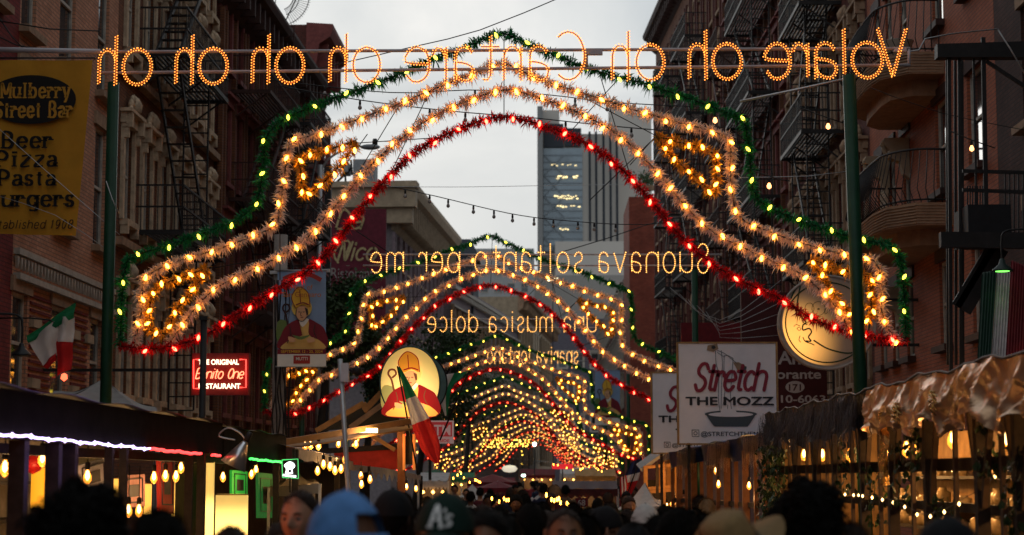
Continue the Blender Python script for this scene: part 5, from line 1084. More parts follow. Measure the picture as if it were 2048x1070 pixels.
def left_booth():
    o = thing('booth', 'long black fronted picture booth with coloured light rope, lower left', 'booth', (-3.2, 14, 0))
    def bx(nm, c, d, m): return MB().box(c, d).build(nm, m, o, True)
    bx('fascia', (-3.2, 12.6, 2.325), (.06, 11.2, .29), M_fascia); bx('fascia', (-3.2, 20.5, 2.3), (.06, 4.4, .3), M_fascia)
    MB().grid(lambda u, v: Vector((-3.15-v*2.6, 7+15.6*u, 2.49-.04*math.sin(v*PI)+.012*math.sin(u*60)+(.0 if u < .72 else -.03))), 80, 6).build('roof_sheet', mat('grey_tarp', (.2, .2, .2), .7, var=.2), o, True)
    for x, w in ((38, .1), (108, .09), (141, .09), (219, .06), (248, .06), (379, .07), (403, .07), (553, .07)): p = W(x, 900, -3.25); bx('post', (-3.25, p.y, 1.09), (w, w, 2.18), M_darkwood)
    bx('back_wall', (-5.3, 14.6, 1.25), (.05, 15.6, 2.4), mat('grey_backdrop', (.36, .31, .25), .9)); bx('counter', (-3.5, 14, .9), (.5, 14, .06), M_wood); bx('counter_front', (-3.28, 14, .45), (.04, 14, .86), M_fascia)
    for z in (1.55, 1.9): bx('shelf', (-5.1, 14.6, z), (.35, 15, .03), M_darkwood)
    bx('header_beam', (-3.6, 14, 2.14), (.08, 14, .07), M_darkwood)
    def rope(nm, x0, x1, m, r=.013, bead=0):
        a, b = W(x0, 868+(908-868)*x0/400, -3.14), W(x1, 868+(908-868)*x1/400, -3.14); n = int((b-a).length/.05)
        pts = [a.lerp(b, i/n)+Vector((0, 0, .004*math.sin(i*.35)+.003*math.sin(i*.9))) for i in range(n+1)]
        MB().tube(pts, r, 6).build(nm, m, o, True)
        if bead:
            for i in range(0, n, bead): MB().octa(pts[i], .017).build('light_bead', m, o, True)
    wl = mat_glow('violet_white_rope_light', (.66, .5, 1), 6); rl = mat_glow('red_rope_light', (1, .04, .04), 4); gl = mat_glow('green_rope_light', (.05, 1, .1), 3)
    rope('white_light_rope', -60, 300, wl, .007, 8); rope('red_light_rope', 302, 402, rl); rope('red_light_rope', 424, 440, rl); rope('green_light_rope', 500, 562, gl)
    return o
left_booth()
for Y_ in (9.5, 12, 14.5, 17, 19.5): point_light('booth_inner_fill', (-4.5, Y_, 2.05), 6, (1, .6, .3), .06)  # bulbless fill lamps added to brighten the booth's back wall
for Y_ in (11.6, 12.6): point_light('rope_light_glow', (-3.0, Y_, 2.0), 1.5, (.45, .3, 1), .1)
for lab, x, y, pw in (('amber bulb at the far left edge of the black booth', 10, 930, 7), ('amber bulb beside the red bauble, black booth', 85, 912, 7), ('amber bulb in front of the tilted white picture', 175, 948, 7), ('half hidden amber bulb right of the tilted white picture', 216, 958, 4),
    ('left bulb of the low pair in the black booth', 257, 1016, 5), ('right bulb of the low pair in the black booth', 278, 1016, 5), ('amber bulb left of the red picture', 308, 950, 5), ('amber bulb over the red picture', 331, 947, 4), ('amber bulb right of the red picture', 352, 948, 4), ('highest amber bulb near the red light rope', 362, 931, 4),
    ('amber bulb under the silver clamp lamp', 446, 950, 4), ('amber bulb by the green rope light', 503, 945, 3), ('small amber bulb beside the green picture', 512, 936, 3)):
    pendant(lab, W(x, y, -3.75), pw, .15 if y < 1000 else .3)
def picture(label, corners, X, fm, im, group='framed pictures hung in the booth'):
    c = [W(x, y, X) for x, y in corners]; o = thing('picture', label, 'picture', c[3]*.5+c[2]*.5, 0, group)
    bi = lambda u, v: (c[0].lerp(c[1], u)).lerp(c[3].lerp(c[2], u), v)
    MB().prism([bi(0, 0), bi(1, 0), bi(1, 1), bi(0, 1)], (-.03, 0, 0)).build('frame', fm, o, True)
    d = Vector((.006, 0, 0)); MB().add([bi(.28, .3)+d, bi(.72, .3)+d, bi(.72, .68)+d, bi(.28, .68)+d], [(0, 1, 2, 3)]).build('image', im, o, True)
    for a, b in (((.14, .12), (.86, .12)), ((.86, .12), (.86, .85)), ((.86, .85), (.14, .85)), ((.14, .85), (.14, .12))): MB().bar(bi(*a)+d, bi(*b)+d, .012, .012).build('border_line', im, o, True)
dkp = mat('dark_print', (.05, .04, .06), .7)
picture('tilted bluish white picture behind a bulb, black booth', [(154, 932), (214, 915), (217, 978), (158, 992)], -4.0, mat('bluish_white_mount', (.5, .5, .62), .7), dkp)
picture('pink mounted picture over the low pair of bulbs', [(244, 952), (290, 948), (290, 1012), (246, 1016)], -4.0, mat('pink_mount', (.5, .22, .22), .7), dkp)
picture('tall red picture hanging below the red light rope', [(317, 912), (350, 908), (348, 1028), (320, 1025)], -4.0, mat('red_mount', (.4, .03, .03), .7), dkp)
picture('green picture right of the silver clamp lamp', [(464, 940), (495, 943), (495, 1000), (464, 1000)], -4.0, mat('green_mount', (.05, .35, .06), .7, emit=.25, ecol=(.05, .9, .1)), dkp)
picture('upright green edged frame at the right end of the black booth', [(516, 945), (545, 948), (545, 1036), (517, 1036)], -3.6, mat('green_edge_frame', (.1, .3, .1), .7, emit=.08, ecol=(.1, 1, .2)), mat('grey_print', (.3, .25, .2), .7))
def lit_box(name, label, cat, x0, y0, x1, y1, X, m, base=None):
    a, b = W(x0, y0, X), W(x1, y1, X); o = thing(name, label, cat, Vector(((a.x+b.x)/2, (a.y+b.y)/2, b.z))); yc = (a.y+b.y)/2; w = (x1-x0)*yc/F; h = a.z-b.z
    MB().lathe([(w*.49, 0), (w*.5, h*.02), (w*.5, h*.98), (w*.49, h)], 18).build('lamp_shade', m, o); MB().lathe([(w*.505, 0), (w*.505, .012)], 18).build('rim', M_wood, o); MB().lathe([(w*.505, h-.012), (w*.505, h)], 18, Matrix.Identity(4)).build('rim', M_wood, o)
    MB().tube([(0, 0, 0), (0, 0, .9-b.z)], .02, 6).build('stem', M_darkwood, o); return o
def lamp_paper(n, c, lo, hi, z, r):
    m = mat_glow(n, c, 1); N = m.node_tree.nodes; L = m.node_tree.links; b = N['Principled BSDF']; tc = N.new('ShaderNodeTexCoord'); d = N.new('ShaderNodeVectorMath'); d.operation = 'DISTANCE'; d.inputs[1].default_value = (0, 0, z)
    L.new(tc.outputs['Object'], d.inputs[0]); mr = N.new('ShaderNodeMapRange'); mr.interpolation_type = 'SMOOTHERSTEP'; mr.inputs[1].default_value = r*.35; mr.inputs[2].default_value = r; mr.inputs[3].default_value = hi; mr.inputs[4].default_value = lo; L.new(d.outputs['Value'], mr.inputs[0]); L.new(mr.outputs[0], b.inputs['Emission Strength']); return m
ye_l = lamp_paper('yellow_lamp_paper', (1, .5, .08), .5, 1.3, .1, .5); yw_l = lamp_paper('pale_lamp_paper', (1, .62, .16), .75, 2.6, .12, .42); yo_l = lamp_paper('orange_lamp_paper', (1, .4, .02), .4, .95, .1, .6)
lit_box('paper_lamp', 'large yellow paper lampshade at the front of the black booth', 'lamp', 429, 990, 494, 1075, -3.6, yw_l)
lit_box('tube_lamp', 'slim upright glowing tube lamp beside the large yellow shade', 'lamp', 411, 922, 428, 1075, -3.6, yw_l)
lit_box('paper_lamp', 'tall orange yellow glowing lamp behind the first post, far left', 'lamp', 62, 932, 94, 1018, -4.3, yo_l)
lit_box('paper_lamp', 'slit of orange yellow lamp between the purple lit posts', 'lamp', 118, 930, 132, 1000, -4.3, yo_l)
lit_box('paper_lamp', 'narrow yellow lamp left of the pink picture', 'lamp', 227, 955, 241, 1012, -4.3, ye_l)
lit_box('paper_lamp', 'narrow yellow lamp between pink and red pictures', 'lamp', 288, 966, 303, 1030, -4.3, ye_l)
lit_box('paper_lamp', 'thin yellow lamp on the right side of the red picture', 'lamp', 343, 955, 350, 1035, -4.2, ye_l)
tag(MB().lathe([(0, -.09), (.06, -.06), (.085, 0), (.06, .06), (0, .09)], 10, Matrix.Translation(W(66, 925, -3.9))).build('bauble', mat('red_glitter', (.35, .01, .01), .4)), 'red bauble hanging at the far left of the black booth', 'bauble')
def clamp_lamp():
    Y = 16.8; o = thing('clamp_lamp', 'silver cone clamp lamp hanging on the corner of the black booth', 'lamp', P(470, 930, Y)); a, b = P(492, 882, Y), P(466, 932, Y); d = unit(b-a); M = Matrix.Translation(a) @ d.to_track_quat('Z', 'Y').to_matrix().to_4x4(); h = (b-a).length
    MB().lathe([(.02, 0), (.035, .03), (.06, h*.35), (.125, h), (.12, h), (.05, h*.4), (.01, .05)], 20, M).build('reflector', mat('spun_aluminium', (.6, .6, .62), .28, metal=.9, var=.1), o, True)
    MB().lathe([(0, -.09), (.025, -.085), (.03, 0), (.0, .01)], 10, M).build('socket', M_iron, o, True); MB().tube(catmull([a, P(480, 866, Y), P(455, 856, Y), P(438, 872, Y), P(470, 880, Y)], .02), .007, 5).build('clamp_wire', M_steel, o, True)
    MB().lathe([(0, h*.9), (.035, h*.85), (.03, h*.6), (0, h*.55)], 10, M).build('bulb', mat('frosted_bulb', (.5, .5, .5), .3, var=0), o, True)
clamp_lamp()
def tent(label, apex, corners, m, group='pop up tents', val=.22):
    o = thing('tent', label, 'tent', (apex[0], apex[1], 0), 0, group); n = len(corners); ap = Vector(apex); cs = [Vector(c) for c in corners]
    for i in range(n):
        a, b = cs[i], cs[(i+1) % n]
        MB().grid(lambda u, v: ap.lerp(a.lerp(b, u), v)+Vector((0, 0, -.12*math.sin(v*PI)*(1-abs(2*u-1)*.3)+.01*math.sin(u*17+v*9))), 8, 8).build('canopy_panel', m, o, True)
        MB().grid(lambda u, v: a.lerp(b, u)+Vector((0, 0, -val*v+.01*math.sin(u*30))), 12, 2).build('valance', m, o, True)
    for c in cs: MB().bar((c.x, c.y, 0), c, .035, .035).build('leg', M_steel, o, True)
tent('grey canvas tent peak rising behind the black booth, left', P(208, 757, 27), [P(96, 795, 25.3), P(318, 832, 25.3), P(312, 815, 28.8), P(110, 782, 28.8)], M_canvas)
tent('small beige tent beyond the green rope light, left', P(590, 935, 25), [P(538, 975, 23.5), P(640, 968, 23.5), P(628, 958, 26.5), P(548, 962, 26.5)], mat('beige_canvas', (.3, .27, .23), .85, var=.1), val=.12)
# wooden booth with lit eave
def wood_booth():
    o = thing('booth', 'timber booth with orange lit eaves and a stepped gable below the bishop lightbox', 'booth', P(700, 1000, 26)); q = lambda x, y, Y: P(x, y, Y)
    lw = mat('honey_plywood', (.3, .15, .05), .65, var=.25, nscale=5)
    def bar(nm, a, b, w, h, m): MB().bar(q(*a), q(*b), w, h).build(nm, m, o, True)
    bar('eave_board', (558, 886, 24), (822, 842, 26.5), .05, .08, lw); bar('eave_soffit', (570, 893, 24.6), (828, 852, 27), .7, .02, lw); bar('post', (804, 1060, 27), (802, 848, 27), .11, .11, mat('red_brown_post', (.13, .05, .02), .7))
    bar('gable_board', (632, 862, 28), (728, 806, 28), .05, .08, lw); bar('gable_board', (728, 822, 28), (770, 778, 28), .05, .09, lw); bar('gable_step', (726, 806, 27.98), (734, 822, 27.98), .05, .09, lw)
    bar('gable_board', (700, 856, 28.3), (780, 798, 28.3), .05, .08, M_brownst); bar('brace', (745, 872, 27.6), (790, 900, 27.6), .05, .06, lw); bar('rear_beam', (600, 905, 28), (800, 893, 28), .05, .08, M_darkwood)
    MB().prism([q(640, 862, 28.5), q(800, 848, 28.5), q(790, 800, 28.5), q(760, 790, 28.5)], (0, .04, 0)).build('gable_panel', mat('dark_green_panel', (.04, .035, .025), .8), o, True)
    MB().add([q(668, 896, 28), q(806, 890, 28), q(806, 940, 28), q(668, 925, 28)], [(0, 1, 2, 3)]).build('red_panel', mat('red_banner_cloth', (.42, .03, .02), .7), o, True)
    MB().box(q(736, 861, 25.6), (.26, .1, .06)).build('strip_light', mat_glow('strip_light_tube', (1, .7, .3), 7), o, True)
    MB().box(q(818, 900, 27), (.14, .03, .42)).build('menu_board', M_iron, o, True)
    for x in (808, 828): MB().tube([q(x, 868, 26.9), q(x, 940, 26.9)], .022, 6).build('glowing_garland', mat('orange_red_garland', (.5, .12, .03), .6, emit=.5, ecol=(1, .3, .05)), o, True)  # garlands with an orange glow put into their material
    # front awning edge
    f = MB(); a, m_, b = q(590, 895, 22), q(735, 930, 30), q(842, 950, 42)
    f.grid(lambda u, v: a.lerp(m_, u)+Vector((0, .0, -.13*v+.012*math.sin(u*40)*v)), 30, 3); f.build('white_valance', mat('off_white_vinyl', (.4, .37, .33), .7), o, True)
    f = MB(); f.grid(lambda u, v: m_.lerp(b, u)+Vector((0, 0, -(.16+.07*math.sin(u*70))*v)), 50, 3); f.build('ruffled_valance', mat('off_white_vinyl', 0), o, True)
    f = MB(); c = q(640, 890, 26); f.add([a, b, b+Vector((-2, 0, .5)), a+Vector((-2, 0, .45))], [(0, 1, 2, 3)]); f.build('roof_sheet', M_canvas, o, True)
    for p in (a, a.lerp(m_, .5), m_, m_.lerp(b, .5), b): MB().bar((p.x, p.y+.05, 0), p+Vector((0, .05, -.02)), .07, .07).build('post', M_darkwood, o, True)
    MB().add([a+Vector((-1.6, 1, .1)), b+Vector((-1.6, 0, .1)), Vector((b.x-1.6, b.y, 0)), Vector((a.x-1.6, a.y+1, 0))], [(0, 1, 2, 3)]).build('back_wall', mat('booth_brown', (.1, .07, .05), .85), o, True)
    MB().bar((a.x, a.y, .9), (m_.x, m_.y, .9), .5, .08).build('counter', M_darkwood, o, True)
    point_light('strip_light_glow', q(736, 872, 25.4), 16, (1, .6, .25), .12); point_light('eave_glow', q(640, 897, 25), 22, WARM, .08); point_light('eave_glow', q(780, 880, 26.6), 10, WARM, .08)
wood_booth()
for i, (x, y, Y) in enumerate(((610, 888, 25), (621, 887, 25), (637, 888, 25), (677, 884, 26), (712, 885, 26), (635, 938, 24), (647, 925, 24), (660, 929, 24), (670, 937, 24), (682, 934, 24), (590, 926, 24), (722, 948, 26), (723, 965, 26), (740, 955, 26), (813, 971, 34), (832, 975, 34), (690, 915, 24))):
    pendant('round bulb under the timber booth eave, %s' % ['leftmost', 'second from left', 'third from left', 'beside the mast', 'right of the mast', 'lowest of the looped cluster below', 'highest of the looped cluster below', 'third of the looped cluster below', 'fourth of the looped cluster below', 'last of the looped cluster below', 'by the chef hat sign', 'upper of a pair behind blue cap', 'lower of a pair behind blue cap', 'single behind blue cap', 'left of two near the hanging flag tip', 'right of two near the hanging flag tip', 'against the mast foot'][i], P(x, y, Y), 2.5, .08, 1.0, 'bulbs strung at the timber booth', light=(i % 3 == 0))
# chef hat light sign (plain generic emblem)
o = thing('light_sign', 'small white glowing chef hat sign in a green outline, left booths', 'lit sign', P(580, 960, 22)); wn = mat_glow('cool_white_sign', (.9, .92, 1), 2.2); q = lambda x, y: P(x, y, 22)
hp = catmull([q(x, y) for x, y in ((570, 947), (572, 938), (568, 931), (574, 925), (581, 923), (588, 927), (590, 933), (585, 939), (586, 947))], .01)
c = sum(hp, Vector())/len(hp); MB().add([c]+hp, [(0, i, i+1) for i in range(1, len(hp))]+[(0, len(hp), 1)]).build('hat', wn, o, True); MB().bar(q(566, 950), q(592, 953), .03, .025).build('hat_band', wn, o, True); MB().box(q(580, 942)+Vector((0, -.01, 0)), (.03, .01, .03)).build('hat_mark', M_iron, o, True)
MB().tube([q(564, 920), q(596, 918), q(597, 957), q(565, 955), q(564, 920)], .006, 5).build('outline', mat_glow('green_outline', (.1, .7, .2), 1.0), o, True); MB().bar(q(580, 956), q(580, 985), .02, .02).build('hanger', M_iron, o, True)
# ---------------------------------------------------------------- right booth with bronze drape
M_bronze = mat('bronze_foil_cloth', (.5, .31, .18), .36, metal=.8, var=.15, nscale=5, bump=.35, bscale=9); M_bluef = mat('midnight_foil', (.03, .04, .07), .3, metal=.7, var=.5, nscale=12)
def right_booth():
    o = thing('booth', 'long slatted booth with a crumpled bronze foil valance, lower right', 'booth', (3.0, 16, 0))
    rnd = random.Random(9); ph = [rnd.uniform(0, 6) for _ in range(12)]; y0, y1 = 8.8, 25.2
    def topz(Y): return 2.73+(Y-11.6)*.0045+.018*math.sin(Y*3.1)+.012*math.sin(Y*7.7)
    def fold(Y, v):
        k = int(Y/.62); f = (Y/.62-k)
        p = Vector((Y*1.7, v*1.1, 3.1)); a = 1-abs(2*mn.noise(p)); b = 1-abs(2*mn.noise(Vector((Y*4.3+v*1.7, v*2.2, 7.7)))); c = 1-abs(2*mn.noise(Vector((Y*9-v*4, v*3+2, 1.3))))
        pin = math.exp(-((f-.5)/.11)**2)*math.exp(-v*2.2)
        return (.085*a**2+.035*b**3+.01*c**3+.07*mn.noise(Vector((Y*.9, v*.6, 0)))-.05*pin)*(.35+v*.8)
    m = MB(); m.grid(lambda u, v: Vector((3.0-fold(y0+8.6*u, v)-.035*v, y0+8.6*u, topz(y0+8.6*u)-(.42+.05*math.sin(u*38)+.03*math.sin(u*91))*v)), 240, 22); m.build('bronze_valance', M_bronze, o, True)
    m = MB(); m.grid(lambda u, v: Vector((3.0-fold(17.4+7.8*u, v)*.8, 17.4+7.8*u, topz(17.4+7.8*u)-(.38+.06*math.sin(u*50)+.05*u)*v)), 160, 12); m.build('dark_valance', mat('umber_foil', (.02, .014, .014), .5, metal=.2, var=.5, nscale=10, bump=.6, bscale=20), o, True)
    fr = MB()
    for k in range(1500):
        Y = rnd.uniform(17.6, 25.4); z = topz(Y)-rnd.uniform(0, .28); l = rnd.uniform(.12, .34); x = 2.97-rnd.uniform(0, .08); dx, dy = rnd.gauss(0, .03), rnd.gauss(0, .04); w = rnd.uniform(.004, .011)
        fr.add([(x, Y-w, z), (x, Y+w, z), (x+dx, Y+dy+w, z-l), (x+dx, Y+dy-w, z-l)], [(0, 1, 2, 3)])
    tag(fr.build('tinsel_fringe', mat('blue_grey_tinsel', (.03, .035, .06), .6, metal=.0, var=.6, nscale=16, spec=.08), o, True), kind='stuff')
    m = MB(); m.tube([Vector((2.98, y0+(y1-y0)*i/60, topz(y0+(y1-y0)*i/60)+.005)) for i in range(61)], .011, 6); m.build('top_batten', mat('grey_rail', (.16, .14, .13), .7), o, True)
    MB().grid(lambda u, v: Vector((3.02+2.3*v, y0+(y1-y0)*u, 2.7+.35*v)), 20, 4).build('roof_sheet', mat('dark_tarp', (.04, .045, .06), .8), o, True)
    def bx(nm, c, d, mm): return MB().box(c, d).build(nm, mm, o, True)
    xs = [2040, 1962, 1858, 1785, 1728, 1672, 1632, 1592, 1560]
    for x in xs:
        Y = W(x, 900, 3.1).y; bx('post', (3.1, Y, 1.2), (.09, .1, 2.4), M_darkwood)
        for s in (-1, 1): MB().bar((3.1, Y+s*.05, 1.75), (3.1, Y+s*.34, 2.42), .04, .06).build('brace', mat('brown_post_wood', (.07, .045, .03), .75), o, True)
    for x in (2075, 1998, 1905, 1820, 1755, 1700, 1650, 1610, 1575):
        Y = W(x, 900, 3.1).y; bx('slat', (3.12, Y, 1.7), (.03, .07, 1.45), mat('brown_post_wood', 0))
    for z, h in ((1.72, .07), (1.28, .07), (2.05, .1)): bx('rail', (3.2, 17, z), (.06, 16.2, h), M_darkwood)
    tan = mat('amber_board', (.3, .16, .05), .7, var=.35, nscale=3)
    bx('back_wall', (5.0, 17, 1.3), (.06, 16.6, 2.4), tan); bx('counter', (3.5, 17, .95), (.6, 16, .06), tan); bx('counter_front', (3.25, 17, .48), (.05, 16, .9), M_darkwood)
    for z in (1.35, 1.62, 1.95): bx('shelf', (4.75, 17, z), (.45, 16, .035), M_darkwood)
    m = MB()
    for k in range(150):
        Y = rnd.uniform(9.5, 24.8); z = rnd.choice((1.37, 1.64, 1.97)); s = rnd.uniform(.05, .11); h = rnd.uniform(.08, .22)
        m.lathe([(s, 0), (s, h*.7), (s*.5, h*.85), (s*.5, h)], 8, Matrix.Translation((4.65, Y, z)))
    tag(m.build('jars', mat('glass_jars', (.25, .18, .1), .15, var=.6, nscale=4), o, True), kind='stuff')
    # hanging foil tail
    c = W(1773, 825, 2.93); m = MB(); m.grid(lambda u, v: c+Vector((.03*math.sin(u*14+v*5)-.03, (u-.5)*(.2 if v > .25 else .05+.6*abs(v-.25))+.02*math.sin(v*11), -v*.62)), 16, 36); m.build('foil_tail', mat('gold_foil', (.65, .38, .12), .25, metal=.8, var=.3, nscale=20, bump=.8, bscale=30), o, True)
    for x, y in ((1795, 830), (1872, 800), (1800, 822)):
        p = W(x, y, 2.9); m = MB()
        for k in range(10): a = k*.63; m.tube([p, p+Vector((-.04, math.cos(a)*.07, math.sin(a)*.07)), p+Vector((-.01, math.cos(a)*.1, math.sin(a)*.09-.03))], .008, 4)
        m.build('foil_bow', mat('gold_foil', 0), o, True)
    for z_, Y in ((0, 0),): pass
    return o
right_booth()
for lab, x, y, pw in (('glass bulb at the far right edge under the bronze drape', 2013, 872, 9), ('bulb with a straw shade, second from the right edge', 1905, 872, 9), ('twin glow bulb behind the foil tail', 1824, 890, 7), ('smaller twin bulb left of the foil tail glow', 1813, 892, 5), ('bulb third bay under the dark fringe', 1700, 905, 7), ('dim bulb left of the third bay', 1645, 905, 6), ('bulb near the ivy at the left end of the slatted booth', 1608, 905, 5), ('pale bulb low behind the ivy', 1432, 938, 4)):
    pendant(lab, W(x, y, 3.75), pw, .25, 1.45, 'bare bulbs in the slatted booth')
for k, Y in enumerate((10.8, 12.8, 15, 17.2, 19.5, 22, 24)): point_light('booth_inner_fill', (4.1, Y, 2.1), 60, (1, .5, .16), .08)
for k, Y in enumerate((10.6, 12.2, 13.8, 15.4)): point_light('booth_front_bulb', (2.35, Y, 2.25), 0, WARM, .04) if False else None
o = thing('wicker_wreath', 'dark round wicker wreath hung behind the foil tail', 'wreath', W(1790, 1000, 3.4)); c = W(1790, 950, 3.4)
for r in (.17, .155, .185): MB().tube([c+Vector((0, math.cos(a)*r*1.35, math.sin(a)*r)) for a in [k*PI/18 for k in range(36)]], .012, 5, closed=True).build('ring', M_darkwood, o, True)
m = MB(); rnd = random.Random(2)
for k in range(30): a, b = rnd.uniform(0, 6.3), rnd.uniform(0, 6.3); m.tube([c+Vector((.01, math.cos(a)*.22, math.sin(a)*.16)), c+Vector((.02, math.cos(b)*.1, math.sin(b)*.08)), c+Vector((0, math.cos(b)*.2, math.sin(b)*.15))], .005, 4)
m.build('twigs', M_brownst, o, True)
def ivy(label, boxes, n, seed, X=None):
    rnd = random.Random(seed); m = MB()
    for k in range(n):
        a, b = rnd.choice(boxes); p = Vector([rnd.uniform(a[i], b[i]) for i in range(3)]); s = rnd.uniform(.025, .05); R = Matrix.Rotation(rnd.uniform(0, 6), 3, 'X') @ Matrix.Rotation(rnd.uniform(-1, 1), 3, 'Z')
        m.add([p+R @ Vector(v)*s for v in ((0, 0, -1), (.1, .8, -.2), (0, .5, .7), (.15, 0, .5), (0, -.5, .7), (.1, -.8, -.2))], [(0, 1, 2, 3), (0, 3, 4, 5)])
    return tag(m.build('ivy', mat('ivy_leaf', (.02, .045, .014), .5, var=.5, nscale=20)), label, 'ivy', 'artificial ivy on the booths', 'stuff')
Yv = W(1540, 950, 2.95).y
ivy('thick ivy hanging at the left end of the slatted booth', [((2.85, Yv-.9, 1.3), (3.1, Yv+.9, 2.35))], 900, 1)
ivy('ivy trailing over the rails of the slatted booth', [((3.0, y-.18, z), (3.2, y+.18, z+.55)) for y, z in ((12.2, 1.6), (13.0, 1.9), (14.5, 1.25), (16.2, 1.7), (17.5, 1.5), (19.2, 1.75), (11.2, 1.3), (15.4, 2.0))], 700, 2)
m_fairy = mat_glow('fairy_light', (1, .6, .2), 9, False)
def fairy(label, pts, X, n):
    v = catmull([W(x, y, X) for x, y in pts], .05); o = thing('fairy_lights', label, 'fairy lights', v[0], 0, 'tiny fairy lights in the slatted booth'); MB().tube(v, .003, 4).build('wire', M_iron, o, True); m = MB()
    for p in resample(v, (sum((a-b).length for a, b in zip(v, v[1:])))/n): m.octa(p+Vector((0, 0, -.02)), .012, .018)
    tag(m.build('bulbs', m_fairy, o, True), kind='stuff')
fairy('fairy lights looping along the lowest rail, right booth', [(1690, 985), (1740, 990), (1800, 1005), (1845, 1028), (1890, 1018), (1930, 995), (1950, 985)], 3.05, 11)
fairy('fairy lights over the jars at the far right', [(1950, 930), (1985, 948), (2010, 935), (2048, 950)], 3.4, 7)
fairy('fairy lights behind the curly haired visitor', [(1660, 985), (1690, 978), (1712, 985), (1730, 992)], 3.3, 6)
# second right booth with blue tarpaulin
def blue_booth():
    o = thing('booth', 'booth with blue tarpaulin and gold tinsel fringe under the white signs', 'booth', P(1440, 1000, 28)); a, b = P(1545, 862, 25.6), P(1338, 905, 33.5); rnd = random.Random(4); d = b-a
    bl = mat('blue_tarp', (.02, .06, .2), .5, var=.3)
    MB().grid(lambda u, v: a+d*u+Vector((.0+1.9*v, .25*v, .16*v+.06*math.sin(u*9+v)*v-.03*math.sin(u*22)*(1-v))), 40, 6).build('tarpaulin', bl, o, True)
    MB().grid(lambda u, v: a+d*u+Vector((.04*math.sin(u*50+v*2), 0, -.3*v*(1+.15*math.sin(u*27)))), 90, 8).build('blue_valance', mat('navy_foil', (.015, .03, .08), .35, metal=.5, var=.5, nscale=10), o, True)
    fr = MB()
    for k in range(1500):
        u = rnd.random();
        if math.sin(u*19) < -.35: continue
        p = a+d*u+Vector((-.05-rnd.random()*.04, 0, -rnd.uniform(0, .1))); l = rnd.uniform(.2, .42); w = rnd.uniform(.003, .008); dy = rnd.gauss(0, .03)
        fr.add([p+Vector((0, -w, 0)), p+Vector((0, w, 0)), p+Vector((-.02, dy+w, -l)), p+Vector((-.02, dy-w, -l))], [(0, 1, 2, 3)])
    tag(fr.build('tinsel_fringe', mat('gold_tinsel_strip', (.5, .33, .2), .28, metal=.75, var=.5, nscale=20), o, True), kind='stuff')
    for i in range(13):
        p = a+d*(i/12); MB().box((p.x+.06, p.y, (p.z-.2)/2), (.1 if i % 2 else .06, .08, p.z-.2)).build('post', mat('red_brown_post', (.13, .05, .02), .7), o, True)
    for z in (.95, 1.55): MB().bar((a.x+.1, a.y, z), (b.x+.1, b.y, z), .05, .07).build('rail', M_darkwood, o, True)
    MB().add([a+Vector((1.7, 0, .1)), b+Vector((1.7, 0, .1)), Vector((b.x+1.7, b.y, 0)), Vector((a.x+1.7, a.y, 0))], [(0, 1, 2, 3)]).build('back_wall', mat('amber_board', 0), o, True)
    for u in (.1, .35, .6, .85): point_light('booth_inner_fill', a+d*u+Vector((.8, 0, -.45)), 12, (1, .5, .15), .07)
    for u in (.03, .25, .5, .75): point_light('booth_front_light', a+d*u+Vector((-.35, 0, -.75)), 2.5, (1, .5, .2), .04)
blue_booth()
pendant('bulb between the posts of the blue tarpaulin booth', P(1437, 965, 28), 3, .2, 1.0, 'bulbs in the blue tarpaulin booth'); pendant('bulb right of the ivy in the blue tarpaulin booth', P(1498, 968, 27), 3, .2, 1.0, 'bulbs in the blue tarpaulin booth')
def ply_booth():
    o = thing('booth', 'orange lit plywood booth frame left of the blue tarpaulin', 'booth', P(1315, 1000, 36)); q = lambda x, y, Y=36: P(x, y, Y); lw = mat('honey_plywood', 0)
    for x0, x1 in ((1287, 1296), (1311, 1318), (1325, 1332), (1350, 1358)): a, b = q(x0, 925 if x0 > 1290 else 935), q(x1, 1060); MB().box(((a.x+b.x)/2, 36, (a.z)/2), (b.x-a.x, .08, a.z)).build('post', lw if x0 != 1311 else M_darkwood, o, True)
    for y in (935, 978, 985): MB().bar(q(1287, y), q(1358, y-6), .06, .06).build('rail', lw, o, True)
    MB().add([q(1318, 922, 36.3), q(1362, 915, 36.3), q(1362, 978, 36.3), q(1318, 978, 36.3)], [(0, 1, 2, 3)]).build('ply_panel', lw, o, True)
    MB().prism([q(1280, 938), q(1342, 893), q(1400, 895), q(1400, 900), q(1342, 900), q(1284, 944)], (0, 1.6, .1)).build('roof_sheet', mat('grey_tarp', 0), o, True); MB().add([q(1287, 960, 37.5), q(1360, 960, 37.5), q(1360, 1060, 37.5), q(1287, 1060, 37.5)], [(0, 1, 2, 3)]).build('back_wall', M_darkwood, o, True)
    point_light('booth_inner_fill', q(1330, 950, 35.4), 22, (1, .45, .12), .06); point_light('booth_inner_fill', q(1330, 1000, 36.8), 14, (1, .5, .15), .06)
ply_booth()
for i, x in enumerate((1308, 1334, 1343, 1353)): pendant('candle like bulb in the plywood booth, %s' % ['leftmost', 'second', 'third', 'rightmost'][i], P(x, 1011-i*2, 36.4), 1, .08, .9, 'bulbs in the plywood booth', light=False)
tent('pale canvas tent low at the right before the plywood booth', P(1290, 965, 33), [P(1228, 1020, 31.5), P(1322, 1012, 31.5), P(1320, 1000, 35), P(1260, 1005, 35)], mat('cream_canvas', (.42, .36, .32), .8, var=.1))
tent('white tent left of the red umbrella in mid distance', P(945, 968, 50), [P(898, 1000, 48), P(990, 1000, 48), P(980, 992, 52), P(915, 992, 52)], mat('cream_canvas', 0))
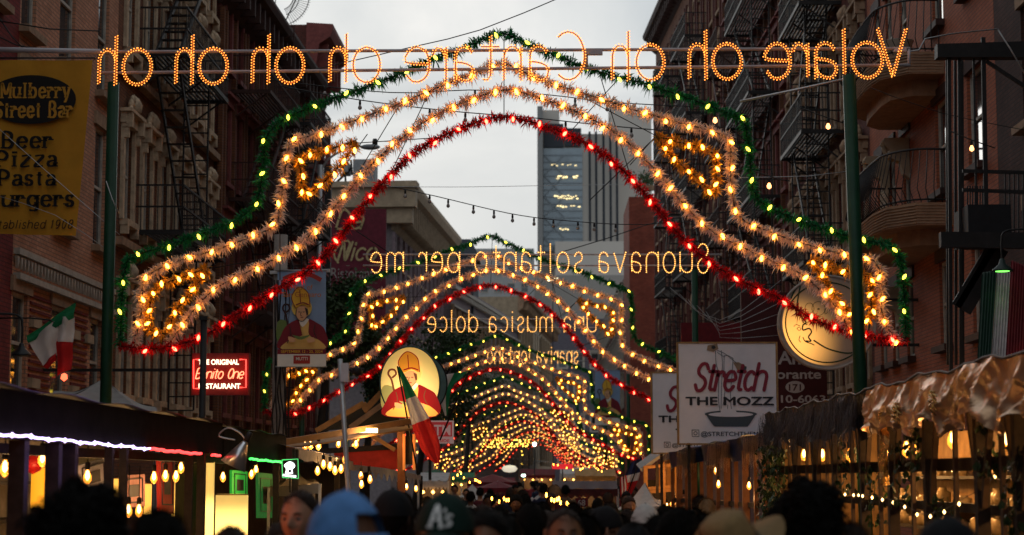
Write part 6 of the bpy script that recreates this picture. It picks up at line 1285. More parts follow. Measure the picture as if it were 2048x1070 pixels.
def far_booth(label, x0, x1, yt, yb, Y, m, lights=3, dz=.18):
    o = thing('booth', label, 'booth', P((x0+x1)/2, 1000, Y), 0, 'booths far down the street'); a, b = P(x0, yt, Y), P(x1, yt, Y); c = P(x0, yb, Y-1.1)
    MB().grid(lambda u, v: Vector((a.x+(b.x-a.x)*u, Y-1.1*v, a.z-(a.z-c.z)*v+.02*math.sin(u*20)*v)), 20, 5).build('awning', m, o, True)
    MB().grid(lambda u, v: Vector((a.x+(b.x-a.x)*u, Y-1.1, c.z-.2*v*(1+.2*math.sin(u*50)))), 40, 2).build('valance', m, o, True)
    for u in (0, .5, 1): x = a.x+(b.x-a.x)*u; MB().box((x, Y-1, c.z/2), (.06, .06, c.z)).build('post', M_steel, o, True)
    MB().box(((a.x+b.x)/2, Y+.4, a.z/2), (b.x-a.x, .06, a.z)).build('back_wall', mat('booth_brown', 0), o, True); MB().box(((a.x+b.x)/2, Y-.7, .9), (b.x-a.x, .5, .06)).build('counter', M_darkwood, o, True)
    point_light('booth_inner_fill', ((a.x+b.x)/2, Y-.5, c.z-.3), 25*(Y/40), (1, .6, .25), .08)
    for i in range(lights): u = (i+.5)/lights; x = MB().octa((a.x+(b.x-a.x)*u, Y-1.15, c.z-.3), .05); x.build('bulb', GLF['white'], o, True)
mr_ = mat('wine_awning', (.16, .015, .02), .7); mw_ = mat('white_awning', (.45, .42, .4), .7); mg_ = mat('green_awning', (.02, .12, .05), .7); mo_ = mat('ochre_awning', (.35, .18, .05), .7)
far_booth('long dark booth with a wine red awning right of the centre', 1105, 1232, 962, 978, 46, mat('dark_wine_awning', (.05, .01, .012), .7), 3)
far_booth('booth with a red awning left of centre under the tunnel', 936, 1030, 955, 985, 62, mr_, 4)
far_booth('white fronted booth beside the hanging flag tip', 842, 900, 945, 962, 52, mw_, 3)
far_booth('green awning booth deep under the arches, left', 900, 950, 945, 956, 85, mg_, 3)
far_booth('ochre awning booth deep under the arches, right', 1150, 1230, 938, 952, 75, mo_, 4)
far_booth('white awning booth deep in the tunnel, right', 1120, 1190, 935, 948, 100, mw_, 4)
far_booth('tiny red awning booth at the end of the tunnel', 1040, 1110, 938, 950, 120, mr_, 4)
def parasol(label, x, y, Y, rpx, m):
    o = thing('parasol', label, 'parasol', (P(x, y, Y).x, Y, 0), 0, 'parasols down the street'); z = P(x, y, Y).z; r = rpx*Y/F
    for k in range(8):
        a0, a1 = k*PI/4, (k+1)*PI/4; MB().add([(0, 0, z), (math.cos(a0)*r, math.sin(a0)*r, z-r*.32), (math.cos(a1)*r, math.sin(a1)*r, z-r*.32), (math.cos(a0)*r, math.sin(a0)*r, z-r*.32-.12), (math.cos(a1)*r, math.sin(a1)*r, z-r*.32-.12)], [(0, 1, 2), (1, 3, 4, 2)]).build('canopy_panel', m, o)
    MB().tube([(0, 0, 0), (0, 0, z)], .025, 6).build('pole', M_steel, o)
parasol('red parasol in the middle distance under the tunnel of arches', 985, 948, 56, 50, mr_); parasol('red parasol low in front of the larger red one', 995, 962, 50, 42, mr_); parasol('green parasol by the far left booths', 872, 938, 70, 22, mg_)
for lab, x0, y0, x1, y1, Y, s, c in (('crimson neon glow panel low under the right arches', 1104, 928, 1146, 938, 90, .6, (1, .03, .04)), ('bright square white light box in the far left booths', 882, 962, 893, 985, 60, 4, (1, .8, .5)), ('dull white lit shop front far under the arches', 1003, 930, 1035, 945, 130, .8, (.9, .8, .6)), ('greenish white globe lamp under the right arches', 1065, 884, 1073, 893, 90, 6, (.9, 1, .75)), ('pale green street lamp glow near the centre', 1042, 948, 1052, 954, 70, 5, (.7, 1, .8)), ('warm lamp glow beside the crimson panel', 1135, 962, 1147, 970, 70, 4, (1, .9, .6)), ('white street lamp glow above the third lyric sign', 1095, 556, 1116, 562, 120, 4, (1, .85, .5))):
    o = thing('glowing_sign' if 'panel' in lab or 'front' in lab or 'box' in lab else 'glowing_lamp', lab, 'light', P((x0+x1)/2, y1, Y)); a, b = P(x0, y0, Y), P(x1, y1, Y); w, h = b.x-a.x, a.z-b.z; m = MB()
    if w/h < 2.6: m.lathe([(0, 0), (w*.35, h*.12), (w*.5, h*.5), (w*.35, h*.88), (0, h)], 12)
    else: m.box((0, 0, h/2), (w, .06, h))
    m.build('lit_face', mat_glow('lamp_glow_%d_%d' % (x0, y0), c, s, False), o); MB().tube([(0, .05, h/2), (0, .05, -b.z+0.0)], .03, 6).build('post', M_iron, o)
o = thing('number_plaque', 'small dark plaque numbered 68 on the dark booth, right of centre', 'sign', P(1163, 1015, 44)); a, b = P(1150, 996, 44), P(1176, 1014, 44); MB().box(((a.x+b.x)/2, 44, (a.z+b.z)/2), (b.x-a.x, .03, a.z-b.z)).build('panel', mat('red_wall_sign', 0), o, True)
p = P(1163, 1011, 43.97); mb = MB(); put_text(mb, '68', p.x, p.z, 43.97, .14, .02, width=.18); mb.build('lettering', mat('dull_white_letter', 0), o, True); MB().bar((p.x, 44.1, 0), (p.x, 44.1, p.z), .04, .04).build('post', M_iron, o, True)
# clusters of bulbs above the crowd
for lab, x0, x1, y0, y1, Y, n in (('dense cluster of warm bulbs low in the centre of the crowd', 1095, 1150, 982, 1010, 24, 8), ('warm bulb row along a booth edge left of the centre crowd', 985, 1030, 990, 1015, 30, 5), ('arc of bulbs around a booth front near the hanging flag tip', 905, 965, 945, 975, 45, 9), ('warm bulbs strung along the far right booths', 1105, 1230, 925, 960, 60, 11)):
    rnd = random.Random(x0); o = thing('string_lights', lab, 'string lights', P(x0, y1, Y)); v = catmull([P(x0+(x1-x0)*t+rnd.uniform(-4, 4), rnd.uniform(y0, y1), Y+rnd.uniform(-1.5, 1.5)) for t in [0, .15, .3, .42, .5, .68, .8, 1]], .05); MB().tube(v, .005, 4).build('wire', M_iron, o, True)
    for p in resample(v, sum((a-b).length for a, b in zip(v, v[1:]))/n): MB().lathe([(0, -.045), (.013, -.03), (.013, .0), (.008, .015)], 7, Matrix.Translation(p-ORG[o].translation)).build('bulb', GL['white'], o)
# ---------------------------------------------------------------- trees
def tree(label, x, ytop, Y, rpx, hpx, n, seed, dx=0):
    rnd = random.Random(seed); s = Y/F; top = P(x, ytop, Y); base = Vector((top.x+dx, Y, 0)); o = thing('street_tree', label, 'tree', base, 0, 'street trees on the left pavement'); R_, H = rpx*s, hpx*s; c = Vector((-dx, 0, top.z-H/2)); bark = mat('dark_bark', (.035, .028, .022), .9, bump=.5)
    MB().tube([(0, 0, 0), (-dx*.2, 0, 1.6), (-dx*.5, .1, c.z-H*.3), (-dx, 0, c.z+H*.2)], [.16, .13, .09, .03], 8).build('trunk', bark, o); cl = []
    for k in range(9):
        a = rnd.uniform(0, 6.3); e = c+Vector((math.cos(a)*R_*.7, math.sin(a)*R_*.7, rnd.uniform(-.3, .42)*H)); st = Vector((-dx*.6, 0, c.z-H*.35)); MB().tube([st, st.lerp(e, .5)+Vector((0, 0, .2)), e], [.06, .04, .012], 5).build('limb', bark, o); cl.append(e)
    for k in range(46): d = Vector((rnd.gauss(0, 1), rnd.gauss(0, 1), rnd.gauss(0, 1))).normalized()*rnd.uniform(.45, 1.0); cl.append(c+Vector((d.x*R_, d.y*R_, d.z*H/2)))
    m = MB()
    for k in range(n):
        q_ = rnd.choice(cl); p = q_+Vector((rnd.gauss(0, .17), rnd.gauss(0, .17), rnd.gauss(0, .14)))*R_*1.0; l = rnd.uniform(.05, .11)*1.5; d = Vector((rnd.gauss(0, 1), rnd.gauss(0, 1), rnd.gauss(0, .6)-.3)).normalized(); sd = unit(d.cross(Vector((rnd.gauss(0, 1), rnd.gauss(0, 1), rnd.gauss(0, 1)))))*l*.35
        m.add([p, p+d*l*.5+sd, p+d*l, p+d*l*.5-sd], [(0, 1, 2, 3)])
    tag(m.build('crown', mat('dusk_leaf', (.035, .06, .02), .6, var=.5, nscale=4), o), kind='stuff')
tree('dark leafy street tree behind the bishop banner, left', 690, 560, 52, 85, 210, 6500, 1, -1.0)
tree('dark leafy street tree behind the bishop lightbox and green flag', 880, 640, 68, 85, 230, 7500, 2, -1.0)
tree('far dark street tree left of the tunnel of arches', 955, 730, 95, 65, 130, 4500, 3, -.8)
tree('small dark tree beyond the timber booth', 770, 640, 60, 55, 180, 4500, 4, -.8)
o = thing('roof_plants', 'small potted plants on top of the red brick party wall', 'plants', P(1296, 372, 112)); m = MB(); rnd = random.Random(8)
for k in range(260): p = P(1296, 362, 112)+Vector((rnd.gauss(0, .35), rnd.gauss(0, .2), rnd.gauss(0, .28))); d = Vector((rnd.gauss(0, 1), 0, rnd.gauss(0, 1))).normalized()*.22; m.add([p, p+d*.5+Vector((.06, 0, 0)), p+d, p+d*.5-Vector((.06, 0, 0))], [(0, 1, 2, 3)])
m.build('foliage', mat('dusk_leaf', 0), o, True); MB().box(P(1296, 376, 112), (1.2, .4, .3)).build('planter', M_brownst, o, True)
# ---------------------------------------------------------------- people
def body_mesh():
    m = MB()
    def loft(rings, n=20):      # (x, y, z, rx, ry)
        vs = [Vector((cx+rx*math.cos(2*PI*j/n), cy+ry*math.sin(2*PI*j/n), z)) for cx, cy, z, rx, ry in rings for j in range(n)]; k = len(rings)
        m.add(vs, [(i*n+j, i*n+(j+1) % n, (i+1)*n+(j+1) % n, (i+1)*n+j) for i in range(k-1) for j in range(n)]+[tuple(reversed(range(n))), tuple(range((k-1)*n, k*n))])
    loft([(0, 0, .84, .12, .09), (0, .0, .92, .165, .115), (0, 0, 1.0, .15, .105), (0, -.005, 1.1, .135, .1), (0, -.01, 1.22, .16, .115), (0, -.005, 1.34, .175, .115), (0, .005, 1.42, .165, .1), (0, .01, 1.465, .11, .075), (0, .01, 1.5, .062, .06)])
    loft([(0, .015, 1.44, .065, .062), (0, .008, 1.5, .056, .058), (0, .0, 1.56, .055, .058)])
    for s in (-1, 1):
        m.tube([(s*.155, .005, 1.415), (s*.195, .005, 1.38), (s*.225, .01, 1.25), (s*.24, .0, 1.12), (s*.245, -.03, .98), (s*.245, -.055, .87)], [.06, .062, .05, .043, .036, .027], 12)
        hx, hy, hz = s*.245, -.06, .83; m.box((hx, hy, hz), (.032, .082, .09))
        for k, l in enumerate((.065, .075, .07, .055)): y = hy-.03+k*.021; m.tube([(hx, y, hz-.04), (hx-s*.006, y, hz-.045-l*.5), (hx-s*.02, y, hz-.04-l)], [.0095, .009, .007], 8)
        m.tube([(hx, hy-.035, hz+.02), (hx-s*.01, hy-.06, hz-.015), (hx-s*.015, hy-.066, hz-.045)], [.012, .011, .009], 8)
        m.tube([(s*.085, 0, .9), (s*.09, 0, .75), (s*.095, -.005, .5), (s*.098, .005, .3), (s*.1, .01, .09)], [.088, .082, .06, .055, .042], 14)
        m.grid(lambda u, v: Vector((s*.1+.045*math.cos(v*2*PI)*math.sin(PI*min(.97, max(.03, u)))**.5, -.17+.26*u, .045+.042*math.sin(v*2*PI)*math.sin(PI*min(.97, max(.03, u)))**.5)), 12, 14)
    # head with face, looking to -y
    nu, nv = 56, 44; C0 = Vector((0, -.005, 1.635))
    def g(x, c, w): return math.exp(-((x-c)/w)**2)
    vs = []
    for i in range(nv+1):
        th = PI*i/nv
        for j in range(nu):
            ph = 2*PI*j/nu; d = Vector((math.sin(th)*math.sin(ph), -math.sin(th)*math.cos(ph), math.cos(th)))
            x, y, z = d.x*.076, d.y*.095, d.z*.117
            if d.z < 0: x *= 1-.3*(-d.z)**1.4; y = y*(1-.12*(-d.z)**1.2)
            if y > 0: y *= 1.02; z = z if d.z > 0 else z*(1-.25*d.y)
            f = max(0, -d.y)
            if f > 0:
                ax = abs(d.x)
                y -= .024*g(d.x, 0, .13)*g(d.z, -.17, .14)*f+.010*g(d.x, 0, .09)*g(d.z, .02, .2)*f     # nose
                y += .013*g(ax, .36, .15)*g(d.z, .06, .1)*f                                              # sockets
                y -= .005*g(ax, .34, .25)*g(d.z, .22, .08)*f                                             # brow
                y -= .007*g(d.x, 0, .22)*g(d.z, -.45, .05)*f-.005*g(d.x, 0, .2)*g(d.z, -.50, .02)*f+.006*g(d.x, 0, .2)*g(d.z, -.56, .05)*f   # lips
                y -= .012*g(d.x, 0, .25)*g(d.z, -.86, .16)*f                                             # chin
                y -= .003*g(ax, .52, .15)*g(d.z, -.2, .18)*f
            vs.append(C0+Vector((x, y, z)))
    m.add(vs, [(i*nu+j, (i+1)*nu+j, (i+1)*nu+(j+1) % nu, i*nu+(j+1) % nu) for i in range(nv) for j in range(nu)])
    for s in (-1, 1): m.tube([(s*.074, .004, 1.665), (s*.086, .014, 1.66), (s*.088, .016, 1.635), (s*.082, .004, 1.61), (s*.074, -.002, 1.605)], [.007, .009, .008, .008, .007], 8)
    me = m.mesh('body', M_iron); o = bpy.data.objects.new('tmp', me); C.objects.link(o); md = o.modifiers.new('r', 'REMESH'); md.mode = 'VOXEL'; md.voxel_size = .0075; md.use_smooth_shade = True
    sm = o.modifiers.new('s', 'SMOOTH'); sm.iterations = 2; sm.factor = .5; bpy.context.view_layer.update(); dg = bpy.context.evaluated_depsgraph_get(); out = bpy.data.meshes.new_from_object(o.evaluated_get(dg)); bpy.data.objects.remove(o)
    out.name = 'person_body'; out.materials.clear()
    for k in range(5): out.materials.append(M_iron)
    mi = []
    for p in out.polygons:
        c = p.center; head = c.z > 1.515 or (c.z > 1.47 and abs(c.x) < .055)
        if head:
            lip = c.y < -.088 and abs(c.x) < .024 and 1.574 < c.z < 1.587
            mi.append(4 if lip else 0)
        elif abs(c.x) > .2 and c.z < .9: mi.append(0)
        elif c.z > .93 or abs(c.x) > .19: mi.append(1)
        elif c.z > .085: mi.append(2)
        else: mi.append(3)
    out.polygons.foreach_set('material_index', mi); out.polygons.foreach_set('use_smooth', [True]*len(mi)); return out
BODY = body_mesh()
SKINS = {k: mat('skin_'+k, c, .5, var=.08, nscale=30) for k, c in {'fair': (.36, .18, .11), 'tan': (.22, .105, .06), 'brown': (.13, .06, .035), 'dark': (.05, .022, .014)}.items()}
LIP = mat('lips', (.2, .06, .05), .5, var=0); EYE = mat('eye_white', (.16, .14, .13), .35, var=0); IRIS = mat('iris_dark', (.02, .012, .008), .2, var=0)
def cloth(n, c): return mat('cloth_'+n, c, .9, var=.2, nscale=20)
CL = {'black': cloth('black', (.008, .008, .009)), 'navy': cloth('navy', (.02, .025, .05)), 'grey': cloth('grey', (.05, .05, .05)), 'white': cloth('white', (.45, .43, .4)), 'red': cloth('red', (.25, .03, .03)), 'denim': cloth('denim', (.04, .06, .12)), 'green': cloth('green', (.03, .07, .04)), 'tan': cloth('tan', (.14, .09, .05)), 'maroon': cloth('maroon', (.09, .015, .02))}
HAIR = {'black': mat('black_hair', (.005, .004, .003), .7, var=.3, nscale=40, bump=.8, bscale=160, spec=.12), 'brown': mat('brown_hair', (.022, .011, .006), .7, var=.3, nscale=40, bump=.5, bscale=90), 'blond': mat('fair_hair', (.22, .13, .06), .55, var=.3, nscale=40), 'grey': mat('grey_hair', (.2, .19, .18), .6, var=.3, nscale=40)}
C0 = Vector((0, -.005, 1.635))
_hm = {}
def hair_part(kind):
    if kind in _hm: return _hm[kind]
    m = MB(); rnd = random.Random(len(kind)+3)
    def shell(off, front, side, back, n=32, k=14, lump=0):
        vs = []
        for i in range(k+1):
            for j in range(n):
                ph = 2*PI*j/n; cf = -math.cos(ph)*-1    # ph=0 -> front (-y)
                lim = front if abs(math.sin(ph)) < .5 and math.cos(ph) > 0 else (side if math.cos(ph) > -.3 else back)
                w = (math.cos(ph)+1)/2; lim = back+(front-back)*(w**1.3) if side is None else (front*max(0, math.cos(ph))**1.5+side*(1-abs(math.cos(ph)))**1+back*max(0, -math.cos(ph))**.7)/(max(0, math.cos(ph))**1.5+(1-abs(math.cos(ph)))+max(0, -math.cos(ph))**.7)
                th = lim*i/k; d = Vector((math.sin(th)*math.sin(ph), -math.sin(th)*math.cos(ph), math.cos(th)))
                e = off*(1 if i < k else .2)*(1+lump*math.sin(ph*7+i)*.3); r = Vector((d.x*(.077+e), d.y*(.097+e), d.z*(.118+e)))
                if d.z < 0 and lump == 0: r.x *= 1-.12*(-d.z)
                vs.append(C0+r)
        m.add(vs, [(i*n+j, (i+1)*n+j, (i+1)*n+(j+1) % n, i*n+(j+1) % n) for i in range(k) for j in range(n)], smooth=True)
    def strands(n, off, L0, thmax):
        for k in range(n):
            ph = rnd.uniform(0, 2*PI); th = rnd.uniform(0, 1)**.6*thmax
            if math.cos(ph) > .35 and th > .95: continue
            d = Vector((math.sin(th)*math.sin(ph), -math.sin(th)*math.cos(ph), math.cos(th))); p = C0+Vector((d.x*(.077+off), d.y*(.097+off), d.z*(.118+off)))
            dn = unit(Vector((d.x*.5, d.y*.3+.6, -.5))-d*Vector((d.x*.5, d.y*.3+.6, -.5)).dot(d)); dn = unit(dn+Vector((rnd.gauss(0, .35), rnd.gauss(0, .35), rnd.gauss(0, .35)))+d*.35)
            sd = unit(dn.cross(d))*.0022; l = L0*rnd.uniform(.6, 1.5); e = p+dn*l
            m.add([p-sd, p+sd, e], [(0, 1, 2)])
    if kind in ('short', 'full', 'long', 'bun', 'receding'): strands(1800, {'short': .009, 'full': .022, 'long': .018, 'bun': .008, 'receding': .005}[kind], {'short': .018, 'full': .035, 'long': .05, 'bun': .03, 'receding': .012}[kind], 2.0)
    if kind == 'short': shell(.010, 1.0, 1.45, 2.0)
    elif kind == 'receding': shell(.0025, .62, 1.4, 2.0)
    elif kind == 'full': shell(.022, 1.02, 1.6, 2.15, lump=.5)
    elif kind == 'long':
        shell(.018, .98, 1.75, 2.2)
        m.grid(lambda u, v: C0+Vector((.1*math.sin((u-.5)*3.6), .02+.085*math.cos((u-.5)*3.6), .02-.32*v)), 16, 8)
    elif kind == 'bun':
        shell(.008, .9, 1.5, 2.1); m.lathe([(0, -.045), (.035, -.03), (.048, 0), (.035, .035), (0, .045)], 12, Matrix.Translation(C0+Vector((0, .1, .08))))
    elif kind == 'curly':
        shell(.05, 1.0, 1.75, 2.3, lump=.8)
        for k in range(1500):
            ph = rnd.uniform(0, 2*PI); th = abs(rnd.gauss(0, .9))
            if th > (1.15 if math.cos(ph) > .4 else 2.2): continue
            d = Vector((math.sin(th)*math.sin(ph), -math.sin(th)*math.cos(ph), math.cos(th))); R_ = rnd.uniform(.035, .075)+.012*math.sin(ph*3)+.012*math.sin(th*5+ph)
            p = C0+Vector((d.x*(.077+R_), d.y*(.097+R_), d.z*(.118+R_))); a = unit(d.cross(Vector((rnd.gauss(0, 1), rnd.gauss(0, 1), rnd.gauss(0, 1)))))*.012; b = d.cross(unit(a))*.012
            m.tube([p-d*.02, p+a, p+b+d*.008, p-a+d*.014], .0045, 3)
    _hm[kind] = m; return m
def cap_parts(kind):
    out = []
    if kind in ('cap', 'cap_back', 'flat'):
        dome = MB(); n, k = 60, 12
        vs = []
        for i in range(k+1):
            for j in range(n):
                th = 1.42*i/k; ph = 2*PI*j/n; d = Vector((math.sin(th)*math.sin(ph), -math.sin(th)*math.cos(ph), math.cos(th)))
                wr = 1+.012*mn.noise(d*6)+.018*mn.noise(d*2.5+Vector((3, 1, 2)))-.012*max(0, 1-abs(((ph/(PI/3))+.5) % 1-.5)*9)*min(1, th*2); vs.append(C0+Vector((d.x*.094*wr, d.y*.112*wr+.002, d.z*(.138 if kind != 'flat' else .12)*wr+.005)))
        fs = [(i*n+j, (i+1)*n+j, (i+1)*n+(j+1) % n, i*n+(j+1) % n) for i in range(k) for j in range(n)]
        if kind == 'cap_back': fs = [f for f in fs if not (f[0]//n >= k-4 and (f[0] % n <= 5 or f[0] % n >= n-6))]
        dome.add(vs, fs, smooth=True); dome.octa(C0+Vector((0, 0, .146)), .01, .006); out.append(('cap_crown', dome, 0))
        if kind == 'cap_back':
            st = MB(); st.tube([C0+Vector((.096*math.sin(a), -.114*math.cos(a), .024)) for a in [-.75+.15*i for i in range(11)]], .009, 5); out.append(('strap', st, 0))
        s = 1 if kind != 'cap_back' else -1; br = MB()
        for dz, off in ((0, 0), (.004, 0)):
            br.grid(lambda u, v: C0+Vector((math.sin((u-.5)*2.0)*(.09-.004*v), -s*(math.cos((u-.5)*2.0)*.108+v*.07*math.cos((u-.5)*2.6)), .026-dz-.02*v-.018*((u-.5)*2)**2)), 16, 5)
        out.append(('bill', br, 1))
        sm = MB(); sm.tube([C0+Vector((math.sin((u-.5)*2.0)*.087, -s*(math.cos((u-.5)*2.0)*.108+.07*math.cos((u-.5)*2.6)), .004-.018*((u-.5)*2)**2)) for u in [i/14 for i in range(15)]], .0035, 4); out.append(('bill_edge', sm, 2))
    if kind == 'straw':
        h = MB(); h.lathe([(0, .15), (.05, .155), (.082, .135), (.092, .06), (.096, .03), (.102, .022)], 30, Matrix.Translation(C0), sy=1.2); b = MB()
        b.grid(lambda u, v: C0+Vector(((.098+.1*v)*math.cos(u*2*PI), (.118+.11*v)*math.sin(u*2*PI), .026+.035*v*abs(math.cos(u*2*PI))**2-.02*v*abs(math.sin(u*2*PI)))), 40, 6)
        band = MB(); band.tube([C0+Vector((.099*math.cos(a), .119*math.sin(a), .036)) for a in [2*PI*i/30 for i in range(30)]], .008, 5, closed=True)
        vent = MB()
        for r in range(3):
            for i in range(9): a = -2.3+i*.19; z = .055+r*.022; rr = .0945-.0035*r; vent.box(C0+Vector((rr*math.cos(a), rr*1.2*math.sin(a), z)), (.008, .008, .012))
        out += [('hat_crown', h, 0), ('brim', b, 0), ('hat_band', band, 1), ('vent_holes', vent, 2)]
    return out
_pm = {}
def person(label, px, ytop, Y, yaw=0, skin='tan', hair='short', hcol='black', shirt='black', cap=None, capm=None, beard=False, group=None, simple=False, tilt=0):
    extra = {'curly': .06, 'full': .02, 'short': .01, 'long': .018, 'receding': .004, None: 0, 'bun': .01}[hair] if not cap else (.03 if cap != 'straw' else .04)
    p = P(px, ytop, Y); s = p.z/(1.752+extra); s = max(.9, min(1.12, s))
    o = thing('person', label, 'person', (p.x, Y, 0), yaw, group); o.scale = (s, s, s)
    ORG[o] = Matrix.Translation((p.x, Y, 0)) @ Matrix.Rotation(yaw, 4, 'Z') @ Matrix.Scale(s, 4)
    b = link('body', BODY, o)
    for i, m in enumerate((SKINS[skin], CL[shirt], CL['denim' if shirt != 'navy' else 'black'], CL['black'], LIP)): b.material_slots[i].link = 'OBJECT'; b.material_slots[i].material = m
    def part(nm, key, mb, m):
        k = (nm, key)
        if k not in _pm: _pm[k] = mb.mesh(nm, M_iron)
        x = link(nm, _pm[k], o); x.material_slots[0].link = 'OBJECT'; x.material_slots[0].material = m; return x
    if hair: part('hair', hair, hair_part(hair), HAIR[hcol])
    if not simple:
        e = MB(); [e.lathe([(0, -.011), (.008, -.008), (.0115, 0), (.008, .008), (0, .011)], 12, Matrix.Translation(C0+Vector((s_*.029, -.0765, .008)))) for s_ in (-1, 1)]; part('eyes', 1, e, EYE)
        e = MB(); [e.lathe([(0, -.0055), (.0055, 0), (0, .0055)], 10, Matrix.Translation(C0+Vector((s_*.029, -.0865, .008)))) for s_ in (-1, 1)]; part('irises', 1, e, IRIS)
        e = MB(); [e.tube([C0+Vector((s_*.014, -.093, .026)), C0+Vector((s_*.03, -.092, .032)), C0+Vector((s_*.046, -.082, .027))], [.003, .004, .002], 5) for s_ in (-1, 1)]; part('eyebrows', 1, e, HAIR[hcol])
    if beard:
        e = MB(); e.grid(lambda u, v: C0+Vector((math.sin((u-.5)*3.4)*(.071-.018*v), -.004-math.cos((u-.5)*3.4)*(.088-.004*v)-(.004 if v > .1 else 0), -.045-.065*v)), 18, 6); part('beard', 1, e, HAIR[hcol])
    if cap:
        cm = capm or (CL['black'], CL['black'], CL['black'])
        for nm, mb, k in cap_parts(cap):
            x = part(nm, cap, mb, cm[k])
            if tilt: x.matrix_local = Matrix.Translation(C0) @ Matrix.Rotation(tilt, 4, 'Y') @ Matrix.Rotation(-.25, 4, 'X') @ Matrix.Translation(-C0)
    return o
# near row
person('person with a big cloud of dark curly hair, back turned, lower left', 155, 985, 5.3, PI, 'tan', 'curly', 'black', 'black')
person('person with short dark hair low beside the curly head, lower left', 315, 1026, 5.6, PI*.95, 'tan', 'full', 'black', 'navy')
person('person with brown hair just showing below the yellow lampshade', 462, 1054, 7.2, PI, 'fair', 'short', 'brown', 'grey')
person('man with short hair facing us, his face lit orange red from the booth', 603, 982, 8.3, -.35, 'fair', 'receding', 'brown', 'black')
cb = CL['capblue'] = cloth('cap_blue', (.1, .24, .52)); person('person in a blue baseball cap worn backwards, head turned right', 690, 979, 5.3, .95, 'brown', None, 'black', 'black', 'cap_back', (cb, cb, cb))
person('person in a plain black cap behind the blue cap', 785, 976, 8.8, PI*.9, 'dark', 'short', 'black', 'black', 'cap')
cg = cloth('cap_dark_green', (.006, .02, .014)); cy = cloth('cap_gold', (.4, .26, .03)); ap = person('person in a dark green cap with white letters and a gold edged bill, facing us', 891, 982, 6.1, -.1, 'brown', 'short', 'black', 'black', 'cap', (cg, cg, cy))
mb = MB()       # letters on the cap front, bent round the crown
def capxy(x, z):
    zz = z; r = math.sqrt(max(0, 1-(zz/.138)**2)); return C0+Vector((x, -.1125*math.sqrt(max(.05, r*r-(x/.094)**2))-.002, zz+.005))
for st, w in (([(-.032, .035), (-.012, .1), (-.008, .1), (.004, .035)], .011), ([(-.024, .058), (0, .058)], .008), ([(-.042, .035), (-.022, .035)], .006), ([(-.004, .035), (.012, .035)], .006), ([(.014, .09), (.012, .08)], .008), ([(.036, .066), (.028, .073), (.018, .066), (.022, .057), (.033, .05), (.03, .04), (.016, .04)], .008)):
    pts = [capxy(a, b) for a, b in (smooth_lin([Vector(p+(0,)) for p in st], .004) and [(v.x, v.y) for v in smooth_lin([Vector((a, b, 0)) for a, b in st], .004)])]; ribbon_pts = pts
    for i in range(len(pts)-1):
        t = unit(pts[i+1]-pts[i]); n_ = Vector((t.z, 0, -t.x))*w/2; mb.add([pts[i]+n_, pts[i]-n_, pts[i+1]-n_-t*-.001, pts[i+1]+n_], [(0, 1, 2, 3)])
mb.build('cap_letters', mat('white_thread', (.85, .83, .8), .8, var=0), ap)
person('person with dark hair pulled back, face half shown, right of the green cap', 975, 1022, 7.4, -.2, 'tan', 'bun', 'black', 'black')
person('person with dark cropped hair seen from behind, centre', 1062, 1006, 9.5, PI, 'tan', 'short', 'black', 'maroon')
person('balding man facing us, centre right of the crowd', 1128, 1018, 8.6, .15, 'tan', 'receding', 'brown', 'grey')
person('person with a dark cap in profile, right of the balding man', 1208, 1010, 10.5, 1.9, 'fair', 'short', 'black', 'white', 'cap')
cw = CL['white']; person('person in a white cap before the pale tent', 1291, 1006, 11.5, PI, 'fair', 'short', 'brown', 'tan', 'cap', (cw, cw, cw))
person('person in a low dark flat cap in front of the white cap', 1266, 1036, 8.5, PI*.9, 'tan', 'short', 'black', 'black', 'flat')
person('person with thick dark hair looking left, right of the white cap', 1357, 1019, 9, PI*.6, 'fair', 'full', 'black', 'black')
person('person with dark hair behind the straw hat', 1408, 1030, 10.5, PI*1.1, 'tan', 'full', 'black', 'navy')
sw = mat('woven_straw', (.27, .17, .07), .8, var=.2, nscale=60, bump=.6, bscale=200); person('person in a woven straw hat with vent holes, lower right', 1472, 1020, 6.6, PI, 'tan', 'short', 'brown', 'tan', 'straw', (sw, mat('hat_band_brown', (.08, .05, .03), .8), mat('hat_hole_dark', (.05, .03, .02), .9)), tilt=.42)
person('person with large dark curly hair, back turned, lower right', 1612, 976, 7.2, PI, 'tan', 'curly', 'black', 'black')
person('person in a dark cap with a pale bill edge, bottom right', 1893, 1030, 5.6, PI*.72, 'brown', 'short', 'black', 'black', 'cap', (CL['black'], CL['black'], CL['grey']))
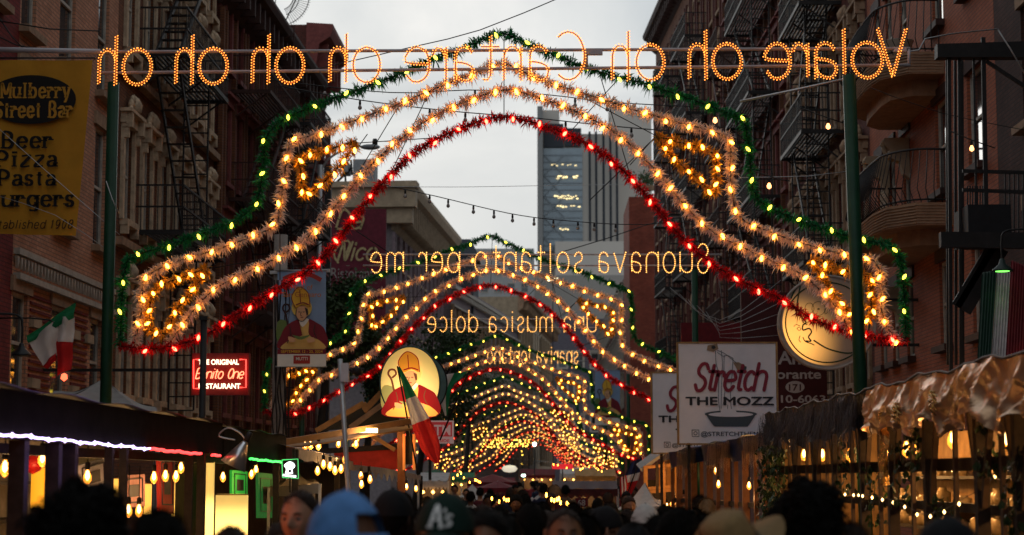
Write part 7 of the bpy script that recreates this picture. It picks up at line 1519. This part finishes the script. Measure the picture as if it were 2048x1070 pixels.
# middle and far crowd
cr_ = random.Random(21); looks = []
mid = [(935, 1018, 11), (1012, 1030, 9), (1000, 1010, 14), (1035, 1022, 12), (1092, 1022, 12), (1165, 1032, 10), (1178, 1016, 14), (1236, 1030, 12), (1255, 1018, 15), (1320, 1032, 11), (860, 1010, 12), (830, 1020, 9.5), (745, 1030, 9), (965, 1012, 17), (1145, 1008, 17), (1220, 1006, 19), (1085, 1006, 19), (1330, 1012, 16), (1390, 1018, 14), (1430, 1030, 11), (560, 1048, 10), (1700, 1050, 7.5), (1540, 1045, 9)]
cols = ['black', 'navy', 'grey', 'white', 'red', 'green', 'tan', 'maroon']; hs = ['short', 'full', 'long', 'bun', 'short', 'full']
mid.sort(); nth = ['first', 'second', 'third', 'fourth', 'fifth', 'sixth', 'seventh', 'eighth', 'ninth', 'tenth', 'eleventh', 'twelfth', 'thirteenth', 'fourteenth', 'fifteenth', 'sixteenth', 'seventeenth', 'eighteenth', 'nineteenth', 'twentieth', 'third from last', 'next to last', 'last']
for i, (x, y, Y) in enumerate(mid):
    sh, ha, hc = cr_.choice(cols), cr_.choice(hs), cr_.choice(['black', 'black', 'brown']); yaw = cr_.choice([PI, PI*.9, PI*1.1, .2, PI*.8, PI])
    person('%s haired person in %s in the middle rows, %s from the left' % (hc+(' long' if ha == 'long' else ' short'), sh, nth[i]), x, y, Y, yaw, cr_.choice(['fair', 'tan', 'brown', 'tan']), ha, hc, sh, group='visitors in the middle rows of the crowd')
n = 0
for Y in [20+3.0*k for k in range(22)]:
    for k in range(4):
        X = cr_.uniform(-2.6+Y*.004, 2.7+Y*.006); Yp = Y+cr_.uniform(-1, 1); h = cr_.uniform(1.6, 1.84); d = Vector((X, Yp, h)); px, py = proj(d)
        hc = cr_.choice(['black', 'black', 'brown', 'brown', 'black', 'black', 'blond']); sh = cr_.choice(cols)
        person('small %s haired figure packed in the crowd far down the street' % ('dark' if hc in ('black', 'brown') else 'pale'), px, py, Yp, cr_.choice([PI, 0, PI*.9, .3, PI*1.2]), cr_.choice(['fair', 'tan', 'brown', 'tan']), cr_.choice(hs), hc, sh, group='%s haired figures in the distant crowd' % ('dark' if hc in ('black', 'brown') else 'pale'), simple=True)
point_light('face_fill_light', (-2.75, 7.4, 1.95), 48, (1, .26, .08), .1)  # unseen lamp added to redden the face of the man by the booth
